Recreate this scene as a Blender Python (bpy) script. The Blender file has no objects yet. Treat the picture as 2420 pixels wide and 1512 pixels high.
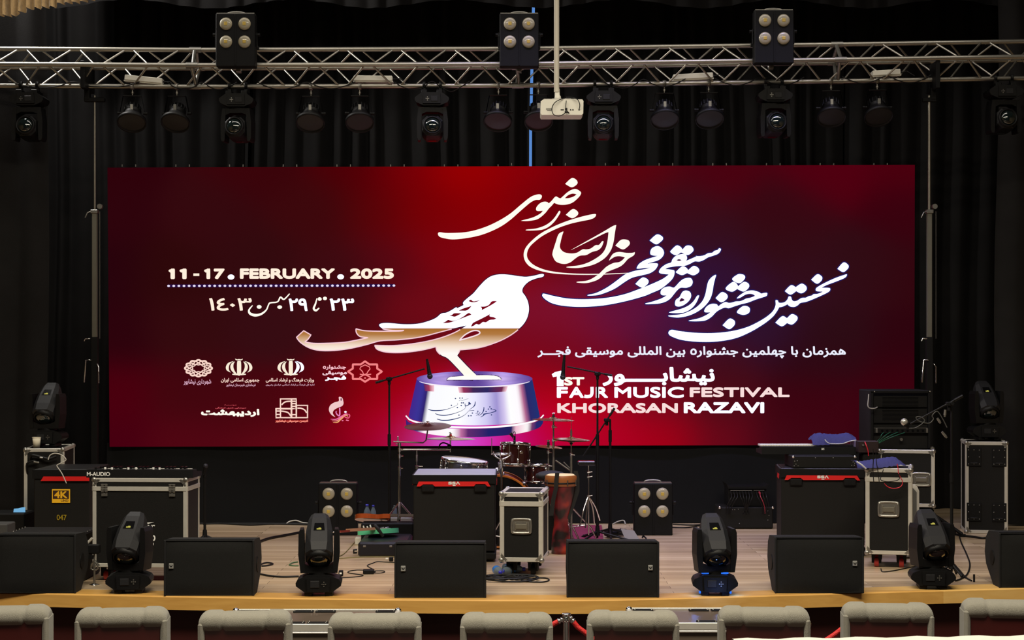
import bpy, math, random
from mathutils import Vector, Matrix
from mathutils.geometry import tessellate_polygon
random.seed(7)
PI = math.pi
sc = bpy.context.scene
C = sc.collection

# ------------------------------------------------------------------ camera, world, light, exposure
F = 4000.0          # focal length in pixels of the 2420 px wide frame
HC = 1.58           # camera height above the stage floor
cam = bpy.data.cameras.new('camera')
cam.sensor_width = 36.0
cam.lens = 36.0 * F / 2420.0
cam.shift_y = (825 - 756) / 2420.0
cam.clip_end = 200
cam_o = bpy.data.objects.new('camera', cam)
C.objects.link(cam_o)
cam_o.location = (0, 0, HC)
cam_o.rotation_euler = (PI / 2, 0, 0)
sc.camera = cam_o

world = bpy.data.worlds.new('world')
sc.world = world
world.use_nodes = True
world.node_tree.nodes['Background'].inputs[0].default_value = (1.0, 0.93, 0.8, 1)
world.node_tree.nodes['Background'].inputs[1].default_value = 0.015

sc.view_settings.view_transform = 'Standard'
sc.view_settings.look = 'None'
sc.view_settings.exposure = 0.0
sc.view_settings.gamma = 1.0
sc.view_settings.use_curve_mapping = False
sc.cycles.use_denoising = True
sc.cycles.max_bounces = 6
sc.cycles.sample_clamp_indirect = 4.0


def area(name, loc, rot, sx, sy, power, col=(1, 0.9, 0.75)):
    l = bpy.data.lights.new(name, 'AREA')
    l.shape = 'RECTANGLE'
    l.size = sx
    l.size_y = sy
    l.energy = power
    l.color = col
    o = bpy.data.objects.new(name, l)
    C.objects.link(o)
    o.location = loc
    o.rotation_euler = rot
    return o


def point(name, loc, power, col=(1, 0.88, 0.7), r=0.07):
    l = bpy.data.lights.new(name, 'POINT')
    l.energy = power
    l.color = col
    l.shadow_soft_size = r
    o = bpy.data.objects.new(name, l)
    C.objects.link(o)
    o.location = loc
    return o


# the hall's ceiling lights over the seats and the work light over the stage
area('hall_ceiling_light', (0, 6.8, 6.6), (math.radians(-13), 0, 0), 9, 2.0, 1380, (1, 0.9, 0.72))
area('stage_work_light', (0.3, 13.2, 5.7), (math.radians(6), 0, 0), 8, 0.6, 60, (1, 0.92, 0.82))
area('backdrop_fold_fill', (-4.6, 14.6, 5.9), (math.radians(55), 0, math.radians(-62)), 0.6, 0.6, 230, (1, 0.96, 0.9))  # added side fill, brings out the curtain folds
violet = area('violet_spill_fill', (1.0, 13.5, 5.1), (0, 0, 0), 3.6, 0.15, 42, (0.5, 0.46, 1.0))  # added lamp standing in for the screen's blue-violet spill
violet.data.spread = math.radians(75)
for lx in (-2.8, -1.4, 0.0, 1.4, 2.8):
    point('hall_downlight', (lx, 4.4, 5.2), 9)

# ------------------------------------------------------------------ helpers


def W(px, py, D):
    return Vector(((px - 1210) * D / F, D, HC + (825 - py) * D / F))


def DF(y):          # depth of a stage-floor point seen at image height y
    return HC * F / (y - 825)


def S(n, D):
    return n * D / F


def lin(c):
    return tuple((v / 255 / 12.92) if v / 255 <= 0.04045 else ((v / 255 + 0.055) / 1.055) ** 2.4 for v in c)


_mats = {}


def mat(name, rgb, rough=0.6, metal=0.0, var=0.12, vs=8.0, bump=0.0, bs=60.0, spec=0.5, coat=0.0, sheen=0.0):
    if name in _mats:
        return _mats[name]
    m = bpy.data.materials.new(name)
    m.use_nodes = True
    nt = m.node_tree
    b = nt.nodes['Principled BSDF']
    tc = nt.nodes.new('ShaderNodeTexCoord')
    nz = nt.nodes.new('ShaderNodeTexNoise')
    nz.inputs['Scale'].default_value = vs
    nz.inputs['Detail'].default_value = 4
    nt.links.new(tc.outputs['Object'], nz.inputs['Vector'])
    mx = nt.nodes.new('ShaderNodeMix')
    mx.data_type = 'RGBA'
    c = lin(rgb)
    mx.inputs['A'].default_value = tuple(v * (1 - var) for v in c) + (1,)
    mx.inputs['B'].default_value = tuple(min(1, v * (1 + var)) for v in c) + (1,)
    nt.links.new(nz.outputs['Fac'], mx.inputs['Factor'])
    nt.links.new(mx.outputs['Result'], b.inputs['Base Color'])
    b.inputs['Roughness'].default_value = rough
    b.inputs['Metallic'].default_value = metal
    b.inputs['Specular IOR Level'].default_value = spec
    b.inputs['Coat Weight'].default_value = coat
    b.inputs['Sheen Weight'].default_value = sheen
    if bump:
        n2 = nt.nodes.new('ShaderNodeTexNoise')
        n2.inputs['Scale'].default_value = bs
        n2.inputs['Detail'].default_value = 3
        nt.links.new(tc.outputs['Object'], n2.inputs['Vector'])
        bp = nt.nodes.new('ShaderNodeBump')
        bp.inputs['Strength'].default_value = bump
        bp.inputs['Distance'].default_value = 0.01
        nt.links.new(n2.outputs['Fac'], bp.inputs['Height'])
        nt.links.new(bp.outputs['Normal'], b.inputs['Normal'])
    _mats[name] = m
    return m


def emis(name, rgb, strength=1.0):
    if name in _mats:
        return _mats[name]
    m = bpy.data.materials.new(name)
    m.use_nodes = True
    nt = m.node_tree
    nt.nodes.clear()
    e = nt.nodes.new('ShaderNodeEmission')
    e.inputs[0].default_value = lin(rgb) + (1,)
    e.inputs[1].default_value = strength
    o = nt.nodes.new('ShaderNodeOutputMaterial')
    nt.links.new(e.outputs[0], o.inputs[0])
    _mats[name] = m
    return m


def wood(name, c1, c2, c3, plank_w, plank_l, rough, mortar=0.0013, grain=1.0):
    m = bpy.data.materials.new(name)
    m.use_nodes = True
    nt = m.node_tree
    N = nt.nodes
    L = nt.links
    b = N['Principled BSDF']
    tc = N.new('ShaderNodeTexCoord')
    br = N.new('ShaderNodeTexBrick')
    br.offset = 0.37
    br.inputs['Scale'].default_value = 1.0
    br.inputs['Brick Width'].default_value = plank_l
    br.inputs['Row Height'].default_value = plank_w
    br.inputs['Mortar Size'].default_value = mortar
    br.inputs['Color1'].default_value = (0, 0, 0, 1)
    br.inputs['Color2'].default_value = (1, 1, 1, 1)
    br.inputs['Mortar'].default_value = (0.5, 0.5, 0.5, 1)
    L.new(tc.outputs['Object'], br.inputs['Vector'])
    mp = N.new('ShaderNodeMapping')
    mp.inputs['Scale'].default_value = (0.9, 14, 14)
    sh = N.new('ShaderNodeMapping')
    sh.inputs['Location'].default_value = (27.3, 0.9, 0)
    L.new(tc.outputs['Object'], sh.inputs['Vector'])
    L.new(sh.outputs[0], br.inputs['Vector'])
    L.new(tc.outputs['Object'], mp.inputs['Vector'])
    nz = N.new('ShaderNodeTexNoise')
    nz.inputs['Scale'].default_value = 2.2
    nz.inputs['Detail'].default_value = 6
    nz.inputs['Distortion'].default_value = 0.6
    L.new(mp.outputs[0], nz.inputs['Vector'])
    r = N.new('ShaderNodeValToRGB')
    r.color_ramp.elements[0].color = lin(c1) + (1,)
    r.color_ramp.elements[1].color = lin(c3) + (1,)
    r.color_ramp.elements[0].position = 0.1
    r.color_ramp.elements[1].position = 0.9
    e = r.color_ramp.elements.new(0.5)
    e.color = lin(c2) + (1,)
    mt = N.new('ShaderNodeMath')
    mt.operation = 'MULTIPLY_ADD'
    mt.inputs[1].default_value = 0.45
    L.new(br.outputs['Color'], mt.inputs[0])
    m2 = N.new('ShaderNodeMath')
    m2.operation = 'MULTIPLY'
    m2.inputs[1].default_value = 0.6 * grain
    L.new(nz.outputs['Fac'], m2.inputs[0])
    L.new(m2.outputs[0], mt.inputs[2])
    L.new(mt.outputs[0], r.inputs[0])
    mo = N.new('ShaderNodeMix')
    mo.data_type = 'RGBA'
    mo.inputs['B'].default_value = lin(tuple(v * 0.45 for v in c1)) + (1,)
    L.new(br.outputs['Fac'], mo.inputs['Factor'])
    L.new(r.outputs[0], mo.inputs['A'])
    L.new(mo.outputs['Result'], b.inputs['Base Color'])
    b.inputs['Roughness'].default_value = rough
    return m


class MB:
    """collects shapes into one mesh"""

    def __init__(s):
        s.v = []
        s.f = []
        s.sm = []
        s.mi = []
        s.M = Matrix.Identity(4)
        s.cur = 0

    def at(s, loc=(0, 0, 0), rot=(0, 0, 0)):
        from mathutils import Euler
        s.M = Matrix.Translation(loc) @ Euler(rot).to_matrix().to_4x4()
        return s

    def add(s, vs, fs, smooth=False):
        n = len(s.v)
        s.v += [tuple(s.M @ Vector(p)) for p in vs]
        for f in fs:
            s.f.append([i + n for i in f])
            s.sm.append(smooth)
            s.mi.append(s.cur)
        return s

    def box(s, c, d, ch=0.0):
        cx, cy, cz = c
        x, y, z = d[0] / 2, d[1] / 2, d[2] / 2
        ch = min(ch, x * 0.9, y * 0.9, z * 0.9)
        if ch <= 0:
            vs = [(cx + a * x, cy + b * y, cz + e * z) for a in (-1, 1) for b in (-1, 1) for e in (-1, 1)]
            return s.add(vs, [(0, 1, 3, 2), (4, 6, 7, 5), (0, 4, 5, 1), (2, 3, 7, 6), (0, 2, 6, 4), (1, 5, 7, 3)])
        vs = []
        idx = {}
        for a in (-1, 1):
            for b in (-1, 1):
                for e in (-1, 1):
                    for k in range(3):
                        p = [a * (x - ch), b * (y - ch), e * (z - ch)]
                        p[k] = (a * x, b * y, e * z)[k]
                        idx[(a, b, e, k)] = len(vs)
                        vs.append((cx + p[0], cy + p[1], cz + p[2]))
        fs = []
        I = lambda a, b, e, k: idx[(a, b, e, k)]
        for a in (-1, 1):
            q = [I(a, -1, -1, 0), I(a, 1, -1, 0), I(a, 1, 1, 0), I(a, -1, 1, 0)]
            fs.append(q if a > 0 else q[::-1])
            q = [I(-1, a, -1, 1), I(1, a, -1, 1), I(1, a, 1, 1), I(-1, a, 1, 1)]
            fs.append(q if a < 0 else q[::-1])
            q = [I(-1, -1, a, 2), I(1, -1, a, 2), I(1, 1, a, 2), I(-1, 1, a, 2)]
            fs.append(q if a > 0 else q[::-1])
        for a in (-1, 1):
            for b in (-1, 1):
                fs.append([I(a, b, -1, 0), I(a, b, 1, 0), I(a, b, 1, 1), I(a, b, -1, 1)][::(1 if a * b > 0 else -1)][::-1])
                fs.append([I(a, -1, b, 0), I(a, 1, b, 0), I(a, 1, b, 2), I(a, -1, b, 2)][::(1 if a * b > 0 else -1)])
                fs.append([I(-1, a, b, 1), I(1, a, b, 1), I(1, a, b, 2), I(-1, a, b, 2)][::(1 if a * b > 0 else -1)][::-1])
                for e in (-1, 1):
                    t = [I(a, b, e, 0), I(a, b, e, 1), I(a, b, e, 2)]
                    fs.append(t if a * b * e > 0 else t[::-1])
        return s.add(vs, fs)

    def cyl(s, p0, p1, r0, r1=None, n=16, caps=True, smooth=True):
        r1 = r0 if r1 is None else r1
        p0 = Vector(p0)
        p1 = Vector(p1)
        d = (p1 - p0)
        if d.length < 1e-7:
            return s
        d.normalize()
        u = d.orthogonal().normalized()
        w = d.cross(u)
        vs = []
        for p, r in ((p0, r0), (p1, r1)):
            for i in range(n):
                a = 2 * PI * i / n
                vs.append(p + (u * math.cos(a) + w * math.sin(a)) * r)
        s.add(vs, [(i, (i + 1) % n, n + (i + 1) % n, n + i) for i in range(n)], smooth)
        if caps:
            s.add(vs[:n], [list(range(n))[::-1]])
            s.add(vs[n:], [list(range(n))])
        return s

    def tube(s, pts, r, n=8, closed=False, caps=True):
        pts = [Vector(p) for p in pts]
        m = len(pts)
        rr = r if isinstance(r, (list, tuple)) else [r] * m
        up = None
        vs = []
        for i, p in enumerate(pts):
            a = pts[(i - 1) % m] if (i > 0 or closed) else p
            b = pts[(i + 1) % m] if (i < m - 1 or closed) else p
            d = (b - a)
            if d.length < 1e-9:
                d = Vector((0, 0, 1))
            d.normalize()
            if up is None:
                up = d.orthogonal().normalized()
            up = (up - d * up.dot(d))
            if up.length < 1e-6:
                up = d.orthogonal()
            up.normalize()
            w = d.cross(up)
            for k in range(n):
                t = 2 * PI * k / n
                vs.append(p + (up * math.cos(t) + w * math.sin(t)) * rr[i])
        fs = []
        for i in range(m if closed else m - 1):
            j = (i + 1) % m
            for k in range(n):
                fs.append((i * n + k, i * n + (k + 1) % n, j * n + (k + 1) % n, j * n + k))
        s.add(vs, fs, True)
        if caps and not closed:
            s.add(vs[:n], [list(range(n))[::-1]])
            s.add(vs[-n:], [list(range(n))])
        return s

    def lathe(s, prof, n=24, axis='Z', smooth=True):
        vs = []
        for (r, z) in prof:
            for i in range(n):
                a = 2 * PI * i / n
                x, y = r * math.cos(a), r * math.sin(a)
                vs.append((x, y, z) if axis == 'Z' else ((x, z, y) if axis == 'Y' else (z, x, y)))
        fs = []
        for j in range(len(prof) - 1):
            for i in range(n):
                q = (j * n + i, j * n + (i + 1) % n, (j + 1) * n + (i + 1) % n, (j + 1) * n + i)
                fs.append(q if axis != 'Y' else q[::-1])
        return s.add(vs, fs, smooth)

    def prism(s, poly, h0, h1, plane='XZ'):
        """poly 2-D, extruded along the remaining axis from h0 to h1"""
        mp = {'XZ': lambda a, b, h: (a, h, b), 'YZ': lambda a, b, h: (h, a, b), 'XY': lambda a, b, h: (a, b, h)}[plane]
        n = len(poly)
        ar = sum(poly[i][0] * poly[(i + 1) % n][1] - poly[(i + 1) % n][0] * poly[i][1] for i in range(n))
        if (ar < 0) != (plane == 'XZ'):
            poly = poly[::-1]
        vs = [mp(a, b, h0) for a, b in poly] + [mp(a, b, h1) for a, b in poly]
        tri = tessellate_polygon([[Vector((a, b, 0)) for a, b in poly]])
        fs = []
        for t in tri:
            fs.append(tuple(t))
            fs.append(tuple(i + n for i in t)[::-1])
        for i in range(n):
            fs.append((i, (i + 1) % n, n + (i + 1) % n, n + i))
        return s.add(vs, fs)

    def ball(s, c, r, n=12, sq=(1, 1, 1)):
        vs = []
        fs = []
        m = n // 2
        for j in range(m + 1):
            t = PI * j / m
            for i in range(n):
                a = 2 * PI * i / n
                vs.append((c[0] + r * sq[0] * math.sin(t) * math.cos(a), c[1] + r * sq[1] * math.sin(t) * math.sin(a), c[2] + r * sq[2] * math.cos(t)))
        for j in range(m):
            for i in range(n):
                fs.append((j * n + i, (j + 1) * n + i, (j + 1) * n + (i + 1) % n, j * n + (i + 1) % n))
        return s.add(vs, fs, True)

    def build(s, name, material, parent=None, label=None):
        me = bpy.data.meshes.new(name)
        me.from_pydata(s.v, [], s.f)
        ms = material if isinstance(material, (list, tuple)) else [material]
        for m in ms:
            me.materials.append(m)
        for p, a, k in zip(me.polygons, s.sm, s.mi):
            p.use_smooth = a
            p.material_index = k
        me.validate()
        me.update()
        o = bpy.data.objects.new(name, me)
        C.objects.link(o)
        if parent:
            o.parent = parent
        if label:
            o['label'] = label
        return o


def tag(o, label=None, cat=None, group=None, kind=None):
    if label:
        o['label'] = label
    if cat:
        o['category'] = cat
    if group:
        o['group'] = group
    if kind:
        o['kind'] = kind
    return o


def thing(name, label, cat, loc=(0, 0, 0), rz=0.0, group=None, rot=None):
    o = bpy.data.objects.new(name, None)
    o.empty_display_size = 0.1
    C.objects.link(o)
    o.location = loc
    o.rotation_euler = rot if rot else (0, 0, rz)
    return tag(o, label, cat, group)


def struct(o):
    o['kind'] = 'structure'
    return o


kids = {}


def copy_tree(root, label, loc, rz=None, rot=None, group=None):
    r = root.copy()
    C.objects.link(r)
    r.location = loc
    if rz is not None:
        r.rotation_euler = (0, 0, rz)
    if rot is not None:
        r.rotation_euler = rot
    r['label'] = label
    if group:
        r['group'] = group
    for ch in list(root.children):
        c = ch.copy()
        C.objects.link(c)
        c.parent = r
        for g in list(ch.children):
            d = g.copy()
            C.objects.link(d)
            d.parent = c
    return r


def crom(pts, sub=6, closed=True):
    """Catmull-Rom through 2-D points; a repeated point makes a corner"""
    n = len(pts)
    out = []
    rng = range(n) if closed else range(n - 1)
    for i in rng:
        if closed:
            p0, p1, p2, p3 = pts[(i - 1) % n], pts[i], pts[(i + 1) % n], pts[(i + 2) % n]
        else:
            p0, p1, p2, p3 = pts[max(i - 1, 0)], pts[i], pts[i + 1], pts[min(i + 2, n - 1)]
        dim = len(p1)
        if max(abs(p1[k] - p2[k]) for k in range(dim)) < 1e-9:
            continue
        for s_ in range(sub):
            t = s_ / sub
            out.append(tuple(0.5 * ((2 * p1[k]) + (-p0[k] + p2[k]) * t + (2 * p0[k] - 5 * p1[k] + 4 * p2[k] - p3[k]) * t * t + (-p0[k] + 3 * p1[k] - 3 * p2[k] + p3[k]) * t ** 3) for k in range(dim)))
    if not closed:
        out.append(tuple(pts[-1]))
    return out


# ------------------------------------------------------------------ materials
BLK = mat('black_plastic', (8, 8, 9), 0.5, spec=0.25, var=0.15, bump=0.15, bs=300)
BLK2 = mat('black_powder_coat', (7, 7, 8), 0.6, spec=0.2, var=0.2, bump=0.2, bs=400)
BLKG = mat('glossy_black', (10, 10, 12), 0.15)
GREYP = mat('dark_grey_plastic', (27, 27, 29), 0.55, spec=0.3, var=0.1, bump=0.1, bs=250)
LAM = mat('black_laminate', (12, 11, 10), 0.65, spec=0.25, var=0.2, bump=0.25, bs=500)
ALU = mat('aluminium_extrusion', (206, 203, 194), 0.42, 0.5, var=0.1, vs=20)
TRUSS = mat('truss_aluminium', (166, 162, 152), 0.36, 0.9, var=0.12, vs=10)
CHR = mat('chrome', (225, 225, 228), 0.12, 1.0, var=0.04)
STEEL = mat('zinc_steel', (150, 148, 142), 0.35, 0.85, var=0.2, vs=40)
RUB = mat('rubber', (9, 9, 9), 0.8, spec=0.2)
WHT = mat('white_plastic', (222, 220, 208), 0.5, var=0.05)
VEL = mat('black_velvet', (31, 30, 30), 0.95, var=0.25, vs=5, spec=0.1, bump=0.2, bs=200)
REDS = mat('red_stripe', (205, 22, 22), 0.45, var=0.06)
BLUEC = mat('blue_cloth', (44, 46, 104), 0.8, var=0.15, bump=0.3, bs=80)
GLASS = mat('dark_lens_glass', (14, 24, 24), 0.06, var=0.1, spec=0.8, coat=1.0)
BRZ = mat('cymbal_bronze', (190, 165, 120), 0.22, 0.95, var=0.1, vs=30)
MAR = mat('maroon_lacquer', (44, 10, 10), 0.2, var=0.2, coat=0.5)
YEL = mat('yellow_print', (235, 180, 30), 0.5, var=0.03)
WPR = mat('white_print', (225, 225, 222), 0.5, var=0.03)
CBL = mat('black_cable', (12, 12, 13), 0.5, spec=0.3)
# ------------------------------------------------------------------ the stage and the hall around it
GZ = -0.75          # hall floor below the stage floor
EDGE = [(-500, 1393), (0, 1400), (250, 1405), (500, 1410), (950, 1416), (1400, 1417), (1700, 1410), (2000, 1401), (2420, 1389), (2900, 1376)]


def edge_pts(off=0.0):
    out = []
    for px, py in EDGE:
        p = W(px, py, DF(py))
        out.append((p.x, p.y + off))
    out = [(-9.5, out[0][1] + 0.25)] + out + [(9.5, out[-1][1] + 0.3)]
    return crom(out, 6, False)


FLOORM = wood('stage_laminate', (150, 128, 100), (188, 164, 132), (212, 190, 158), 0.115, 1.35, 0.25)
NOSE = wood('oak_nosing', (184, 136, 66), (208, 162, 88), (220, 182, 112), 3.0, 60.0, 0.30, mortar=0.0, grain=1.0)
e1 = edge_pts(0.22)
m = MB()
m.prism(e1 + [(9.5, 19), (-9.5, 19)], -0.12, 0.0, 'XY')
struct(m.build('floor', FLOORM))
e0 = edge_pts(0.0)
m = MB()
n = len(e0)
prof = [(0.22, 0.0), (0.008, 0.0), (0.0, -0.008), (0.0, -0.088), (0.22, -0.088)]
vs = []
for (x, y), (x2, y2) in zip(e0, e1):
    for d, z in prof:
        vs.append((x, y + d, z))
k = len(prof)
m.add(vs, [(i * k + j, (i + 1) * k + j, (i + 1) * k + j + 1, i * k + j + 1) for i in range(n - 1) for j in range(k - 1)])
struct(m.build('trim_1', NOSE))
REDW = mat('dark_red_panel', (54, 10, 8), 0.5, var=0.2, vs=3)
m = MB()
ew = edge_pts(0.10)
vs = []
for x, y in ew:
    vs += [(x, y, -0.088), (x, y, GZ), (x, y + 0.12, GZ), (x, y + 0.12, -0.088)]
m.add(vs, [(i * 4 + j, (i + 1) * 4 + j, (i + 1) * 4 + j + 1, i * 4 + j + 1) for i in range(len(ew) - 1) for j in range(3)])
struct(m.build('wall_stage_front', REDW))
m = MB()
m.box((0, 6.0, GZ - 0.05), (19, 13, 0.1))
struct(m.build('floor', mat('hall_carpet', (52, 26, 22), 0.95, var=0.2, bump=0.3)))
DARKW = mat('dark_wall_paint', (24, 23, 24), 0.9)
m = MB()
m.box((0, 18.9, 3.6), (19, 0.2, 9))
struct(m.build('wall_back', DARKW))
for sx, nm in ((-1, 'wall_left'), (1, 'wall_right')):
    m = MB()
    m.box((sx * 9.4, 9.6, 3.2), (0.2, 19, 8.6))
    struct(m.build(nm, mat('hall_wall_paint', (120, 104, 80), 0.8)))
# daylight behind the curtain, seen through the slit where the two halves meet
m = MB()
m.box(W(1258, 200, 18.3), (0.5, 0.02, 7))
struct(m.build('window_1', emis('daylight_pane', (88, 136, 205), 1.0)))


# ------------------------------------------------------------------ curtains
def drape(name, x0, x1, Y, z0, z1, label, cat, seed, amp=0.13, pitch=0.21, group=None, scallop=0.0, material=None, dens=0.014, calm=0.0):
    rnd = random.Random(seed)
    nx = max(8, int((x1 - x0) / dens))
    nz = 10
    ph = []
    x = x0
    while x < x1 + 1:
        ph.append((x, rnd.uniform(0.45, 1.0) * amp))
        x += pitch * rnd.uniform(0.6, 1.5)
    vs = []

    def depth(x, z):
        for (a, aa), (b, bb) in zip(ph, ph[1:]):
            if a <= x < b:
                t = (x - a) / (b - a)
                w = (0.5 - 0.5 * math.cos(2 * PI * t)) ** 0.7
                return -aa * w
        return 0
    for i in range(nx + 1):
        x = x0 + (x1 - x0) * i / nx
        for j in range(nz + 1):
            t = j / nz
            zb = z0 + (scallop * (0.5 + 0.5 * math.cos(x * 4.1 + seed)) if scallop else 0)
            z = zb + (z1 - zb) * t
            xs = x + 0.02 * math.sin(z * 1.3 + x * 2.0)
            vs.append((xs, Y + depth(x, z) * (1 - calm * t) + 0.012 * math.sin(z * 2.1 + x * 5), z))
    fs = [(i * (nz + 1) + j, (i + 1) * (nz + 1) + j, (i + 1) * (nz + 1) + j + 1, i * (nz + 1) + j + 1) for i in range(nx) for j in range(nz)]
    m = MB()
    m.add(vs, fs, True)
    o = m.build(name, material or VEL)
    return tag(o, label, cat, group)


YC = 16.8
gx = (1258 - 1210) * YC / F
drape('stage_curtain', -5.0, -2.6, YC, 0.01, 6.2, 'black pleated backdrop curtain left of the lit screen', 'curtain', 3, group='black backdrop curtains')
drape('stage_curtain', -2.58, gx - 0.014, YC + .02, 0.01, 6.2, 'black pleated backdrop curtain above the left half of the screen, left of the blue slit', 'curtain', 4, group='black backdrop curtains')
drape('stage_curtain', gx + 0.014, 3.3, YC, 0.01, 6.2, 'black pleated backdrop curtain above the right half of the screen, right of the blue slit', 'curtain', 5, group='black backdrop curtains')
drape('stage_curtain', 3.32, 6.4, YC + .02, 0.01, 6.2, 'black pleated backdrop curtain right of the lit screen', 'curtain', 6, group='black backdrop curtains')
drape('wing_curtain', -6.0, -4.05, 14.75, 0.01, 6.2, 'black wing curtain hanging at the far left edge of the stage', 'curtain', 11, amp=0.1, pitch=0.3)
drape('wing_curtain', 4.35, 6.6, 15.2, 0.01, 6.2, 'black wing curtain hanging at the far right edge of the stage', 'curtain', 12, amp=0.1, pitch=0.3)
drape('curtain_valance', -4.3, 4.9, 15.95, W(0, 20, 15.95).z, 6.2, 'black scalloped valance above the curtains at the top of the stage', 'valance', 21, amp=0.05, pitch=0.25, scallop=0.08)
GOLD = mat('gold_brocade', (132, 108, 72), 0.8, var=0.45, vs=30, bump=0.4, bs=60, sheen=0.3)
D = 10.6
m = MB()
bot = [(-60, 36), (38, 38), (42, 30), (60, 28), (64, 22), (95, 19), (130, 16), (134, 9), (190, 5), (240, -4), (300, -30)]
nn = 90
vs = []
for i in range(nn + 1):
    px = -60 + 360 * i / nn
    for (a, ya), (b, yb) in zip(bot, bot[1:]):
        if a <= px <= b:
            yy = ya + (yb - ya) * (px - a) / (b - a)
            break
    for j in range(7):
        p = W(px, yy + (-260 - yy) * j / 6, D)
        vs.append((p.x, p.y + 0.045 * math.sin(px * 0.35) + 0.02 * math.sin(px * 0.9 + j), p.z))
m.add(vs, [(i * 7 + j, (i + 1) * 7 + j, (i + 1) * 7 + j + 1, i * 7 + j + 1) for i in range(nn) for j in range(6)], True)
tag(m.build('swag_curtain', GOLD), 'gold brocade swag of the house curtain in the top left corner', 'curtain')
# ------------------------------------------------------------------ lettering helpers
_T = """ا FE8D FE8E - -
ب FE8F FE90 FE91 FE92
ت FE95 FE96 FE97 FE98
ج FE9D FE9E FE9F FEA0
چ FB7A FB7B FB7C FB7D
خ FEA5 FEA6 FEA7 FEA8
د FEA9 FEAA - -
ر FEAD FEAE - -
ز FEAF FEB0 - -
س FEB1 FEB2 FEB3 FEB4
ش FEB5 FEB6 FEB7 FEB8
ف FED1 FED2 FED3 FED4
ق FED5 FED6 FED7 FED8
ک FB8E FB8F FB90 FB91
گ FB92 FB93 FB94 FB95
ل FEDD FEDE FEDF FEE0
م FEE1 FEE2 FEE3 FEE4
ن FEE5 FEE6 FEE7 FEE8
ه 0665 FEEA FEEB FEEC
و FEED FEEE - -
پ FB56 FB57 FB58 FB59
ی FBFC FBFD FBFE FBFF
ـ 0640 0640 0640 0640"""
_forms = {}
for _l in _T.split('\n'):
    _a = _l.split()
    _forms[_a[0]] = [None if q == '-' else chr(int(q, 16)) for q in _a[1:]]


def persian(s):
    out = []
    for i, c in enumerate(s):
        f = _forms.get(c)
        if not f:
            out.append(c)
            continue
        p = i > 0 and s[i - 1] in _forms and _forms[s[i - 1]][2] is not None
        q = i + 1 < len(s) and s[i + 1] in _forms and f[2] is not None
        out.append(f[(1 if not q else 3) if p else (2 if q else 0)])
    return ''.join(reversed(out))


def glyphs(body):
    cu = bpy.data.curves.new('tmp', 'FONT')
    cu.body = body
    cu.size = 1
    cu.resolution_u = 4
    o = bpy.data.objects.new('tmp', cu)
    C.objects.link(o)
    me = bpy.data.meshes.new_from_object(o)
    vs = [(v.co.x, v.co.y) for v in me.vertices]
    fs = [tuple(p.vertices) for p in me.polygons]
    bpy.data.objects.remove(o)
    bpy.data.curves.remove(cu)
    bpy.data.meshes.remove(me)
    return vs, fs


def fit_glyphs(body, x0, y0, x1, y1, bold=0.0):
    """glyph outlines scaled into a rectangle (y down); bold = stroke growth in rectangle units"""
    vs, fs = glyphs(body)
    ax, bx = min(v[0] for v in vs), max(v[0] for v in vs)
    ay, by = min(v[1] for v in vs), max(v[1] for v in vs)
    sx = (x1 - x0 - 2 * bold) / (bx - ax)
    sy = (y1 - y0 - 2 * bold) / (by - ay)
    V = []
    Fc = []
    offs = [(0, 0)] if bold <= 0 else [(0, 0)] + [(bold * math.cos(2 * PI * k / 10), bold * math.sin(2 * PI * k / 10)) for k in range(10)]
    for ox, oy in offs:
        n = len(V)
        V += [(x0 + bold + (v[0] - ax) * sx + ox, y1 - bold - (v[1] - ay) * sy + oy, offs.index((ox, oy))) for v in vs]
        Fc += [tuple(i + n for i in f) for f in fs]
    return V, Fc


def print_on(parent, name, body, x0, z0, x1, z1, y, material, bold=0.0, label=None, face=-1):
    """writing on a front face (facing -y): rectangle in the parent's x,z metres"""
    V, Fc = fit_glyphs(body, x0, 0, x1, z1 - z0, bold)
    m = MB()
    m.add([(a, y - q * .00012, z1 - b) for a, b, q in V], Fc)
    return m.build(name, material, parent, label)


# ------------------------------------------------------------------ the LED wall
DS = 15.3
art_v, art_f, art_c = [], [], []


def art(V, Fc, col, layer=1):
    """flat picture elements of the LED wall, in photograph pixels"""
    n = len(art_v)
    for i, (x, y, *_) in enumerate(V):
        p = W(x, y, DS - 0.0015 * layer)
        art_v.append(tuple(p))
        art_c.append(col[i] if isinstance(col, list) else col)
    art_f.extend(tuple(i + n for i in f) for f in Fc)


def shape(pts, col, layer=2, holes=(), sub=6, smooth=True):
    o = crom(pts, sub) if smooth else list(pts)
    hs = [crom(h, sub) if smooth else list(h) for h in holes]
    loops = [[Vector((x, y, 0)) for x, y in l] for l in [o] + hs]
    tri = tessellate_polygon(loops)
    V = [p for l in [o] + hs for p in l]
    art(V, [tuple(t) for t in tri], col, layer)
    return o


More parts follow.
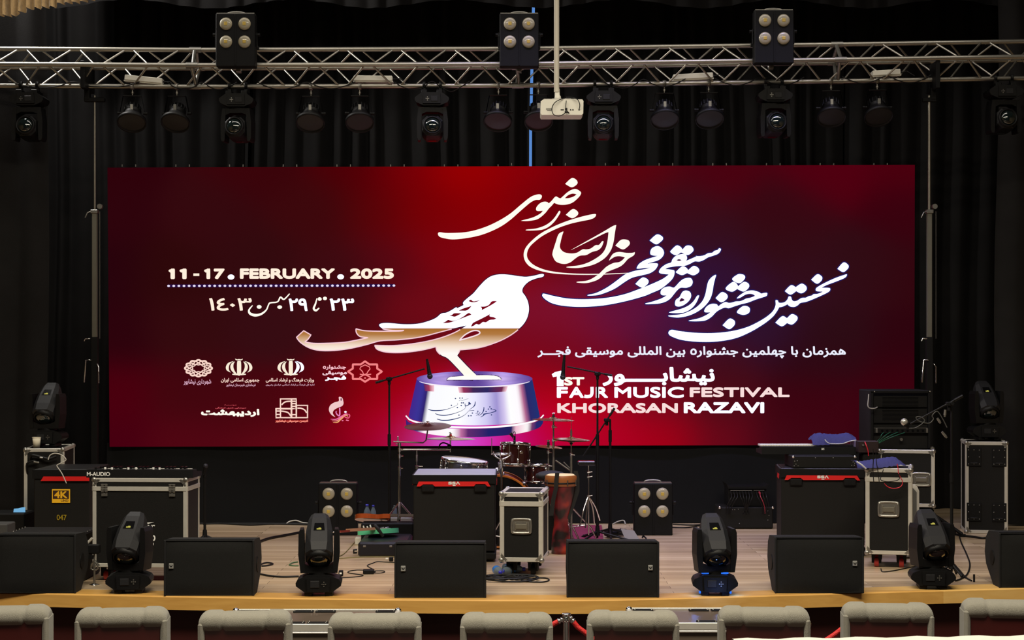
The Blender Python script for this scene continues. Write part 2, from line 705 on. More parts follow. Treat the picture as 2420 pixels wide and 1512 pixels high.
def ribbon(pts, w, col, layer=2, closed=False, sub=6, smooth=True):
    p = crom(pts, sub, closed) if smooth else list(pts)
    m = len(p)
    ws = w if isinstance(w, (list, tuple)) else None
    V = []
    for i in range(m):
        a = p[(i - 1) % m] if (closed or i > 0) else p[i]
        b = p[(i + 1) % m] if (closed or i < m - 1) else p[i]
        dx, dy = b[0] - a[0], b[1] - a[1]
        L = math.hypot(dx, dy) or 1
        if ws:
            t = i / (m - 1) * (len(ws) - 1)
            k = min(int(t), len(ws) - 2)
            ww = ws[k] + (ws[k + 1] - ws[k]) * (t - k)
        else:
            ww = w
        V += [(p[i][0] - dy / L * ww / 2, p[i][1] + dx / L * ww / 2), (p[i][0] + dy / L * ww / 2, p[i][1] - dx / L * ww / 2)]
    Fc = [(2 * i, 2 * ((i + 1) % m), 2 * ((i + 1) % m) + 1, 2 * i + 1) for i in range(m if closed else m - 1)]
    art(V, Fc, col, layer)


def disc(cx, cy, rx, ry, col, layer=2, n=18):
    art([(cx + rx * math.cos(2 * PI * k / n), cy + ry * math.sin(2 * PI * k / n)) for k in range(n)], [tuple(range(n))], col, layer)


def words(body, x0, y0, x1, y1, col, bold=0.0, layer=3):
    V, Fc = fit_glyphs(body, x0, y0, x1, y1, bold)
    art(V, Fc, col, layer)


def cv(r, g, b, k=1.0):
    return tuple(v * k for v in lin((r, g, b))) + (1.0,)


WH = (1.5, 1.6, 2.1, 1)
CR = (1.15, 1.05, .90, 1)
CD = (1.1, 0.88, 0.72, 1)
PK = cv(250, 222, 220)
HALO = cv(36, 30, 92)

# background glow of the picture
BG = [(256, 393, 46, 2, 10), (600, 393, 58, 4, 10), (850, 393, 74, 0, 6), (960, 393, 120, 0, 6), (1100, 393, 150, 0, 2), (1250, 393, 138, 0, 8), (1380, 393, 112, 0, 12), (1500, 393, 90, 4, 14), (1700, 393, 74, 2, 16), (1950, 393, 80, 0, 16), (2160, 393, 74, 0, 14),
      (256, 500, 46, 4, 12), (500, 500, 52, 9, 14), (750, 500, 60, 8, 12), (900, 500, 84, 4, 8), (1000, 500, 122, 0, 4), (1150, 500, 132, 0, 5), (1300, 470, 112, 2, 10), (1440, 470, 76, 8, 18), (1600, 490, 60, 12, 22), (1850, 500, 54, 8, 18), (2160, 500, 56, 2, 14),
      (256, 650, 40, 3, 12), (400, 650, 46, 8, 10), (600, 620, 50, 10, 14), (800, 640, 60, 10, 16), (930, 620, 84, 8, 18), (1050, 600, 124, 4, 14), (1200, 600, 134, 6, 18), (1340, 600, 110, 8, 20), (1450, 600, 84, 12, 30), (1530, 580, 58, 14, 40), (1660, 560, 52, 14, 26), (1850, 600, 50, 12, 20), (2160, 650, 50, 6, 14),
      (1500, 680, 92, 16, 58), (1640, 650, 46, 18, 56), (1760, 690, 48, 16, 46), (1900, 680, 50, 14, 28), (2040, 640, 48, 12, 20), (1340, 740, 124, 16, 42), (1450, 740, 100, 18, 58), (1600, 790, 66, 20, 62), (1800, 780, 46, 18, 46), (1960, 780, 44, 12, 20),
      (256, 800, 44, 3, 12), (450, 780, 52, 10, 14), (650, 780, 54, 12, 18), (800, 740, 62, 12, 18), (900, 800, 92, 8, 18), (1000, 740, 110, 10, 22), (1320, 830, 118, 8, 26), (1420, 860, 112, 10, 34), (1550, 860, 84, 12, 34), (1700, 860, 62, 12, 24), (1900, 850, 46, 8, 18), (2160, 800, 46, 4, 14),
      (256, 930, 74, 0, 14), (450, 930, 66, 6, 14), (600, 960, 70, 6, 14), (750, 940, 76, 4, 14), (860, 930, 116, 2, 12), (930, 930, 160, 0, 14), (955, 1000, 190, 0, 22), (900, 1000, 160, 0, 18), (1290, 930, 160, 2, 22), (1330, 1000, 208, 0, 18), (1420, 960, 164, 4, 26), (1550, 940, 120, 8, 26), (1700, 930, 76, 10, 22), (1900, 950, 60, 4, 16), (2160, 930, 58, 2, 14),
      (256, 1053, 70, 0, 16), (450, 1053, 80, 6, 18), (650, 1053, 92, 8, 20), (800, 1053, 124, 0, 20), (900, 1050, 156, 0, 34), (975, 1053, 178, 6, 90), (1060, 1053, 224, 100, 244), (1150, 1053, 210, 24, 170), (1240, 1053, 186, 4, 84), (1340, 1053, 176, 0, 52), (1450, 1053, 176, 0, 34), (1560, 1053, 160, 0, 22), (1700, 1053, 100, 8, 24), (1850, 1053, 62, 8, 20), (2160, 1053, 52, 2, 16)]
cor = ((254, 396), (2162, 389.5), (2160.5, 1051), (259, 1055.5))
NX, NY = 96, 36
V, Cc = [], []
for j in range(NY + 1):
    for i in range(NX + 1):
        u, v = i / NX, j / NY
        x = (cor[0][0] * (1 - u) + cor[1][0] * u) * (1 - v) + (cor[3][0] * (1 - u) + cor[2][0] * u) * v
        y = (cor[0][1] * (1 - u) + cor[1][1] * u) * (1 - v) + (cor[3][1] * (1 - u) + cor[2][1] * u) * v
        sw, sr = 0, [0, 0, 0]
        for bx, by, r, g, b in BG:
            d2 = ((x - bx) / 62) ** 2 + ((y - by) / 48) ** 2
            w = math.exp(-0.5 * d2) + 0.02 / (0.3 + d2) ** 2
            l = lin((r, g, b))
            sw += w
            for k in range(3):
                sr[k] += w * l[k]
        V.append((x, y))
        Cc.append((sr[0] / sw, sr[1] / sw, sr[2] / sw, 1))
art(V, [(j * (NX + 1) + i, j * (NX + 1) + i + 1, (j + 1) * (NX + 1) + i + 1, (j + 1) * (NX + 1) + i) for j in range(NY) for i in range(NX)], Cc, 0)


def Z1(*p):
    return [(1020 + x / 4.652, 400 + y / 4.652) for x, y in p]


def Z2(*p):
    return [(1260 + x / 6.0475, 540 + y / 6.0475) for x, y in p]


def Z3(*p):
    return [(1520 + x / 4.84, 570 + y / 4.84) for x, y in p]


def Z4(*p):
    return [(690 + x / 3.967, 630 + y / 3.967) for x, y in p]


def Z5(*p):
    return [(1060 + x / 12.1, 680 + y / 12.1) for x, y in p]


def Z6(*p):
    return [(940 + x / 6.722, 860 + y / 6.722) for x, y in p]


def Z7(*p):
    return [(990 + x / 12.1, 920 + y / 12.1) for x, y in p]


# cream calligraphy, upper group
cream = [
    (Z1((70, 715), (75, 697), (95, 692), (180, 700), (380, 690), (560, 645), (720, 575), (860, 490), (980, 390), (1080, 310), (1140, 282), (1190, 275), (1212, 292), (1205, 320), (1185, 335), (1140, 338), (1080, 370), (980, 455), (860, 560), (740, 640), (580, 710), (420, 750), (250, 770), (150, 760), (90, 742)), ()),
    (Z1((1468, 160), (1468, 160), (1540, 97), (1590, 115), (1605, 150), (1580, 180), (1535, 197)), ()),
    (Z1((1640, 250), (1590, 217), (1540, 225), (1490, 255), (1440, 300), (1418, 318), (1395, 312), (1370, 298), (1350, 310), (1320, 345), (1290, 372), (1275, 362), (1245, 355), (1200, 368), (1160, 405), (1148, 440), (1165, 458), (1225, 455), (1225, 455), (1190, 490), (1110, 530), (1000, 560), (990, 567), (1060, 568), (1150, 553), (1200, 525), (1250, 480), (1290, 430), (1320, 400), (1347, 368), (1347, 368), (1400, 388), (1480, 388), (1550, 365), (1610, 315), (1637, 280)),
     (Z1((1465, 318), (1465, 318), (1500, 285), (1550, 267), (1595, 275), (1595, 275), (1560, 300), (1510, 316)),)),
    (Z1((1410, 457), (1395, 465), (1360, 520), (1310, 575), (1240, 620), (1150, 650), (1045, 662), (1045, 672), (1130, 672), (1220, 662), (1290, 630), (1350, 575), (1390, 520), (1415, 475)), ()),
    (Z1((1475, 500), (1475, 500), (1550, 437), (1600, 458), (1612, 490), (1585, 520), (1540, 537)), ()),
    (Z1((1808, 500), (1780, 492), (1650, 520), (1500, 565), (1350, 625), (1200, 705), (1090, 795), (1030, 870), (1012, 945), (1035, 1020), (1100, 1080), (1230, 1125), (1400, 1150), (1650, 1160), (1900, 1157), (2170, 1143), (2170, 1143), (2170, 1137), (2170, 1137), (1900, 1147), (1650, 1148), (1430, 1136), (1250, 1105), (1130, 1055), (1065, 995), (1048, 935), (1070, 865), (1130, 800), (1230, 725), (1380, 650), (1520, 600), (1650, 570), (1740, 552), (1790, 530)), ()),
    (Z1((1440, 685), (1395, 715), (1365, 800), (1330, 915), (1335, 960), (1370, 1015), (1450, 1040), (1520, 1025), (1580, 980), (1630, 950), (1700, 942), (1760, 910), (1830, 888), (1870, 850), (1890, 795), (1872, 793), (1840, 830), (1800, 835), (1750, 870), (1700, 880), (1660, 880), (1600, 915), (1540, 925), (1470, 915), (1430, 890), (1410, 850), (1420, 790), (1435, 730), (1448, 690)), ()),
    (Z1((2030, 612), (2030, 612), (1990, 625), (1880, 690), (1720, 780), (1560, 870), (1530, 888), (1530, 888), (1620, 845), (1780, 765), (1900, 705), (1945, 690), (1945, 690), (1935, 780), (1915, 860), (1880, 920), (1820, 970), (1720, 1025), (1620, 1055), (1495, 1070), (1495, 1080), (1600, 1085), (1720, 1065), (1820, 1030), (1910, 970), (1970, 890), (2000, 800), (2015, 700)), ()),
    (Z1((2020, 838), (2020, 838), (2075, 780), (2120, 770), (2165, 782), (2180, 815), (2155, 850), (2100, 880)), ()),
    (Z1((2235, 910), (2235, 910), (2200, 918), (2140, 918), (2060, 908), (2000, 925), (1965, 970), (1950, 1005), (1950, 1005), (1975, 985), (2020, 960), (2070, 955), (2125, 968), (2125, 968), (2095, 1000), (2060, 1020), (2000, 1030), (1930, 1065), (1880, 1110), (1820, 1165), (1720, 1220), (1605, 1235), (1605, 1245), (1700, 1250), (1800, 1225), (1860, 1190), (1910, 1140), (1960, 1115), (2060, 1075), (2110, 1040), (2160, 985), (2210, 955), (2230, 935)), ()),
]
for o_, h_ in cream:
    shape(o_, CR, 3, h_)
# white calligraphy, lower group
white = [
    (Z2((1665, 170), (1665, 170), (1765, 85), (1840, 110), (1855, 150), (1820, 190), (1755, 225)), ()),
    (Z2((1775, 250), (1840, 280), (1870, 340), (1850, 400), (1790, 450), (1700, 480), (1600, 510), (1600, 510), (1700, 495), (1775, 500), (1780, 530), (1740, 590), (1660, 640), (1540, 670), (1420, 700), (1320, 755), (1180, 850), (1050, 910), (920, 950), (790, 958), (790, 945), (900, 920), (1050, 845), (1180, 755), (1300, 665), (1400, 620), (1500, 595), (1600, 580), (1680, 557), (1680, 557), (1600, 563), (1490, 573), (1485, 550), (1520, 500), (1600, 450), (1700, 415), (1785, 390), (1785, 390), (1720, 385), (1680, 370), (1675, 330), (1700, 280)), ()),
    (Z2((1460, 790), (1460, 790), (1560, 700), (1635, 725), (1648, 770), (1610, 815), (1550, 843)), ()),
    (Z2((1958, 325), (1958, 325), (2045, 243), (2105, 260), (2135, 300), (2135, 300), (2190, 245), (2260, 250), (2292, 300), (2270, 340), (2205, 378), (2115, 340), (2115, 340), (2040, 380), (1975, 350)), ()),
    (Z3((870, 80), (890, 95), (860, 140), (800, 165), (740, 185), (690, 215), (640, 232), (590, 230), (540, 255), (480, 278), (380, 285), (290, 300), (250, 318), (250, 318), (320, 325), (355, 335), (358, 370), (340, 420), (290, 475), (200, 545), (100, 590), (0, 630))
     + Z2((1300, 1042), (1000, 1098), (700, 1118), (450, 1105), (280, 1070), (180, 1015), (135, 970), (133, 945), (155, 930), (300, 965), (500, 1000), (750, 1010), (1050, 990), (1300, 940), (1500, 870), (1700, 790), (1850, 720), (1940, 655), (1940, 655), (1880, 650), (1820, 640), (1798, 615), (1830, 560), (1900, 510), (1970, 485), (1990, 440), (2040, 390), (2120, 365), (2180, 375), (2200, 420), (2185, 462), (2185, 462), (2260, 430), (2340, 395))
     + Z3((600, 170), (650, 170), (700, 160), (740, 138), (790, 130), (815, 110), (850, 100)),
     (Z2((2045, 450), (2045, 450), (2085, 437), (2125, 450), (2125, 450), (2085, 463)),)),
    (Z2((2038, 620), (2038, 620), (2130, 540), (2190, 560), (2215, 595), (2215, 595), (2290, 535), (2350, 555), (2375, 600), (2350, 640), (2285, 667), (2200, 635), (2200, 635), (2130, 665), (2060, 640)), ()),
    (Z2((2225, 703), (2265, 720), (2280, 770), (2255, 820), (2190, 845), (2110, 845), (2060, 880), (2010, 940), (1960, 1000), (1890, 1045), (1800, 1070), (1700, 1078), (1615, 1080), (1610, 1068), (1700, 1045), (1830, 1000), (1910, 955), (1910, 955), (1850, 952), (1822, 930), (1830, 880), (1880, 840), (1950, 828), (2005, 845), (2040, 820), (2090, 765), (2150, 720)), ()),
    (Z2((2185, 885), (2240, 905), (2258, 960), (2235, 1020), (2180, 1075), (2110, 1110), (2050, 1110), (2027, 1080), (2040, 1020), (2090, 980), (2115, 935), (2140, 900)), (Z2((2090, 1040), (2110, 1000), (2130, 995), (2165, 1020), (2130, 1038)),)),
    (Z2((2365, 955), (2340, 965), (2290, 1040), (2220, 1100), (2120, 1145), (1960, 1190), (1960, 1203), (2080, 1208), (2180, 1190), (2270, 1135), (2330, 1060), (2370, 970)), ()),
    (Z3((833, 385), (790, 405), (745, 460), (725, 540), (710, 610), (680, 680), (620, 745), (540, 795), (430, 835), (300, 848), (300, 860), (400, 872), (520, 850), (620, 805), (700, 745), (760, 670), (790, 590), (805, 500), (822, 430)), ()),
    (Z3((828, 650), (828, 650), (895, 583), (950, 600), (967, 635), (945, 670), (890, 697)), ()),
    (Z3((1018, 435), (1080, 380), (1130, 378), (1162, 395), (1160, 430), (1100, 480)), ()),
    (Z3((943, 540), (1020, 467), (1065, 480), (1085, 515), (1085, 515), (1150, 465), (1200, 480), (1213, 515), (1190, 550), (1145, 575), (1075, 545), (1075, 545), (1015, 577)), ()),
    (Z3((1415, 590), (1380, 592), (1350, 598), (1320, 580), (1250, 562), (1180, 572), (1130, 600), (1090, 630), (1070, 655), (1070, 655), (1110, 645), (1170, 610), (1220, 600), (1260, 608), (1280, 625), (1280, 625), (1230, 645), (1180, 655), (1150, 670), (1110, 685), (1060, 688), (1020, 700), (980, 705), (940, 695), (890, 720), (860, 742), (840, 720), (790, 715), (740, 735), (705, 775), (705, 810), (770, 812), (770, 812), (720, 845), (640, 880), (530, 905), (535, 913), (620, 915), (710, 905), (780, 865), (840, 805), (900, 770), (940, 758), (980, 765), (1040, 745), (1120, 720), (1200, 700), (1290, 665), (1400, 630), (1418, 610)), ()),
    (Z3((1072, 810), (1130, 748), (1180, 740), (1218, 765), (1215, 810), (1180, 835), (1130, 840)), ()),
    (Z3((908, 960), (908, 960), (985, 885), (1040, 905), (1050, 940), (1030, 975), (980, 1005)), ()),
    (Z3((1512, 930), (1512, 930), (1590, 857), (1645, 880), (1645, 880), (1700, 833), (1755, 855), (1766, 885), (1745, 920), (1700, 952), (1645, 935), (1645, 935), (1585, 972)), ()),
    (Z3((1620, 570), (1620, 570), (1690, 503), (1745, 525), (1745, 525), (1810, 485), (1860, 510), (1870, 545), (1850, 575), (1805, 595), (1750, 570), (1750, 570), (1685, 610)), ()),
    (Z3((1922, 440), (1922, 440), (1990, 378), (2040, 400), (2048, 430), (2030, 460), (1985, 485)), ()),
    (Z3((2222, 315), (2222, 315), (2290, 243), (2340, 265), (2350, 295), (2330, 325), (2285, 352)), ()),
    (Z3((2330, 380), (2300, 385), (2200, 420), (2080, 475), (2000, 520), (1975, 545), (1985, 570), (2060, 575), (2060, 575), (2000, 600), (1950, 605), (1930, 620), (1890, 630), (1860, 645), (1810, 650), (1760, 680), (1720, 685), (1700, 665), (1690, 635), (1665, 632), (1650, 665), (1620, 695), (1580, 705), (1550, 700), (1540, 678), (1515, 675), (1515, 730), (1490, 790), (1430, 850), (1320, 920), (1180, 985), (1000, 1030), (800, 1050), (600, 1047), (420, 1028), (330, 1012), (295, 1030), (292, 1060), (330, 1090), (450, 1130), (650, 1150), (850, 1145), (1050, 1110), (1220, 1040), (1380, 945), (1480, 865), (1530, 800), (1555, 755), (1555, 755), (1600, 745), (1650, 720), (1650, 720), (1680, 745), (1730, 750), (1770, 730), (1800, 705), (1870, 690), (1960, 655), (2060, 610), (2125, 575), (2140, 545), (2120, 533), (2040, 532), (2040, 532), (2100, 500), (2220, 455), (2310, 415)), ()),
]
for o_, h_ in white:
    oo = shape(o_, WH, 3, h_)
    ribbon(oo, 5.0, HALO, 2, closed=True, smooth=False)

# the bird: white above, gold fading to white below
bird = Z4((2362, 75), (2340, 68), (2280, 82), (2200, 95), (2130, 90), (2050, 78), (1960, 72), (1880, 85), (1820, 120), (1760, 180), (1700, 250), (1640, 300), (1605, 335), (1610, 360), (1610, 360), (1550, 388), (1540, 380), (1500, 405), (1450, 430), (1400, 440), (1350, 480), (1280, 510), (1180, 535), (1050, 540), (900, 528), (830, 535), (820, 555), (860, 585), (950, 597), (1050, 597), (1050, 597), (1000, 604), (820, 605), (680, 600), (600, 582), (600, 582), (605, 620), (640, 655), (715, 665), (715, 665), (600, 690), (480, 710), (320, 718), (200, 718), (120, 705), (120, 705), (150, 680), (178, 640), (178, 640), (110, 600), (110, 600), (42, 662), (42, 662), (80, 710), (160, 760), (260, 785), (400, 785), (550, 765), (700, 730), (830, 695), (1000, 685), (1200, 660), (1400, 610), (1550, 570), (1640, 550), (1640, 550), (1520, 620), (1350, 680), (1150, 720), (950, 740), (775, 737), (775, 737), (800, 775), (880, 800), (1020, 805), (1200, 785), (1350, 750), (1350, 750), (1360, 790), (1400, 830), (1460, 860), (1540, 940), (1615, 1022), (1615, 1022), (1540, 1030), (1480, 1035), (1450, 1060), (1450, 1060), (1700, 1060), (1965, 1058), (1965, 1058), (1930, 1030), (1850, 1018), (1730, 1018), (1730, 1018), (1640, 930), (1550, 835), (1550, 835), (1575, 780), (1575, 780), (1750, 760), (1900, 715), (2020, 660), (2120, 590), (2190, 510), (2220, 420), (2215, 340), (2190, 280), (2160, 235), (2170, 190), (2220, 140), (2290, 110), (2350, 95))
bholes = [
    Z5((570, 375), (570, 375), (640, 340), (720, 385), (920, 345), (920, 345), (800, 400), (700, 415), (620, 400)),
    Z5((285, 655), (285, 655), (420, 590), (660, 515), (660, 515), (600, 590), (510, 650), (400, 655)),
    Z5((20, 795), (20, 795), (100, 770), (170, 725), (380, 730), (380, 730), (280, 780), (180, 825), (100, 810)),
    Z5((660, 765), (660, 765), (570, 720), (440, 810), (270, 905), (150, 940), (60, 935), (-10, 915), (-80, 960), (-180, 1010), (-180, 1010), (0, 998), (150, 958), (400, 865)),
    Z5((910, 535), (910, 535), (1050, 530), (1160, 480), (1240, 385), (1390, 378), (1390, 378), (1290, 450), (1100, 560), (945, 640), (945, 640), (950, 580)),
    Z5((1270, 670), (1190, 745), (1000, 850), (720, 990), (680, 1030), (635, 1112), (635, 1112), (720, 1085), (790, 1035), (880, 1050), (980, 980), (1070, 985), (1180, 920), (1290, 910), (1370, 880), (1370, 880), (1290, 840), (1180, 815), (1190, 750)),
    Z4((1570, 690), (1570, 690), (1620, 640), (1690, 603), (1740, 600), (1762, 618), (1740, 638), (1650, 668)),
]
bo = crom(bird, 5)
bh = [crom(h, 5) for h in bholes]
loops = [[Vector((x, y, 0)) for x, y in l] for l in [bo] + bh]
btri = [tuple(t) for t in tessellate_polygon(loops)]
bV = [p for l in [bo] + bh for p in l]
bird_v = [tuple(W(x, y, DS - 0.005)) for x, y in bV]
seg = []
for (x, y) in bo + [(0, 0)]:
    if y > 776 and y < 838 and x > 690:
        seg.append((x, y))
    else:
        if len(seg) > 3:
            ribbon(seg, 2.6, cv(250, 205, 215), 5, smooth=False)
        seg = []
ribbon(bh[6], 3.0, cv(250, 225, 235), 5, closed=True, smooth=False)
ribbon(bo, 4.0, cv(50, 20, 48), 2, closed=True, smooth=False)

# the trophy base
def grid(top, bot, cols, layer, nu=60):
    """band between two curves (functions of u), columns coloured by (u, r, g, b)"""
    V, Cc, Fc = [], [], []
    for i in range(nu + 1):
        u = i / nu
        for (a, *ca), (b, *cb) in zip(cols, cols[1:]):
            if a <= u <= b + 1e-9:
                t = (u - a) / max(b - a, 1e-6)
                c1, c2 = lin(ca), lin(cb)
                c = tuple(c1[k] + (c2[k] - c1[k]) * t for k in range(3)) + (1,)
                break
        V += [top(u), bot(u)]
        Cc += [c, c]
    for i in range(nu):
        Fc.append((2 * i, 2 * i + 2, 2 * i + 3, 2 * i + 1))
    art(V, Fc, Cc, layer)


def arc(xa, ya, xb, yb, sag):
    return lambda u: (xa + (xb - xa) * u, ya + (yb - ya) * u + sag * math.sqrt(max(0, 1 - (2 * u - 1) ** 2)))


def arcp(xa, ya, xb, yb, sag):
    return lambda u: (xa + (xb - xa) * u, ya + (yb - ya) * u + sag * (1 - (2 * u - 1) ** 2))


grid(arc(985, 895, 1258, 896, 16), arc(965.5, 984, 1276, 984, 21),
     [(0, 66, 40, 140), (.06, 58, 52, 150), (.11, 44, 26, 96), (.125, 250, 250, 255), (.38, 255, 255, 255), (.5, 236, 234, 255), (.6, 206, 200, 242), (.68, 158, 146, 210), (.74, 214, 200, 240), (.78, 255, 255, 255), (.86, 255, 250, 255), (.895, 190, 110, 150), (.93, 44, 40, 104), (1, 32, 50, 116)], 1)
grid(arcp(1004, 924, 1026, 925, 0), arcp(1001, 906, 1026, 910, 2), [(0, 90, 40, 100), (.5, 170, 60, 90), (1, 250, 200, 215)], 2, 10)
grid(arcp(1082, 914, 1200, 912, 2), arcp(1085, 928, 1196, 925, 1), [(0, 250, 200, 215), (.1, 150, 50, 90), (.3, 62, 38, 84), (.6, 44, 40, 96), (.9, 110, 40, 80), (1, 250, 200, 215)], 2, 20)
grid(arc(959, 990, 1285, 984, 26), arc(960, 1003, 1283, 1000, 31),
     [(0, 60, 30, 110), (.08, 74, 50, 140), (.13, 255, 235, 245), (.34, 255, 255, 255), (.40, 190, 110, 160), (.45, 96, 44, 110), (.6, 34, 34, 104), (.77, 34, 30, 92), (.80, 240, 190, 210), (.88, 255, 250, 250), (.915, 120, 60, 110), (.95, 40, 38, 110), (1, 30, 40, 110)], 1)
k_ = arc(959, 982, 1285, 980, 29)
ribbon([k_(u / 40) for u in range(41)], [3, 5, 4.5, 4, 4.5, 5, 3], cv(255, 252, 255), 3, smooth=False)
# top ellipse
NV = []
NC = []
ring = [(1.0, 0), (0.75, 1), (0.5, 2), (0.25, 3)]
for r_, q in ring:
    for k in range(48):
        a = 2 * PI * k / 48
        NV.append((1121.5 + 137 * r_ * math.cos(a), 895 + 18 * r_ * math.sin(a)))
        x = NV[-1][0]
        g = math.exp(-((x - 1190) / 34) ** 2) + 0.9 * math.exp(-((x - 1040) / 34) ** 2)
        c = lin((92 + 140 * min(1, g) * (1 - r_ * 0.35), 66 + 140 * min(1, g) * (1 - r_ * 0.35), 150 + 90 * min(1, g)))
        NC.append(c + (1,))
NV.append((1121.5, 895))
NC.append(lin((96, 76, 160)) + (1,))
NFc = [(j * 48 + k, j * 48 + (k + 1) % 48, (j + 1) * 48 + (k + 1) % 48, (j + 1) * 48 + k) for j in range(3) for k in range(48)] + [(3 * 48 + k, 3 * 48 + (k + 1) % 48, 192) for k in range(48)]
art(NV, NFc, NC, 2)
ribbon([(1121.5 + 137 * math.cos(a / 20 * PI), 896 + 18 * math.sin(a / 20 * PI)) for a in range(2, 19)], [1, 3, 3, 2, 3, 3, 1], cv(250, 240, 250), 3, smooth=False)
# engraved writing on the trophy
INK = cv(34, 50, 110)
INK2 = cv(92, 96, 120)
for pts, w in ((Z7((260, 560), (350, 595), (500, 605), (700, 590), (870, 545), (1030, 480), (1110, 430), (1100, 385)), [1.2, 2.2, 2.2, 1.2, .7, .6, .6]),
               (Z7((465, 690), (580, 730), (750, 740), (950, 705), (1150, 640), (1280, 575), (1330, 520), (1320, 480)), [1.2, 2.2, 2.0, 1.2, .8, .7, 1]),
               (Z7((515, 845), (650, 880), (830, 880), (1000, 850), (1180, 800), (1320, 720), (1400, 640), (1440, 610), (1580, 600)), [1.4, 2.4, 2.2, 1.4, .8, .8, 1.2]),
               (Z7((1610, 345), (1595, 450), (1530, 520), (1440, 580)), [1.5, 2.4, 1.2, .6]),
               (Z7((1860, 505), (1850, 600), (1800, 690), (1700, 755)), [1.5, 2.4, 1.6, .6]),
               (Z7((2090, 560), (2210, 612), (2050, 670), (1950, 690), (1860, 710), (1850, 740), (1760, 795)), [.8, 2, 1.5, 2, 3, 2, .8]),
               (Z7((1320, 400), (1330, 470), (1420, 440), (1430, 370), (1480, 425)), [1, 2, 1.6, 2.2, 3]),
               (Z7((1750, 650), (1700, 715), (1630, 745)), [1, 1.6, .6]), (Z7((1620, 690), (1690, 660), (1660, 690)), 1.0),
               (Z7((1140, 330), (1200, 300), (1230, 320), (1290, 300), (1420, 262)), [.6, .8, .6, .8, .5])):
    ribbon(pts, w, INK, 4)
for x, y in ((1100, 520), (1210, 460), (1220, 385), (1270, 385), (1530, 675), (1420, 757), (1490, 752), (1145, 735), (1920, 630), (2030, 500), (1985, 562), (2068, 555), (2075, 728), (1685, 625), (1045, 260), (1170, 248), (1240, 248), (930, 455), (1440, 420)):
    q = Z7((x, y))[0]
    disc(q[0], q[1], 1.8, 1.5, INK, 4, 8)

# dates
words('17', 488, 634.5, 531, 659.5, CD, 2.0)
words('11', 403, 634.5, 441, 659.5, CD, 2.4)
ribbon([(457, 649), (471, 649)], 6, CD, 3, smooth=False)
for x_ in (398, 424, 482):
    shape([(x_, 640), (x_ + 2, 637), (x_ + 12, 634.5), (x_ + 14, 634.5), (x_ + 14, 642), (x_ + 4, 644)], CD, 3, smooth=False)
words('FEBRUARY', 567, 634, 791.5, 659, CD, 2.0)
words('2025', 827, 634, 931, 659, CD, 2.0)
disc(546, 654.5, 8, 6, WH, 3)
disc(805, 654, 8, 6, WH, 3)
for k in range(45):
    disc(398.5 + k * 12.1, 675.5 - k * 0.02, 3.4, 2.7, cv(236, 226, 250), 3, 10)
ribbon([(396, 675.5), (934, 674.5)], 7, cv(40, 14, 64), 1, smooth=False)
words('۲۳', 779, 705, 837, 734, WH, 1.3)
words('۲۹', 682, 705, 727, 735, WH, 1.3)
words('١٤٠٣', 494, 704, 595, 734, CD, 1.0)


def Z10(*p):
    return [(380 + x / 4.172, 610 + y / 4.172) for x, y in p]


ribbon(Z10((1540, 395), (1525, 450), (1508, 495), (1530, 515), (1562, 490)), [2, 4, 5, 5, 2.5], CR, 3)
disc(755.5, 706.5, 5, 4.4, CR, 3, 8)
disc(768, 705, 5, 4.4, CR, 3, 8)
ribbon(Z10((1270, 350), (1215, 405), (1180, 385), (1150, 430), (1080, 440), (1062, 460), (1040, 510), (990, 550), (930, 562), (880, 545), (870, 510), (905, 465)), [2.5, 3.5, 4, 3, 3.4, 3, 3.4, 5, 6.5, 6, 4, 2], CR, 3)
disc(612.5, 725, 6, 4.6, CR, 3, 8)
disc(661, 725.5, 6, 4.4, CR, 3, 8)

# lower right lines
words(persian('همزمان با چهلمین جشنواره بین المللی موسیقی فجـــر'), 1270, 818, 1999, 846.5, cv(238, 240, 255), 0.9)
words(persian('نیشابـــــور'), 1424, 867, 1689, 912, WH, 2.0)
shape([(1304, 884), (1312, 879), (1325, 876), (1332, 877), (1332, 912), (1316, 912), (1316, 889), (1307, 891)], WH, 3, smooth=False)
words('ST', 1333, 890.5, 1381, 911, CR, 1.6)
words('F', 1316, 914, 1342, 940, WH, 1.7)
words('A', 1345, 914, 1379.5, 940, WH, 1.5)
ribbon([(1399, 914), (1399, 928), (1396, 935), (1388, 937), (1381, 936)], 7.4, WH, 3)
words('R', 1408, 914, 1437, 940, WH, 1.5)
words('MUSIC', 1452, 914, 1616, 940, WH, 1.3)
words('FESTIVAL', 1630, 915, 1866, 938.5, PK, 1.5)
words('KHORASAN', 1317, 952, 1602, 976, PK, 1.6)
words('RAZAVI', 1616, 950, 1806, 976.5, WH, 1.8)


# emblems
def Z8(*p):
    return [(420 + x / 7.118, 830 + y / 7.118) for x, y in p]


def Z9(*p):
    return [(620 + x / 7.118, 830 + y / 7.118) for x, y in p]


EM = cv(250, 214, 200)
EM2 = cv(250, 236, 214)


def wavy(cx, cy, rx, ry, k, a, ph, w, col):
    ribbon([(cx + rx * (1 + a * math.cos(k * t + ph)) * math.cos(t), cy + ry * (1 + a * math.cos(k * t + ph)) * math.sin(t)) for t in [2 * PI * i / 96 for i in range(96)]], w, col, 3, closed=True, smooth=False)


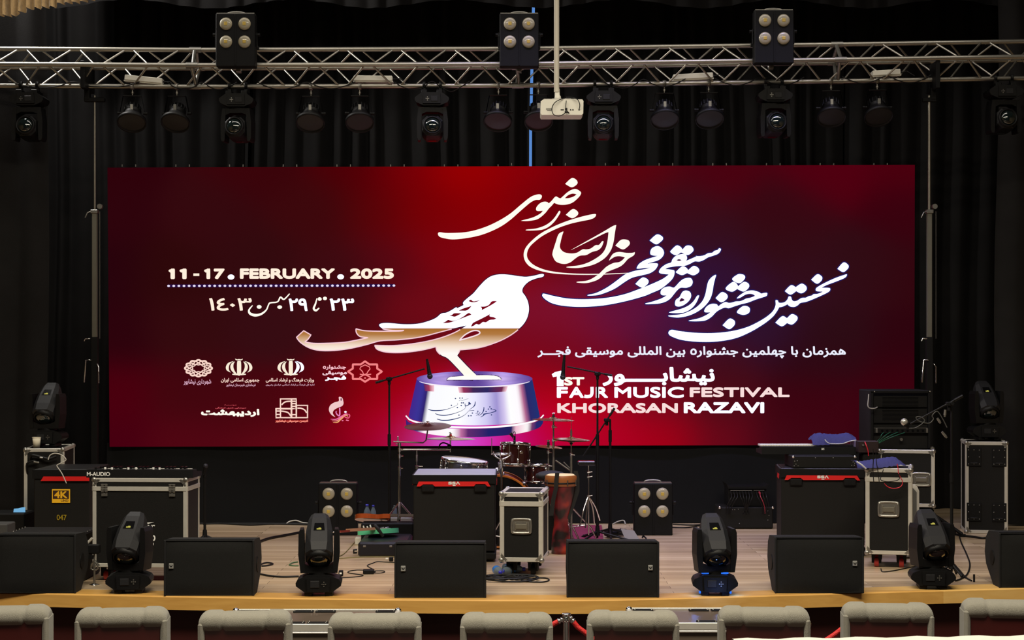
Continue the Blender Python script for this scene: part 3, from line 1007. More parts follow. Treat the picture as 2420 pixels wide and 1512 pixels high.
wavy(469, 870, 30.5, 18.5, 12, 0.06, 0, 4.2, EM)
wavy(469, 870, 25, 15, 12, 0.13, PI, 2.6, EM)
wavy(469, 870, 18.5, 11, 8, 0.10, 0, 2.4, EM)
wavy(469, 870, 14.5, 8.6, 8, 0.08, PI, 2.4, EM)
for ox, c1, c2 in ((0, EM2, EM2), (870 / 7.118, EM2, WH)):
    q = lambda *p: [(a + ox, b) for a, b in Z8(*p)]
    shape(q((1000, 180), (1032, 162), (1064, 180), (1066, 370), (1060, 395), (1032, 410), (1000, 395), (998, 370)), c1, 3)
    shape(q((965, 122), (965, 122), (1000, 135), (1030, 130), (1065, 135), (1096, 122), (1096, 122), (1080, 148), (1030, 150), (980, 148)), c1, 3)
    for sg in (-1, 1):
        f = lambda *p: q(*[(1032 + sg * (x - 1032), y) for x, y in p])
        shape(f((955, 172), (955, 172), (905, 205), (884, 262), (905, 325), (960, 375), (1005, 392), (1005, 392), (965, 340), (938, 275), (940, 215), (962, 175), (962, 175)), c1 if sg > 0 else c2, 3)
        shape(f((935, 165), (935, 165), (850, 195), (810, 260), (825, 320), (895, 358), (895, 358), (862, 310), (865, 240), (895, 195), (940, 168), (940, 168)), c1 if sg > 0 else c2, 3)
        ribbon(f((1005, 398), (970, 378), (920, 386), (975, 394), (1020, 395)), 1.8, c1, 3)
words(persian('شهرداری نیشابور'), 434, 895, 499, 910, cv(226, 176, 200), 0.25)
words(persian('جمهوری اسلامی ایران'), 522, 893, 613, 904, EM, 0.35)
words(persian('فرمانداری شهرستان نیشابور'), 534, 906, 604, 914, cv(220, 170, 190), 0.15)
words(persian('وزارت فرهنگ و ارشاد اسلامی'), 628, 892, 742, 904, EM, 0.35)
words(persian('اداره کل فرهنگ و ارشاد اسلامی خراسان رضوی'), 628, 906, 743, 912, cv(220, 170, 190), 0.12)
STR = [(1728, 168), (1800, 220), (1932, 220), (1932, 290), (2012, 340), (1932, 395), (1932, 465), (1800, 465), (1728, 512), (1655, 465), (1522, 465), (1522, 395), (1440, 340), (1522, 290), (1522, 220), (1655, 220)]
star = []
for i, p in enumerate(STR):
    qn = STR[(i + 1) % len(STR)]
    star += [p, (p[0] + (qn[0] - p[0]) * .12, p[1] + (qn[1] - p[1]) * .12), (p[0] + (qn[0] - p[0]) * .88, p[1] + (qn[1] - p[1]) * .88)]
SP = cv(244, 132, 134)
ribbon(Z9(*star), 4.6, SP, 3, closed=True, smooth=False)
ribbon(Z9((1728, 228), (1800, 262), (1812, 296), (1775, 340), (1760, 372), (1630, 440), (1690, 400), (1640, 385), (1720, 400), (1830, 385), (1770, 400), (1825, 442), (1700, 380), (1685, 340), (1640, 296), (1655, 262)), 2.4, SP, 3, closed=True, smooth=False)
disc(*Z9((1728, 448))[0], 2, 2, SP, 3, 8)
words(persian('جشنواره'), 763, 862, 818, 874, cv(250, 190, 200), 0.6)
words(persian('موسیقی'), 762, 876, 820, 887, cv(250, 210, 220), 0.6)
words(persian('فجـر'), 768, 887, 818, 900, WH, 1.0)
words(persian('اردیبهشت'), 475, 966, 613, 985, CR, 1.4)
words(persian('موسسه'), 530, 955.5, 559, 959, cv(190, 70, 80), 0.1)
words(persian('سینمایی هنری فرهنگی'), 509, 961, 582, 966, cv(200, 80, 90), 0.2)
for pts in (((305, 800), (570, 800), (570, 925), (575, 1115), (305, 1115)), ((230, 965), (305, 965), (490, 965), (570, 965), (490, 965), (230, 965), (230, 1115), (490, 1115), (230, 1115)),
            ((570, 910), (760, 910), (760, 1115), (570, 1115))):
    ribbon(Z9(*pts), 4.0, EM, 3, closed=True, smooth=False)
ribbon(Z9((490, 800), (490, 1115)), 4.0, EM, 3, smooth=False)
ribbon(Z9((325, 900), (370, 858), (430, 842), (560, 840)), 3.2, EM, 3)
ribbon(Z9((590, 955), (650, 958), (710, 985), (745, 1035)), 3.2, EM, 3)
ribbon(Z9((240, 1005), (340, 1008), (430, 1030), (480, 1090)), 3.2, EM, 3)
for yy in (880, 925, 1065):
    ribbon(Z9((490, yy), (575, yy)), 3, EM, 3, smooth=False)
for yy in (1005, 1062):
    ribbon(Z9((230, yy), (305, yy)), 3, EM, 3, smooth=False)
ribbon(Z9((222, 1172), (770, 1172)), 3.0, cv(200, 60, 50), 2, smooth=False)
words(persian('انجمن موسیقی نیشابور'), 651, 991, 728, 998.5, cv(250, 150, 130), 0.35)
shape(Z9((1285, 775), (1310, 765), (1345, 785), (1360, 830), (1365, 880), (1340, 920), (1280, 945), (1210, 985), (1185, 1040), (1230, 1110), (1230, 1110), (1160, 1065), (1120, 990), (1140, 910), (1210, 860), (1285, 835)), cv(240, 200, 200), 3)
disc(*Z9((1325, 810))[0], 1.4, 3.6, cv(80, 10, 60), 4, 10)
ribbon(Z9((1300, 950), (1300, 1075), (1260, 1065), (1238, 1020), (1255, 1005)), [3, 3.4, 3, 2.4, 1], cv(230, 130, 190), 3)
for k in range(3):
    ribbon(Z9((1148 + 20 * k, 1140 + 28 * k), (1240 + 10 * k, 1142 + 26 * k), (1320, 1100 + 22 * k), (1400, 1050 + 14 * k), (1440, 1060 + 20 * k)), [1, 2.6, 2.8, 2.2, 1], cv(240, 110 + 30 * k, 170 - 30 * k), 3)
ribbon(Z9((1350, 1075), (1400, 1110), (1450, 1120), (1470, 1080), (1450, 1055)), 2.6, cv(235, 90, 130), 3)
disc(*Z9((1398, 1018))[0], 3, 2.2, WH, 3, 8)
for q in ((1350, 1165), (1420, 1158), (1440, 1163)):
    disc(*Z9(q)[0], 2.4, 1.6, cv(240, 120, 160), 3, 8)

scr = thing('led_screen', 'wide red LED video wall with Persian calligraphy and a white bird on a trophy', 'screen', (0, DS, 0))
mc = bpy.data.materials.new('led_picture')
mc.use_nodes = True
nt = mc.node_tree
nt.nodes.clear()
at_ = nt.nodes.new('ShaderNodeAttribute')
at_.attribute_name = 'led'
em_ = nt.nodes.new('ShaderNodeEmission')
ou_ = nt.nodes.new('ShaderNodeOutputMaterial')
nt.links.new(at_.outputs['Color'], em_.inputs[0])
nt.links.new(em_.outputs[0], ou_.inputs[0])
mbd = bpy.data.materials.new('led_bird')
mbd.use_nodes = True
nt = mbd.node_tree
nt.nodes.clear()
tc_ = nt.nodes.new('ShaderNodeTexCoord')
sp_ = nt.nodes.new('ShaderNodeSeparateXYZ')
mr_ = nt.nodes.new('ShaderNodeMapRange')
zt, zb = W(0, 640, DS).z, W(0, 900, DS).z
mr_.inputs['From Min'].default_value = zt
mr_.inputs['From Max'].default_value = zb
rp_ = nt.nodes.new('ShaderNodeValToRGB')
rp_.color_ramp.elements[0].color = (1.5, 1.55, 1.9, 1)
rp_.color_ramp.elements[1].color = (1.1, 1.08, 1.02, 1)
for y_, c_ in ((777, (168, 108, 44)), (790, (178, 122, 66)), (803, (214, 176, 140)), (818, (246, 226, 208)), (835, (255, 250, 246)), (880, (255, 252, 236))):
    e_ = rp_.color_ramp.elements.new((y_ - 640) / 260)
    e_.color = lin(c_) + (1,)
e_ = rp_.color_ramp.elements.new((772 - 640) / 260)
e_.color = (1.5, 1.55, 1.9, 1)
em_ = nt.nodes.new('ShaderNodeEmission')
ou_ = nt.nodes.new('ShaderNodeOutputMaterial')
nt.links.new(tc_.outputs['Object'], sp_.inputs[0])
nt.links.new(sp_.outputs['Z'], mr_.inputs['Value'])
nt.links.new(mr_.outputs[0], rp_.inputs[0])
nt.links.new(rp_.outputs[0], em_.inputs[0])
nt.links.new(em_.outputs[0], ou_.inputs[0])
me = bpy.data.meshes.new('display')
nb = len(art_v)
allv = [(x, y - DS, z) for x, y, z in art_v + bird_v]
me.from_pydata(allv, [], art_f + [tuple(i + nb for i in t) for t in btri])
me.materials.append(mc)
me.materials.append(mbd)
ca = me.color_attributes.new('led', 'FLOAT_COLOR', 'POINT')
ca.data.foreach_set('color', [c for col in art_c for c in col] + [1.0] * (4 * len(bird_v)))
for p in me.polygons[len(art_f):]:
    p.material_index = 1
disp = bpy.data.objects.new('display', me)
C.objects.link(disp)
disp.parent = scr
m = MB()
q = [W(x, y, DS) for x, y in ((254, 396), (2162, 389.5), (2160.5, 1051), (259, 1055.5))]
m.add([(p.x, 0.003, p.z) for p in q] + [(p.x, 0.09, p.z) for p in q], [(0, 1, 2, 3), (7, 6, 5, 4), (0, 4, 5, 1), (1, 5, 6, 2), (2, 6, 7, 3), (3, 7, 4, 0)])
m.build('cabinet_frame', BLK2, scr)
for k in range(15):
    for d in (-2, 2):
        px = 304 + k * 127 + d * 8
        m = MB()
        m.box((W(px, 0, DS).x, 0.02, W(0, 391 if px < 1200 else 388, DS).z), (0.008, 0.02, 0.022))
        m.build('top_latch', STEEL, scr)
# black cloth under the screen
o = drape('screen_skirt', W(250, 0, DS).x, W(2168, 0, DS).x, DS + 0.05, 0.004, W(0, 1052, DS).z + 0.02, 'flat black cloth hanging from the screen down to the stage floor', 'cloth', 31, amp=0.008, pitch=0.9, material=mat('black_cloth', (17, 18, 20), 0.9, var=0.1, spec=0.2))
# ------------------------------------------------------------------ lighting truss
DT = 14.4
TOPY = [(-2000, 104), (-700, 112), (-60, 115.5), (465, 118), (600, 119), (1222, 115), (1800, 108), (1975, 105), (2420, 98), (4500, 60)]


def ty(px):
    for (a, ya), (b, yb) in zip(TOPY, TOPY[1:]):
        if a <= px <= b:
            return ya + (yb - ya) * (px - a) / (b - a)


HD = S(43.5, DT)     # half diagonal of the square truss, which hangs on its corner
truss = thing('lighting_truss', 'silver box truss carrying the stage lights across the top', 'truss', W(1222, ty(1222) + 43.5, DT))
t0 = Vector(truss.location)


def tp(px, a):
    """a = 0 top, 1 front, 2 bottom, 3 back"""
    c = W(px, ty(px) + 43.5, DT) - t0
    return c + [Vector((0, 0, HD)), Vector((0, -HD, 0)), Vector((0, 0, -HD)), Vector((0, HD, S(7, DT)))][a]


for a, nm in enumerate(('top chord', 'front chord', 'bottom chord', 'rear chord')):
    m = MB()
    m.tube([tp(x, a) for x in (-650, -60, 465, 1222, 1975, 2420, 3050)], S(5.6, DT), 14)
    m.build('chord', TRUSS, truss)
for fc in ((0, 1), (1, 2), (0, 3), (3, 2)):
    m = MB()
    pitch = 126.4
    x0 = 53 - 126.4 * 5
    k = 0
    x = x0
    while x < 3000:
        off = 0 if 0 in fc else 63
        if 3 in fc:
            off += 34
        A = tp(x + off + 8, fc[0])
        B = tp(x + off + 55, fc[1])
        A2 = tp(x + off + 118, fc[0])
        B2 = tp(x + off + 71, fc[1])
        skip = any(abs(x + off + 35 - j) < 30 for j in (465, 1975))
        if x + off > -640:
            if not skip:
                m.cyl(A, B, S(2.4, DT), n=8, caps=False)
            m.cyl(B2, A2, S(2.4, DT), n=8, caps=False)
        x += pitch
    m.build('lacing', TRUSS, truss)
for jx in (462, 1224, 1978):
    m = MB()
    for a in range(4):
        m.cyl(tp(jx - 2, a), tp(jx + 2, (a + 1) % 4), S(4.5, DT), n=8)
        m.cyl(tp(jx - 14, a), tp(jx + 14, a), S(7, DT), n=14)
    m.build('joint_frame', STEEL, truss)

# white boxes lying inside the truss
for i, (xa, ya, xb, yb, lb) in enumerate(((297, 184, 385, 193, 'white power splitter box in the truss, leftmost of four'), (837, 186, 928, 187, 'white power splitter box in the truss, second from left, above a black can'),
                                          (1590, 184, 1684, 179, 'white power splitter box in the truss right of the projector pole'), (2060, 175, 2126, 171, 'white power splitter box in the truss, rightmost of four'))):
    p, q = W(xa, ya, DT + .02), W(xb, yb, DT + .02)
    c = (p + q) / 2
    L_ = (q - p).length
    t = thing('splitter_box', lb, 'electrical box', c, group='white boxes in the truss', rot=(0, -math.atan2(q.z - p.z, q.x - p.x), 0))
    m = MB()
    m.box((0, 0, 0), (L_, 0.09, S(13, DT)), 0.006)
    m.build('housing', WHT, t)
    m = MB()
    m.box((0, 0, -S(7.5, DT)), (L_ + .012, 0.07, S(3, DT)), 0.002)
    m.build('base_plate', WHT, t)
    m = MB()
    m.cyl((L_ / 2 + .002, 0, 0), (L_ / 2 + .02, 0, 0), .008, n=10)
    m.tube([(L_ / 2 + .02, 0, 0), (L_ / 2 + .06, -.01, .005), (L_ / 2 + .12, -.02, -.04)], .004)
    m.build('power_lead', CBL, t)


# ------------------------------------------------------------------ four-eye blinders
def blinder(loc, label, hanging, rz=0.0):
    t = thing('blinder_light', label, 'stage light', loc, rz, 'four-lamp blinders')
    w, h, d = .326, .442, .13
    m = MB()
    m.box((0, 0, h / 2), (w, d, h), 0.006)
    m.box((0, -d / 2 - .002, h / 2), (.012, .006, h - .02), 0.001)
    m.build('housing', BLK2, t)
    for lx, lz in ((-.077, .354), (.077, .354), (-.077, .205), (.077, .205)):
        m = MB()
        m.at((lx, -d / 2, lz), (PI / 2, 0, 0))
        m.lathe([(.052, -.001), (.052, .005), (.047, .012), (.036, .017), (.020, .0195), (.0, .020)], 28)
        for k_ in range(len(m.f) - 28 * 3, len(m.f)):
            pass
        lens = m.build('lamp_reflector', REFL, t)
        m = MB()
        m.box((lx, -d / 2 - .0195, lz), (.028, .006, .028), 0.002)
        m.build('led_chip', CHIP, lens)
    m = MB()
    for sx in (-1, 1):
        m.box((sx * (w / 2 + .010), 0, h * .52), (.006, .04, h * .28), 0.001)
        m.cyl((sx * (w / 2), 0, h * .62), (sx * (w / 2 + .034), 0, h * .62), .014, n=12)
    if hanging:
        m.box((0, d / 2 + .02, h * .40), (w + .026, .03, .03), 0.002)
    m.build('yoke', BLK, t)
    m = MB()
    m.tube(crom([(-.075, 0, h), (-.06, 0, h + .018), (0, 0, h + .024), (.06, 0, h + .018), (.075, 0, h)], 4, False), .006)
    m.box((0, 0, h + .003), (w * .96, d * .8, .006))
    m.build('top_handle', STEEL, t)
    if hanging:
        m = MB()
        m.lathe([(.036, -.02), (.036, .02), (.026, .02), (.026, -.02), (.036, -.02)], 14, 'X')
        m.box((0, -.045, 0), (.03, .03, .05))
        m.at((0, 0, 0))
        o = m.build('clamp', STEEL, t)
        o.location = (0, d / 2 + .065, h * .0 + .01)
    return t


REFL = mat('blinder_reflector', (156, 148, 124), 0.45, 0.0, var=0.05, coat=0.8)
CHIP = mat('phosphor_chip', (190, 162, 70), 0.5, var=0.05)
for px, yb, lb in ((559, 160, 'black four-lamp blinder clamped on the truss at left'), (1227, 160, 'black four-lamp blinder clamped on the truss left of the projector pole'), (1827, 152, 'black four-lamp blinder clamped on the truss at right')):
    blinder(W(px, yb, DT - .26), lb, True)
for px, lb in ((800, 'black four-lamp blinder on the stage floor behind the left-middle moving head'), (1542.5, 'black four-lamp blinder on the stage floor under the screen, right of the drum kit')):
    blinder(Vector(((px - 1210) * 14.42 / F, 14.42, 0)), lb, False)


# ------------------------------------------------------------------ moving heads
LBL = emis('status_display_glow', (206, 196, 92), 0.8)


def moving_head(name, loc, label, tilt, pan, hanging, group, rz=0.0, glow=True, blue=False):
    t = thing(name, label, 'moving head light', loc, rz, group)
    if hanging:
        t.rotation_euler = (0, PI, rz)
    m = MB()
    for sx in (-1, 1):
        m.box((sx * .065, 0, .014), (.05, .19, .028), 0.004)
    m.prism([(-.085, .024), (.085, .024), (.143, .066), (.145, .085), (.132, .108), (.07, .134), (-.07, .134), (-.132, .108), (-.145, .085), (-.143, .066)], -.105, .105, 'XZ')
    m.prism([(-.07, .03), (.07, .03), (.075, .12), (-.075, .12)], -.122, .122, 'XZ')
    m.cyl((0, 0, .13), (0, 0, .15), .075, n=24)
    base = m.build('base', BLK, t)
    m = MB()
    m.box((-.022, -.124, .080), (.058, .006, .044), 0.002)
    m.build('display', GREYP, base)
    m = MB()
    for a, b in ((0, 0), (.011, 0), (-.011, 0), (0, .013), (0, -.013)):
        m.cyl((.036 + a, -.121, .080 + b), (.036 + a, -.126, .080 + b), .0042, n=8)
    o = m.build('button', STEEL, base)
    o['label'] = 'cross of silver buttons'

    Mz = Matrix.Rotation(pan, 4, 'Z')
    m = MB()
    m.M = Mz
    for sx in (-1, 1):
        m.prism([(sx * .086, .150), (sx * .118, .150), (sx * .132, .26), (sx * .130, .40), (sx * .122, .425), (sx * .100, .425), (sx * .096, .40), (sx * .090, .20)], -.074, .074, 'XZ')
    m.prism([(-.118, .146), (.118, .146), (.12, .175), (.094, .205), (.05, .186), (-.05, .186), (-.094, .205), (-.12, .175)], -.07, .07, 'XZ')
    m.build('yoke', BLK, t)
    Mh = Mz @ Matrix.Translation((0, 0, .325)) @ Matrix.Rotation(tilt, 4, 'X')
    # head: long axis is local Y, lens at -Y

    def ring(y, w, h, c=.36):
        a, b = w / 2, h / 2
        ca, cb = a * c, b * c
        return [(a - ca, y, b), (a, y, b - cb), (a, y, -b + cb), (a - ca, y, -b), (-a + ca, y, -b), (-a, y, -b + cb), (-a, y, b - cb), (-a + ca, y, b)]
    secs = [(-.118, .150, .150, .58), (-.105, .172, .172, .45), (-.04, .178, .176, .40), (.06, .172, .166, .40), (.16, .140, .134, .36), (.205, .108, .104, .36)]
    vs = []
    for y, w, h, c in secs:
        vs += ring(y, w, h, c)
    fs = []
    for i in range(len(secs) - 1):
        for k in range(8):
            fs.append((i * 8 + k, i * 8 + (k + 1) % 8, (i + 1) * 8 + (k + 1) % 8, (i + 1) * 8 + k)[::-1])
    fs.append(tuple(range(8)))
    fs.append(tuple(range((len(secs) - 1) * 8, len(secs) * 8))[::-1])
    m = MB()
    m.M = Mh
    m.add(vs, fs)
    m.box((0, .205, 0), (.07, .012, .06), 0.003)
    head = m.build('head', GREYP if not hanging else BLK, t)
    m = MB()
    m.M = Mh
    m.add([(-.030, .11, .0762), (.030, .11, .0762), (.036, .045, .0852), (-.036, .045, .0852)], [(0, 3, 2, 1)])
    m.build('label_window', BLKG, head)
    if blue:
        for sx in (-1, 1):
            m = MB()
            m.box((sx * .062, -.04, .142), (.05, .05, .010), .003)
            m.build('base_light_strip', emis('blue_led_strip', (40, 110, 240), 1.3), base)
            m = MB()
            m.box((sx * .098, -.085, .022), (.012, .02, .016), .003)
            m.build('base_light_strip', emis('blue_led_strip', (40, 110, 240), 1.3), base)
    if glow:
        m = MB()
        m.M = Mh
        m.add([(-.016, .062, .0845), (.014, .062, .0845), (.014, .052, .0855), (-.016, .052, .0855), (-.004, .068, .0840), (.011, .068, .0840), (.011, .062, .0848), (-.004, .062, .0848)], [(0, 3, 2, 1), (4, 7, 6, 5)])
        m.build('status_light', LBL, head)
    m = MB()
    m.M = Mh @ Matrix.Translation((0, -.110, 0)) @ Matrix.Rotation(PI / 2, 4, 'X')
    m.lathe([(.086, -.02), (.082, .012), (.074, .030), (.068, .030), (.064, .012), (.0, .010)], 32)
    bz = m.build('lens_barrel', BLK, head)
    m = MB()
    m.M = Mh @ Matrix.Translation((0, -.112, 0)) @ Matrix.Rotation(PI / 2, 4, 'X')
    m.lathe([(.066, .010), (.060, .024), (.046, .036), (.028, .043), (.012, .046), (.0, .0465)], 32)
    m.build('lens', GLASS, head)
    if hanging:
        for sx in (-1, 1):
            m = MB()
            m.box((sx * .07, 0, -.018), (.03, .04, .04), 0.003)
            m.at((sx * .07, 0, -.05))
            m.lathe([(.032, -.012), (.032, .012), (.022, .012), (.022, -.012), (.032, -.012)], 14, 'X')
            m.build('clamp', BLK, t)
    return t


fl = [(302, 1401, -.26, 'black moving head on the stage edge in front of the big silver-edged case at left'), (752, 1407, .03, 'black moving head on the stage edge between the second and third monitors'),
      (1691, 1406, .16, 'black moving head on the stage edge with a blue glow beneath it'), (2207, 1391, .28, 'black moving head on the stage edge at right, before the handled case')]
for px, py, pan, lb in fl:
    p = W(px, py, DF(py))
    moving_head('moving_head', (p.x, p.y + .06, 0), lb, math.radians(48), pan, False, 'moving heads along the stage edge', rz=-p.x / p.y * .5, blue=(px == 1691))
    if px == 1691:
        for sx in (-.13, .13):
            point('moving_head_blue_led', (p.x + sx, p.y - .02, .05), .55, (.12, .3, 1), .02)
        point('moving_head_blue_led', (p.x, p.y - .2, .03), .45, (.2, .35, 1), .02)
hx = [(70, 'hanging black moving head at the far left end of the truss', .0), (563, 'hanging black moving head below the left truss blinder', .1), (1022, 'hanging black moving head right of the left pair of par cans over the bird', -.05),
      (1425, 'hanging black moving head just right of the white projector', .02), (1828, 'hanging black moving head below the right truss blinder', -.1), (2370, 'hanging black moving head at the far right end of the truss', -.05)]
for px, lb, pn in hx:
    p = tp(px, 2) + t0
    moving_head('moving_head', (p.x, p.y - .01, p.z - .045), lb, math.radians(9), pn, True, 'moving heads hanging from the truss', glow=False)


# ------------------------------------------------------------------ par cans
def par_can(px, label, face, swing):
    p = tp(px, 2) + t0
    t = thing('par_can', label, 'stage light', p, swing, 'par cans hanging from the truss')
    m = MB()
    m.lathe([(.030, -.014), (.030, .014), (.021, .014), (.021, -.014), (.030, -.014)], 14, 'X')
    m.cyl((0, 0, -.028), (0, 0, -.075), .006, n=8)
    m.cyl((0, 0, -.045), (0, 0, -.062), .013, n=6)
    m.build('clamp', STEEL, t)
    m = MB()
    m.box((0, 0, -.082), (.15, .03, .006))
    for sx in (-1, 1):
        m.add([(sx * .075, -.015, -.082), (sx * .075, .015, -.082), (sx * .105, .015, -.235), (sx * .105, -.015, -.235)], [(0, 1, 2, 3)])
        m.add([(sx * .079, -.015, -.082), (sx * .079, .015, -.082), (sx * .109, .015, -.235), (sx * .109, -.015, -.235)], [(3, 2, 1, 0)])
        m.cyl((sx * .09, 0, -.228), (sx * .125, 0, -.228), .013, n=10)
    m.build('yoke', BLK, t)
    m = MB()
    m.M = Matrix.Translation((0, 0, -.235)) @ Matrix.Rotation(math.radians(-34), 4, 'X')
    m.lathe([(.0, .085), (.055, .085), (.066, .078), (.068, .03), (.074, .026), (.074, .020), (.070, .016), (.078, -.02), (.104, -.065), (.122, -.075), (.122, -.105), (.114, -.105), (.110, -.09), (.0, -.088)], 32)
    for k in range(14):
        a = 2 * PI * k / 14
        m.box((.069 * math.cos(a), .069 * math.sin(a), .055), (.006, .006, .046))
    h = m.build('can_body', BLK, t)
    m = MB()
    m.M = Matrix.Translation((0, 0, -.235)) @ Matrix.Rotation(math.radians(-34), 4, 'X')
    m.lathe([(.110, -.094), (.0, -.098)], 32)
    m.build('lens', face, h)
    m = MB()
    m.box((0, -.066, -.185), (.026, .012, .05), 0.002)
    m.build('connector_box', STEEL, h)
    return t


DKL = mat('dark_filter', (6, 6, 7), 0.4)
DKR = mat('dark_red_filter', (40, 8, 8), 0.4)
for px, lb, f_, sw in ((313, 'black par can hanging under the truss, leftmost of ten', DKL, .12), (418, 'black par can hanging under the truss, second from left', DKL, -.05), (735, 'black par can, left one of the pair over the February date', DKL, 0),
                       (850, 'black par can, right one of the pair over the February date', DKL, .1), (1178, 'black par can with dark red lens left of the blue slit', DKR, -.1), (1272, 'black par can with dark red lens partly behind the projector', DKR, .05),
                       (1570, 'black par can hanging right of the projector, left one of its pair', DKL, 0), (1675, 'black par can hanging right of the projector, right one of its pair', DKL, .05),
                       (1964, 'black par can hanging under the truss, second from right', DKL, -.08), (2073, 'black par can hanging under the truss, rightmost of ten', DKL, .04)):
    par_can(px, lb, f_, sw)

# cables drooping along the truss
rc = random.Random(5)
for i, (a, b, dr, lb) in enumerate(((20, 330, 6, 'black cable slung along the truss above the leftmost par can'), (395, 560, 10, 'black cable drooping under the truss left of the left blinder'), (610, 840, 8, 'black cable slung along the truss over the paired par cans'), (930, 1110, 14, 'black cable drooping from the truss left of the middle blinder'),
                                    (1420, 1620, 12, 'black cable drooping from the truss right of the projector'), (1690, 1900, 10, 'black cable slung under the truss below the right blinder'), (1990, 2200, 9, 'black cable slung along the truss at right'))):
    pts = []
    n_ = 9
    for k in range(n_):
        x = a + (b - a) * k / (n_ - 1)
        y = ty(x) + 84 + dr * (0.5 - 0.5 * math.cos(2 * PI * k / (n_ - 1) * 2)) * rc.uniform(.6, 1.2) - (8 if k % 4 == 0 else 0)
        pts.append(tuple(W(x, y, DT - .035)))
    m = MB()
    m.tube(crom(pts, 4, False), .0045, 6)
    tag(m.build('cable', CBL), lb, 'cable', 'cables along the truss')

# lifting towers at either end
for side, px0, lab in ((-1, 224, 'grey telescopic lifting tower holding the truss left of the screen'), (1, 2196, 'grey telescopic lifting tower holding the truss right of the screen')):
    Dp = DT + .02
    ox = (px0 - 1210) * Dp / F
    t = thing('lifting_tower', lab, 'stand', (ox, Dp, 0), group='truss lifting towers')
    zz = lambda y: HC + (825 - y) * Dp / F
    tx = 207 if side < 0 else 2205
    m = MB()
    xx = (tx - px0) * Dp / F
    m.box((xx, -.0, (zz(150) + zz(205)) / 2 - .02), (.034, .36, zz(150) - zz(214)), .004)
    m.box((xx, 0, zz(222)), (.045, .06, .10), .004)
    m.box((0, 0, zz(236)), (abs(xx) * 2 + .05, .05, .035), .004)
    m.build('truss_bracket', BLK2, t)
    m = MB()
    m.cyl((0, 0, zz(495)), (0, 0, zz(226)), .0085 if side < 0 else .012, n=14)
    m.build('inner_mast', TRUSS, t)
    m = MB()
    m.box((0, 0, (zz(500) + zz(797)) / 2), (.042, .042, zz(500) - zz(797)), .004)
    m.build('middle_mast', mat('dull_aluminium', (112, 110, 100), .5, .6, var=.1), t)
    m = MB()
    m.box((0, 0, zz(797) / 2 + .02), (.055, .055, zz(797) - .04), .004)
    m.build('outer_mast', BLK2, t)
    m = MB()
    m.box((.0, -.005, zz(500)), (.06, .06, .03), .004)
    m.cyl((.045, -.02, zz(488)), (.045, .02, zz(488)), .022, n=16)
    m.tube([(-.03, -.02, zz(500)), (-.055, -.03, zz(503)), (-.075, -.03, zz(515))], .005)
    m.build('pulley_clamp', STEEL, t)
    m = MB()
    m.tube([(.05, -.03, zz(800)), (.05, -.03, zz(500))], .0022, 6)
    m.build('lift_cable', STEEL, t)
    m = MB()
    sgn = -1
    m.tube([(-.03, -.04, zz(800)), (-.07, -.05, zz(800)), (-.078, -.05, zz(806))], .005)
    m.tube([(-.02, -.05, zz(850)), (-.062, -.06, zz(850)), (-.075, -.06, zz(903))], .006)
    m.tube([(.03, -.04, zz(860)), (.045, -.05, zz(866)), (.045, -.05, zz(905))], .005)
    m.build('crank_handle', CHR, t)
    for k in range(4):
        a = PI / 4 + k * PI / 2
        m = MB()
        m.cyl((.03 * math.cos(a), .03 * math.sin(a), .18), (.34 * math.cos(a), .22 * math.sin(a), .02), .015, n=8)
        m.cyl((.34 * math.cos(a), .22 * math.sin(a), .0), (.34 * math.cos(a), .22 * math.sin(a), .02), .03, n=12)
        m.build('leg', BLK2, t)

# ------------------------------------------------------------------ projector on its ceiling pole
DP = 12.0
t = thing('projector', 'white projector hanging under the long white ceiling pole', 'projector', W(1328, 252, DP))
pz = lambda y: (252 - y) * DP / F
pxx = lambda x: (x - 1328) * DP / F
m = MB()
m.prism([(-.151, -.045), (-.145, -.058), (.140, -.058), (.151, -.048), (.153, .040), (.145, .052), (-.135, .050), (-.150, .038)], -.0, .24, 'XZ')
body = m.build('housing', WHT, t)
m = MB()
m.box((-.01, .12, .056), (.24, .18, .010), .003)
m.box((0, .12, .064), (.14, .10, .010), .003)
m.build('mount_plate', mat('grey_paint', (176, 174, 166), .5), t)
m = MB()
for x, z, w, h in ((.002, -.022, .022, .007), (.03, -.018, .016, .018), (.03, -.038, .022, .010), (-.09, -.012, .045, .002), (-.09, -.020, .045, .002), (-.09, -.028, .03, .002)):
    m.box((x, -.001, z), (w, .004, h))
for x in (.062, .078, .122):
    m.cyl((x, .001, -.022), (x, -.004, -.022), .005, n=10)
m.build('port', BLK, body)
m = MB()
m.tube(crom([(.03, -.006, -.02), (.02, -.03, -.05), (-.02, -.04, -.072), (-.06, -.035, -.06), (-.072, -.03, -.02), (-.055, -.03, .02), (-.02, -.02, .045), (.02, .0, .06)], 5, False), .003)
m.tube(crom([(.122, -.006, -.02), (.125, -.03, .01), (.11, -.03, .045), (.07, -.01, .064), (.03, .03, .07)], 5, False), .003)
m.tube(crom([(.03, -.006, -.035), (.05, -.025, -.05), (.028, -.03, -.02), (.03, -.02, .04)], 5, False), .003)
m.build('lead', CBL, t)
m = MB()
m.cyl((pxx(1316.5), .12, pz(212)), (pxx(1316.5), .12, 3.2), .019, n=18)
m.cyl((pxx(1317), .12, pz(204)), (pxx(1317), .12, pz(212)), .021, n=18)
m.build('ceiling_pole', mat('pole_paint', (196, 190, 176), .45, var=.03), t)
m = MB()
m.box((pxx(1318), .12, pz(220)), (.036, .036, .05), .006)
m.ball((pxx(1319), .10, pz(226)), .024, 12)
m.build('swivel_joint', WHT, t)
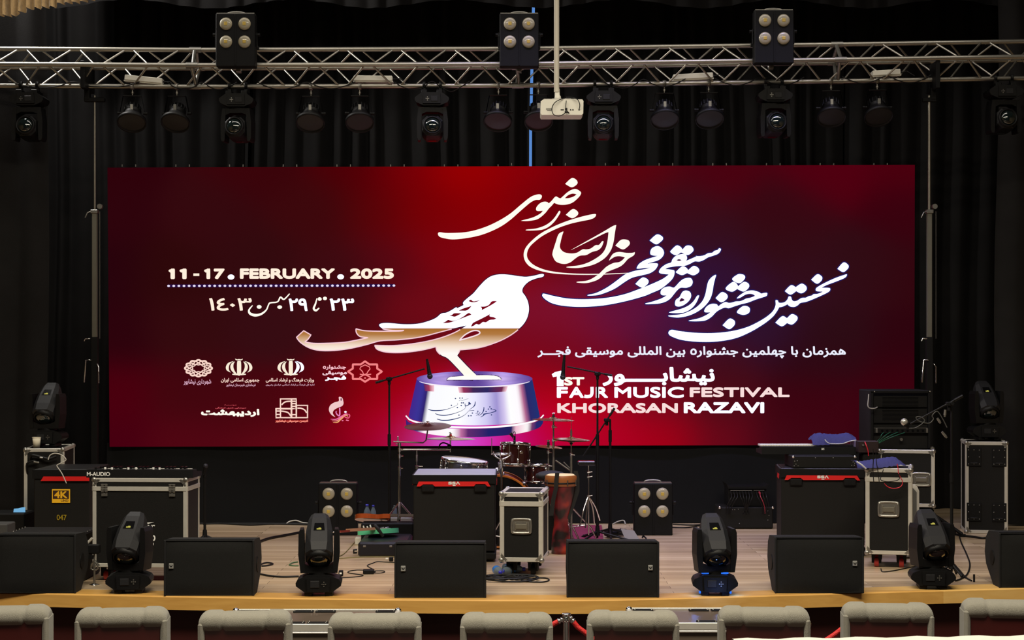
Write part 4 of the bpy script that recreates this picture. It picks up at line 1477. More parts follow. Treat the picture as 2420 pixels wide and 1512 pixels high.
# ------------------------------------------------------------------ monitors along the stage edge
GRL = mat('speaker_grille', (17, 17, 16), 0.75, spec=0.25, var=0.08, vs=30, bump=0.35, bs=700)
CAB = mat('speaker_cabinet_paint', (20, 20, 21), 0.75, spec=0.3, var=0.12, bump=0.4, bs=350)


def wedge(xl, xr, ytop, ybot, label, badge=None, rz=0.0):
    D = DF(ybot)
    w = S(xr - xl, D)
    h = S(ybot - ytop, D)
    cx = ((xl + xr) / 2 - 1210) * D / F
    t = thing('stage_monitor', label, 'stage monitor', (cx, D, 0), rz, 'wedge monitors on the stage edge')
    m = MB()
    prof = [(0.012, 0), (.16, 0), (.33, .12), (.365, .20), (.34, .30), (.27, h - .012), (.05, h), (.012, h)]
    m.prism(prof, -w / 2 + .004, w / 2 - .004, 'YZ')
    cabn = m.build('cabinet', CAB, t)
    m = MB()
    for s_ in (-1, 1):
        m.at((s_ * (w / 2 - .002), .18, h * .5), (0, PI / 2, 0))
        m.cyl((0, 0, -.003), (0, 0, .003), .05, n=20)
    m.build('side_handle', BLK2, cabn)
    m = MB()
    vs, fs = [], []
    nx, nz = 16, 8
    for i in range(nx + 1):
        u = -1 + 2 * i / nx
        for j in range(nz + 1):
            z = h * j / nz
            b = .012 * (1 - u ** 6) * (1 - abs(2 * j / nz - 1) ** 8)
            yy = .012 - b - .004
            vs.append((u * w / 2, yy, z))
    for i in range(nx):
        for j in range(nz):
            a = i * (nz + 1) + j
            fs.append((a, a + nz + 1, a + nz + 2, a + 1))
    m.add(vs, fs, True)
    m.box((0, .010, h / 2), (w, .008, h), .003)
    m.box((0, .02, h - .004), (w - .004, .04, .008), .003)
    m.build('grille', GRL, t)
    for s_ in (-1, 1):
        m = MB()
        m.box((s_ * (w / 2 - .004), .008, h / 2), (.014, .02, h), .004)
        m.build('edge_strip', CAB, t)
    if badge:
        bx, by = badge
        m = MB()
        x, z = (bx - (xl + xr) / 2) * D / F, (ybot - by) * D / F
        m.box((x, -.006, z), (.030, .006, .034), .002)
        bd = m.build('badge', mat('silver_badge', (165, 165, 160), .4, .5), t)
        m = MB()
        m.prism([(x - .010, z + .008), (x, z - .001), (x + .010, z + .008), (x + .010, z + .003), (x, z - .008), (x - .010, z + .003)], -.0105, -.009, 'XZ')
        m.build('emblem', BLK, bd)
    return t


wedge(-14, 178, 1263, 1402, 'black wedge monitor cut by the left photo edge, on the stage edge', None)
wedge(388, 600, 1276, 1408, 'black wedge monitor with a silver badge at left, behind the second chair', (405, 1337))
wedge(933, 1148, 1283, 1413, 'black wedge monitor with a silver badge, in front of the middle red-striped case', (953, 1343))
wedge(1340, 1557, 1280, 1412, 'black wedge monitor with its badge at right, in front of the drum kit stands', (1537, 1341))
wedge(1832, 2041, 1270, 1402, 'black wedge monitor in front of the right red-striped case', (2020, 1331))
wedge(2362, 2580, 1259, 1389, 'black wedge monitor cut by the right photo edge', None)

# ------------------------------------------------------------------ flight cases
HANDLE_BLK = mat('handle_black', (16, 16, 16), .5)


def road_case(name, label, xl, xr, ytop, D, depth, z0, rz=0.0, lid=None, handles=(), latches=(), casters=True, group=None, trim=.026, cat='flight case', backleft=True, red=False):
    """front face from photo columns xl..xr and top row ytop at depth D; z0 = height of its underside"""
    w = S(xr - xl, D)
    zt = HC + (825 - ytop) * D / F
    h = zt - z0
    cx = ((xl + xr) / 2 - 1210) * D / F
    t = thing(name, label, cat, (cx + math.sin(-rz) * 0, D, 0), rz, group)
    # front face lies on local y = 0
    m = MB()
    m.box((0, depth / 2, z0 + h / 2), (w - .006, depth - .006, h - .006), .002)
    body = m.build('panel_box', LAM, t)
    m = MB()
    T = trim
    for z in (z0 + T / 2, zt - T / 2):
        for y in (0.004, depth - .004):
            m.box((0, y, z), (w - .03, .012, T), .002)
        for s_ in (-1, 1):
            m.box((s_ * (w / 2 - .004), depth / 2, z), (.012, depth - .03, T), .002)
    for z in (zt - .002,):
        for y in (T / 2, depth - T / 2):
            m.box((0, y, z), (w - .03, T, .008), .002)
        for s_ in (-1, 1):
            m.box((s_ * (w / 2 - T / 2), depth / 2, z), (T, depth - .03, .008), .002)
    for s_ in (-1, 1):
        for y in (0, depth):
            yy = .004 if y == 0 else depth - .004
            m.box((s_ * (w / 2 - T / 2), yy, z0 + h / 2), (T, .012, h - .04), .002)
            m.box((s_ * (w / 2 - .004), yy + (T / 2 if y == 0 else -T / 2), z0 + h / 2), (.012, T, h - .04), .002)
    if lid:
        zl = zt - lid
        m.box((0, .002, zl), (w - .01, .014, T * 1.15), .002)
        for s_ in (-1, 1):
            m.box((s_ * (w / 2 - .002), depth / 2, zl), (.014, depth - .01, T * 1.15), .002)
    m.build('aluminium_edges', ALU, t)
    for s_ in (-1, 1):
        for y in (0, depth):
            for z in (z0, zt):
                m = MB()
                sx, sy, sz = s_, (-1 if y == 0 else 1), (1 if z == zt else -1)
                cxx, cyy, czz = s_ * (w / 2 - .010), (.010 if y == 0 else depth - .010), z - sz * .010
                m.ball((cxx, cyy, czz), .021, 12)
                for dx, dz in ((.030, 0), (.012, .022), (0, .034)):
                    m.cyl((cxx - sx * dx, cyy + sy * .009, czz - sz * dz), (cxx - sx * dx, cyy + sy * .016, czz - sz * dz), .0045, n=6)
                m.prism([(cxx, czz), (cxx - sx * .045, czz), (cxx, czz - sz * .05)], cyy + sy * .008, cyy + sy * .013, 'XZ')
                m.build('corner_ball', STEEL, t)
    for hx_, hy_, hw, hh in handles:
        m = MB()
        x = (hx_ - (xl + xr) / 2) * D / F
        z = HC + (825 - hy_) * D / F
        a, b = S(hw, D) / 2, S(hh, D) / 2
        rr = crom([(x - a, 0, z - b + .015), (x - a, 0, z + b - .015), (x - a + .015, 0, z + b), (x + a - .015, 0, z + b), (x + a, 0, z + b - .015), (x + a, 0, z - b + .015), (x + a - .015, 0, z - b), (x - a + .015, 0, z - b)], 3)
        m.tube([(p[0], -.002, p[2]) for p in rr], .010, 8, True)
        hd = m.build('handle', STEEL, t)
        m = MB()
        m.box((x, -.001, z), (2 * a - .014, .006, 2 * b - .014), .001)
        m.build('recessed_dish', STEEL, hd)
        m = MB()
        m.box((x, -.010, z - .002), (2 * a - .045, .014, b * .75), .004)
        for s_ in (-1, 1):
            m.box((x + s_ * (a - .026), -.009, z - .002), (.010, .012, b * 1.1), .002)
        m.build('grip', mat('grip_grey', (120, 116, 104), .45, .6), hd)
    for lx in latches:
        m = MB()
        x = (lx - (xl + xr) / 2) * D / F
        z = zt - (lid or .05)
        for k in (-1, 1):
            m.box((x + k * .012, -.006, z + .004), (.019, .012, .060), .003)
            m.cyl((x + k * .012, -.012, z - .012), (x + k * .012, -.019, z - .012), .008, n=10)
        for k in range(3):
            m.box((x, -.008, z + .030 - k * .016), (.046, .012, .007), .002)
        m.box((x, -.005, z - .040), (.042, .008, .022), .002)
        m.build('butterfly_latch', STEEL, t)
    if casters:
        for s_ in (-1, 1):
            for y in (.09, depth - .09):
                m = MB()
                x = s_ * (w / 2 - .075)
                m.box((x, y, z0 - .006), (.08, .08, .008), .001)
                for k in (-1, 1):
                    m.prism([(x + k * .024 - .012, z0 - .008), (x + k * .024 + .012, z0 - .008), (x + k * .024 + .010, .03), (x + k * .024 - .010, .03)], y - .03, y + .03, 'XZ')
                cs = m.build('caster', BLK2, t)
                m = MB()
                m.cyl((x - .016, y, .036), (x + .016, y, .036), .036, n=18)
                m.build('wheel', mat('red_wheel', (150, 30, 26), .5) if red else RUB, cs)
    return t


E_ = HC * F
# left group
zt = lambda y, D: HC + (825 - y) * D / F
c1 = road_case('road_case', 'tall black road case with silver edges at far left, a paper cup on top', 58, 150, 1060, 13.4, .62, .10, math.radians(7), None, (), (), True, 'silver-edged road cases')
m = MB()
D = 13.38
x = lambda px: (px - 104) * D / F
for i, (xa, ya, xb, yb) in enumerate(((70, 1080, 98, 1086), (76, 1090, 92, 1096))):
    pass
mm = MB()
mm.tube(crom([(x(72), -.012, zt(1088, D)), (x(80), -.05, zt(1075, D)), (x(100), -.03, zt(1080, D)), (x(118), -.04, zt(1084, D)), (x(135), -.03, zt(1078, D))], 4, False), .010)
mm.tube(crom([(x(66), -.012, zt(1120, D)), (x(68), -.05, zt(1095, D)), (x(84), -.05, zt(1088, D)), (x(90), -.03, zt(1092, D))], 4, False), .008)
cbn = tag(mm.build('cable', CBL), 'black cable bundle with plugs on the front of the tall case at far left', 'cable')
cbn.location = (c1.location.x, c1.location.y, 0)
for (xa, ya, xb, yb, lb) in ((94, 1081, 101, 1082, 'silver plug end on the black cable bundle of the tall left case, upper one'), (80, 1091, 92, 1093, 'silver plug end on the black cable bundle of the tall left case, lower one')):
    m = MB()
    m.cyl(W(xa, ya, 13.345) - cbn.location, W(xb, yb, 13.345) - cbn.location, .007, n=10)
    m.build('plug', STEEL, cbn, 'silver plug end')
moving_head('moving_head', ((112 - 1210) * 13.65 / F, 13.65, zt(1060, 13.4) + .004), 'black moving head standing on the tall road case at far left', math.radians(48), -.1, False, 'moving heads on tall cases')
# paper cup
Dc = 13.47
t = thing('paper_cup', 'white paper cup on top of the tall road case at far left', 'cup', ((86.5 - 1210) * Dc / F, Dc, zt(1060, 13.4) + .003))
m = MB()
m.lathe([(.0, .001), (.024, .001), (.0255, .0), (.0325, .082), (.031, .082), (.0245, .004), (.0, .004)], 28)
cupb = m.build('cup_body', mat('paper_white', (214, 206, 184), .7), t)
m = MB()
m.lathe([(.0335 + .0022 * math.cos(a), .083 + .0022 * math.sin(a)) for a in [2 * PI * k / 8 for k in range(9)]], 28)
m.build('rolled_rim', mat('paper_white', (214, 206, 184), .7), t)


def stripe_case(label, xl, xr, ytop, D, depth, rz, text='SSA', number=None, sticker=False, lidcol=None, grp='black transit cases with a red stripe'):
    w = S(xr - xl, D)
    h = zt(ytop, D)
    cx = ((xl + xr) / 2 - 1210) * D / F
    t = thing('transit_case', label, 'flight case', (cx, D, 0), rz, grp)
    m = MB()
    m.box((0, depth / 2, (h - .03) / 2 + .04), (w - .012, depth - .012, h - .11), .006)
    m.box((0, depth / 2, .045), (w, depth, .05), .008)
    body = m.build('case_body', LAM, t)
    m = MB()
    m.box((0, depth / 2, h - .035), (w, depth, .07), .010)
    m.box((0, depth / 2, h - .001), (w - .05, depth - .05, .004), .001)
    lidp = m.build('lid', mat('lid_painted_sheen', (150, 152, 166), .5, .0, var=.1) if lidcol is None else lidcol, t)  # default pale colour paints in light reflected off a dark glossy lid
    m = MB()
    m.box((0, -.003, h - .036), (w + .002, .006, .066), .001)
    for s_ in (-1, 1):
        m.box((s_ * (w / 2 + .001), depth / 2, h - .036), (.006, depth, .066), .001)
    m.build('lid_rim', BLK2, t)
    z = h - .060
    q = w / 2
    m = MB()
    m.prism([(-q * .90, z - .028), (-q * .85, z + .008), (q * .80, z + .008), (q * .87, z - .028), (q * .80, z - .028), (q * .74, z - .010), (q * .52, z - .010), (q * .47, z - .026), (-q * .46, z - .028), (-q * .52, z - .012), (-q * .74, z - .012), (-q * .82, z - .028)] if text else
            [(-q * .72, z - .026), (-q * .62, z + .008), (q * .98, z + .008), (q * .98, z - .026)], -.012, -.006, 'XZ')
    m.build('red_stripe', REDS, t)
    m = MB()
    m.prism([(.10, z - .026), (depth * .55, z - .026), (depth * .45, z + .012), (.04, z + .012)], -w / 2 - .006, -w / 2 - .003, 'YZ')
    m.prism([(.10, z - .026), (depth * .55, z - .026), (depth * .45, z + .012), (.04, z + .012)], w / 2 + .003, w / 2 + .006, 'YZ')
    m.build('side_stripe', REDS, t)
    if text:
        V, Fc = fit_glyphs('SS', -.044, 0, .012, .022, .0022)
        m = MB()
        m.add([(a, -.0135 - q * .00012, z + .008 - b) for a, b, q in V], Fc)
        m.prism([(.012, z - .014), (.024, z + .008), (.030, z + .008), (.044, z - .014), (.036, z - .014), (.027, z + .001), (.020, z - .014)], -.0138, -.0132, 'XZ')
        m.box((.0, -.0135, z - .0205), (.022, .001, .006))
        m.build('logo_lettering', WPR, t)
    for s_ in ((-1, 1) if text else ()):
        m = MB()
        m.box((s_ * q * .63, -.010, z - .044), (.095, .012, .05), .006)
        m.cyl((s_ * q * .63, -.016, z - .056), (s_ * q * .63, -.022, z - .056), .008, n=12)
        m.build('latch', BLK, t)
    if sticker:
        s0 = ((144.5 - (xl + xr) / 2)) * D / F
        z1, z2 = zt(1188, D), zt(1155.5, D)
        a = S(43, D) / 2
        m = MB()
        m.box((s0, -.004, (z1 + z2) / 2), (2 * a, .004, z2 - z1), .002)
        st = m.build('sticker', YEL, t)
        m = MB()
        m.box((s0, -.0065, z1 + (z2 - z1) * .60), (2 * a * .88, .002, (z2 - z1) * .60))
        m.build('sticker_panel', mat('sticker_brown', (50, 24, 8), .6), st)
        print_on(st, 'sticker_lettering', '4K', s0 - a * .72, z1 + (z2 - z1) * .34, s0 + a * .72, z2 - (z2 - z1) * .14, -.0082, YEL, .0028)
        print_on(st, 'sticker_lettering', 'UHD', s0 + a * .0, z1 + (z2 - z1) * .08, s0 + a * .82, z1 + (z2 - z1) * .26, -.0068, mat('sticker_dark', (120, 80, 10), .6), .0006)
    if number:
        s0 = (146 - (xl + xr) / 2) * D / F
        print_on(t, 'number', number, s0 - S(12, D), zt(1229, D), s0 + S(11.5, D), zt(1216, D), -.0062 + .006, mat('yellow_dim_print', (150, 128, 20), .5), .0008)
    for s_ in (-1, 1):
        for y in (.08, depth - .08):
            m = MB()
            m.cyl((s_ * (w / 2 - .07) - .02, y, .02), (s_ * (w / 2 - .07) + .02, y, .02), .02, n=14)
            m.build('caster', RUB, t)
    return t


stripe_case('black case with a red stripe, a yellow 4K sticker and 047 at left', 78, 213, 1109, 12.65, .60, 0.0, text=None, number='047', sticker=True, lidcol=mat('lid_black', (14, 14, 15), .4))
stripe_case('red-striped black case with a painted lid sheen in front of the drum kit', 975, 1172, 1121, 12.55, .62, 0.0)
stripe_case('black case with a red stripe under the white-keyed keyboard at right', 1845, 2044, 1107, 12.95, .50, math.radians(-5), lidcol=mat('lid_black', (14, 14, 15), .4))

# big silver-edged case under the M-AUDIO keyboard
DB = 11.5
cb = road_case('road_case', 'large black silver-edged road case under the left keyboard, lettered 60 and EN', 217, 443, 1130, DB, .36, zt(1340, DB), math.radians(-3), .072, (), (246, 408), True, 'silver-edged road cases', red=True)
zz = lambda y: zt(y, DB)
xx = lambda px: (px - 330) * DB / F
print_on(cb, 'lettering', 'star', xx(328), zz(1251), xx(367), zz(1238), -.0055 + .004, WPR, .0008)
print_on(cb, 'lettering', '60', xx(351), zz(1278), xx(368), zz(1264), -.0015, WPR, .0022)
print_on(cb, 'lettering', 'EN', xx(354), zz(1288), xx(364), zz(1282), -.0015, WPR, .0007)
m = MB()
m.prism([(xx(335), zz(1239)), (xx(335), zz(1235)), (xx(365), zz(1233.5)), (xx(352), zz(1237))], -.0015, 0.0, 'XZ')
m.build('swoosh_mark', WPR, cb)


# keyboards (their backs face the hall)
def keyboard(label, xl, xr, ytop, ybot, D, depth, rz, keys, text, tx0, tx1, ty0, ty1, flip=False, tilt=0.0):
    w = S(xr - xl, D)
    h = S(ybot - ytop, D)
    z0 = zt(ybot, D)
    cx = ((xl + xr) / 2 - 1210) * D / F
    t = thing('keyboard', label, 'keyboard', (cx, D, z0), rz)
    m = MB()
    m.prism([(0, 0), (depth, 0), (depth, h * .55), (depth * .45, h * .75), (depth * .40, h), (.004, h)], -w / 2, w / 2, 'YZ')
    bd = m.build('body', BLK2, t)
    if keys:
        for k in range(keys):
            m = MB()
            kw = (w - .06) / keys
            m.box((-w / 2 + .03 + kw * (k + .5), depth * .72, h * .80 + .006), (kw * .92, depth * .46, .016), .002)
            m.build('white_key', WHT, t)
            if k % 7 not in (2, 6):
                m = MB()
                m.box((-w / 2 + .03 + kw * (k + 1), depth * .58, h * .80 + .018), (kw * .5, depth * .26, .012), .002)
                m.build('black_key', BLKG, t)
    print_on(t, 'logo_lettering', text, (tx0 - (xl + xr) / 2) * D / F, (ybot - ty1) * D / F, (tx1 - (xl + xr) / 2) * D / F, (ybot - ty0) * D / F, -.001, WPR, .0012)
    return t, w, h, bd


t, w, h, bd = keyboard('black keyboard with white lettering on the big road case at left', 202, 457, 1110, 1129, 11.5, .26, math.radians(-3), 0, 'M-AUDIO', 203.5, 259.5, 1115.5, 1125)
rk = random.Random(3)
for k in range(9):
    m = MB()
    xk = -w / 2 + .06 + k * .055 + rk.uniform(-.006, .006)
    m.cyl((xk, .03 + (k % 2) * .02, h), (xk, .03 + (k % 2) * .02, h + .014), .008, n=12)
    m.build('knob', WPR if k % 3 else BLK, t)
for k in range(24):
    m = MB()
    m.box((-w / 2 + .05 + k * .0265, .19, h * .62 + .006), (.0235, .12, .014), .001)
    m.build('white_key', WHT, t)
    if k % 7 not in (2, 6):
        m = MB()
        m.box((-w / 2 + .05 + k * .0265 + .013, .155, h * .62 + .022), (.012, .07, .022), .001)
        m.build('black_key', BLKG, t)

t, w, h, bd = keyboard('black keyboard with shining white keys above the right red-striped case', 1800, 2026, 1056, 1073, 13.2, .30, 0, 0, 'Z', 1940.5, 1948.5, 1058.5, 1063)
for k in range(34):
    m = MB()
    m.box((-w / 2 + .02 + k * .0212, .20, h + .004), (.0192, .15, .014), .001)
    m.build('white_key', WHT, t)
for s_ in (-1,):
    m = MB()
    m.box((w / 2 - .006, .12, h + .02), (.014, .20, .05), .003)
    m.build('end_cheek', mat('violet_grey', (120, 112, 150), .5), t)

# flat black case with studded corners under that keyboard
D = 12.98
t = thing('rack_case', 'black case with studded corners between the white-keyed keyboard and the red-striped case', 'flight case', ((1948 - 1210) * D / F, D, zt(1107, 12.95) + .001))
w, h = S(148, D), zt(1078, D) - zt(1107, 12.95)
m = MB()
m.box((0, .2, h / 2), (w, .40, h), .006)
m.build('body', LAM, t)
for s_ in (-1, 1):
    m = MB()
    m.ball((s_ * (w / 2 - .004), .004, h - .006), .012, 10)
    m.build('corner_ball', CHR, t)
for px, py in ((1878, 1090), (1881, 1097), (1886, 1101), (1877, 1101), (1884, 1089), (2012, 1088), (2016, 1092), (2020, 1095), (2013, 1100), (2019, 1100), (1927, 1082), (1969, 1082)):
    m = MB()
    m.ball(((px - 1948) * D / F, -.001, zt(py, D) - (zt(1107, 12.95))), .0045, 8)
    m.build('stud', STEEL, t)

# blue folded covers
def cloth_blob(label, pts, D, depth, height_fn, seed):
    """folded cloth: outline x/top/bottom in photo columns at depth D"""
    r = random.Random(seed)
    m = MB()
    nx, ny = 22, 8
    xa, xb = pts[0][0], pts[-1][0]
    vs = []
    x0 = (xa + xb) / 2
    zb = zt(pts[0][2], D)

    def it(x, k):
        for p, q in zip(pts, pts[1:]):
            if p[0] <= x <= q[0]:
                return p[k] + (q[k] - p[k]) * (x - p[0]) / (q[0] - p[0])
    o0 = Vector(((x0 - 1210) * D / F, D, zb))
    t = thing('folded_cover', label, 'cloth cover', o0)
    for i in range(nx + 1):
        x = xa + (xb - xa) * i / nx
        tp_, bt = it(x, 1), it(x, 2)
        for j in range(ny + 1):
            v = j / ny
            a = PI * v
            zc = (tp_ + bt) / 2
            hh = (bt - tp_) / 2
            p = W(x, zc - hh * math.sin(a * .5) * 1.0 + hh * (1 - v) * 1.0 - (0 if j else 0), D)
            vs.append((p.x - o0.x, depth * v, max(0.0, zt(bt, D) - zb + (zt(tp_, D) - zt(bt, D)) * min(1, math.sin(PI * min(1, v * 1.1)) ** .5 if v < .5 else 1 - .35 * (v - .5)) + .004 * math.sin(x * .5 + j))))
    m.add(vs, [(i * (ny + 1) + j, (i + 1) * (ny + 1) + j, (i + 1) * (ny + 1) + j + 1, i * (ny + 1) + j + 1) for i in range(nx) for j in range(ny)], True)
    m.build('folded_cloth', BLUEC, t)
    return t


t = cloth_blob('crumpled blue cover lying on the white-keyed keyboard at right', [(1921, 1040, 1052), (1928, 1027, 1052), (1940, 1024, 1052), (1955, 1026, 1051), (1966, 1027, 1050), (1985, 1028, 1048), (2000, 1025, 1046), (2012, 1024, 1042), (2024, 1033, 1040)], 13.26, .22, None, 1)
m = MB()
m.tube(crom([(S(-24, 13.26), -.01, S(14, 13.26)), (S(-14, 13.26), -.02, S(5, 13.26)), (S(15, 13.26), -.02, S(4, 13.26)), (S(35, 13.26), -.02, S(10, 13.26)), (S(50, 13.26), -.01, S(12, 13.26))], 5, False), .004)
m.build('pale_strap', mat('pale_strap', (190, 192, 196), .6), t)
t = cloth_blob('crumpled blue cover lying on the handled road case at right', [(2026, 1090, 1106), (2040, 1094, 1106), (2052, 1092, 1107), (2070, 1089, 1106), (2090, 1086, 1104), (2110, 1083, 1101), (2125, 1082, 1099), (2133, 1090, 1098), (2145, 1100, 1104)], 12.2, .24, None, 2)
m = MB()
m.tube(crom([(S(-62, 12.2), -.01, S(16, 12.2)), (S(-50, 12.2), -.02, S(8, 12.2)), (S(-40, 12.2), -.015, S(-1, 12.2))], 5, False), .006)
m.build('pale_strap', mat('pale_strap', (190, 192, 196), .6), t)

# handled road cases
road_case('road_case', 'small silver-edged road case on casters between the red-striped case and the djembe', 1181, 1283, 1164, 11.8, .44, .098, math.radians(-6), .078, ((1232, 1243, 44, 32),), (), True, 'silver-edged road cases', trim=.03)
road_case('road_case', 'silver-edged road case with a handle, beside the right red-striped case', 2047, 2154, 1107, 12.2, .40, .10, math.radians(-13.5), .080, ((2100, 1203, 44, 32),), (), True, 'silver-edged road cases', trim=.028, red=True)
road_case('road_case', 'silver-edged road case standing behind under the tall black amplifier rack', 2077, 2207, 1063, 13.75, .40, .30, math.radians(-12.5), None, ((2176, 1132, 40, 28),), (), False, 'silver-edged road cases', trim=.028)
m = MB()
m.box(((2142 - 1210) * 13.75 / F, 13.97, .14), (.46, .42, .28), .01)
tag(m.build('plinth_box', LAM), 'low black box supporting the silver-edged case behind the amplifier rack', 'box')
ct = road_case('road_case', 'tall narrow black road case with silver edges at far right', 2283, 2380, 1044, 14.5, .42, .002, math.radians(-10), None, (), (), False, 'silver-edged road cases', trim=.028)
for i, py in enumerate((1080, 1210)):
    for s_ in (-1, 1):
        m = MB()
        x, z = s_ * .105, zt(py, 14.5)
        m.box((x, -.003, z), (.12, .006, .16), .002)
        pl = m.build('caster_plate', BLK2, ct)
        for a in (-1, 0, 1):
            for b in (-1, 0, 1):
                if a == 0 and b == 0:
                    continue
                m = MB()
                m.ball((x + a * .045, -.007, z + b * .06), .005, 8)
                m.build('stud', STEEL, pl)
        m = MB()
        m.box((x, -.008, z - .052), (.06, .008, .01), .002)
        m.build('slot', GREYP, pl)
moving_head('moving_head', ((2331 - 1210) * 14.78 / F, 14.78, zt(1044, 14.5) + .004), 'black moving head standing on the tall road case at far right', math.radians(48), .1, False, 'moving heads on tall cases')

# amplifier rack on the rear case
D = 13.8
zb = zt(1063, 13.75) + .001
t = thing('amplifier_rack', 'black amplifier rack with a patch panel and green leads, standing on the rear silver-edged case', 'rack', ((2128 - 1210) * D / F, D, zb))
w, h = S(142, D), zt(922, D) - zb
zz = lambda y: zt(y, D) - zb
xx = lambda px: (px - 2128) * D / F
m = MB()
m.box((0, .24, h / 2), (w, .44, h), .008)
m.build('rack_box', LAM, t)
m = MB()
for s_ in (-1, 1):
    m.box((s_ * (w / 2 - .012), -.004, h / 2), (.022, .02, h - .02), .003)
m.box((0, -.004, h - .012), (w, .02, .022), .003)
m.build('rack_frame', BLK2, t)
for i, (ya, yb) in enumerate(((935, 962), (966, 1000))):
    m = MB()
    m.box((0, .012, (zz(ya) + zz(yb)) / 2), (w - .05, .02, zz(ya) - zz(yb)), .003)
    am = m.build('amplifier', BLK, t)
    m = MB()
    for k in range(8):
        m.box((0, .001, zz(ya) - .012 - k * .011), (w * .6, .002, .003))
    m.build('vent_slots', BLKG, am)
m = MB()
m.box((0, -.002, (zz(1010.5) + zz(1023)) / 2), (w - .045, .02, zz(1010.5) - zz(1023)), .002)
pp = m.build('patch_panel', BLK, t)
m = MB()
m.box((0, -.012, zz(1011)), (w - .055, .004, .004))
for px in (2071, 2190):
    m.box((xx(px), -.012, zz(1017)), (.016, .006, .036), .001)
m.build('panel_rail', STEEL, pp)
for k in range(9):
    m = MB()
    m.cyl((xx(2084 + k * 12), -.012, zz(1017)), (xx(2084 + k * 12), -.018, zz(1017)), .009, n=12)
    m.build('socket', BLKG, pp)
m = MB()
m.cyl((xx(2129), -.004, zz(1038)), (xx(2129), -.02, zz(1038)), .012, n=14)
m.build('knob', STEEL, t)
for px in (2066, 2197):
    m = MB()
    m.ball((xx(px), -.006, zz(925)), .010, 10)
    m.build('corner_ball', STEEL, t)
GRC = mat('green_cable', (20, 84, 60), .5)
for k, (a, b) in enumerate((((2088, 1022), (2078, 1038)), ((2104, 1021), (2076, 1044)), ((2122, 1021), (2076, 1046)), ((2138, 1022), (2075, 1048)))):
    m = MB()
    m.tube(crom([tuple(W(a[0], a[1], D - .03)), tuple(W((a[0] + b[0]) / 2, (a[1] + b[1]) / 2 - 2, D - .10)), tuple(W(b[0], b[1], D - .06)), tuple(W(b[0] - 14, b[1] + 12, D - .05))], 5, False), .0035, 6)
    tag(m.build('patch_lead', GRC), 'green patch lead on the amplifier rack, %s from the left' % ('first', 'second', 'third', 'fourth')[k], 'cable', 'green patch leads')
m = MB()
m.tube(crom([tuple(W(2053, 931, D - .05)), tuple(W(2052, 945, D - .06)), tuple(W(2051, 958, D - .07)), tuple(W(2055, 964, D - .07)), tuple(W(2066, 965, D - .06)), tuple(W(2073, 962, D - .03))], 5, False), .005, 8)
tag(m.build('cable', mat('grey_cable', (150, 148, 142), .5)), 'pale grey cable curling from the left side of the amplifier rack', 'cable')
# small stage box between keyboard and rack
t = thing('direct_box', 'small dark box with a red lead beside the white-keyed keyboard', 'audio box', ((2053 - 1210) * 13.1 / F, 13.1, zt(1070, 13.1)))
m = MB()
m.box((0, .06, S(14, 13.1)), (S(48, 13.1), .12, S(28, 13.1)), .006)
m.build('housing', mat('dark_maroon_box', (34, 18, 20), .5), t)
m = MB()
m.cyl((-.045, -.001, .06), (-.045, -.012, .06), .008, n=12)
m.build('knob', STEEL, t)
m = MB()
m.tube(crom([(-.03, -.004, .085), (-.025, -.03, .06), (-.012, -.03, .02), (-.006, -.02, -.02)], 5, False), .004)
m.build('red_lead', mat('red_cable', (200, 30, 50), .5), t)
m = MB()
m.box(W(2062, 1090, 13.1) + Vector((0, .1, -.002)), (.14, .16, S(38, 13.1)), .008)
tag(m.build('rack_case', LAM), 'small black case under the dark box with the red lead', 'flight case')
# red lead loop on the handled case
m = MB()
m.tube(crom([tuple(W(x_, y_, 12.12)) for x_, y_ in ((2120, 1096), (2122, 1104), (2124, 1120), (2133, 1138), (2128, 1150), (2112, 1154), (2098, 1150), (2090, 1142))], 5, False), .003, 6)
tag(m.build('cable', mat('red_cable', (200, 30, 50), .5)), 'thin red lead looping over the front of the handled road case', 'cable')
for k, ptsx in enumerate((((2063, 1060), (2064, 1085), (2063, 1107), (2064, 1125), (2065, 1140)), ((2070, 1062), (2071, 1090), (2074, 1108), (2077, 1130), (2078, 1141)), ((2088, 1109), (2083, 1124), (2082, 1134), (2100, 1138), (2124, 1133), (2124, 1120)))):
    m = MB()
    m.tube(crom([tuple(W(x_, y_, 12.12 - .01 * k)) for x_, y_ in ptsx], 5, False), .003, 6)
    tag(m.build('cable', CBL), ('black lead hanging down the left front of the handled road case', 'second black lead hanging down the left front of the handled road case', 'black lead kinked across the upper band of the handled road case')[k], 'cable')
# white upright board behind the handled case
t = thing('speaker', 'slim white upright speaker behind the handled road case', 'speaker', ((2161 - 1210) * 12.75 / F, 12.75, 0))
hh = zt(1144, 12.75)
m = MB()
m.prism([(-.07, .02), (.036, .02), (.036, hh - .05), (.02, hh - .015), (-.01, hh), (-.07, hh)], 0, .16, 'XZ')
m.build('cabinet', mat('warm_white_paint', (196, 194, 188), .5), t)
m = MB()
m.prism([(-.06, .04), (.016, .04), (.016, hh - .06), (-.01, hh - .03), (-.06, hh - .03)], -.006, .0, 'XZ')
m.build('grille', mat('grey_grille', (96, 96, 94), .6), t)

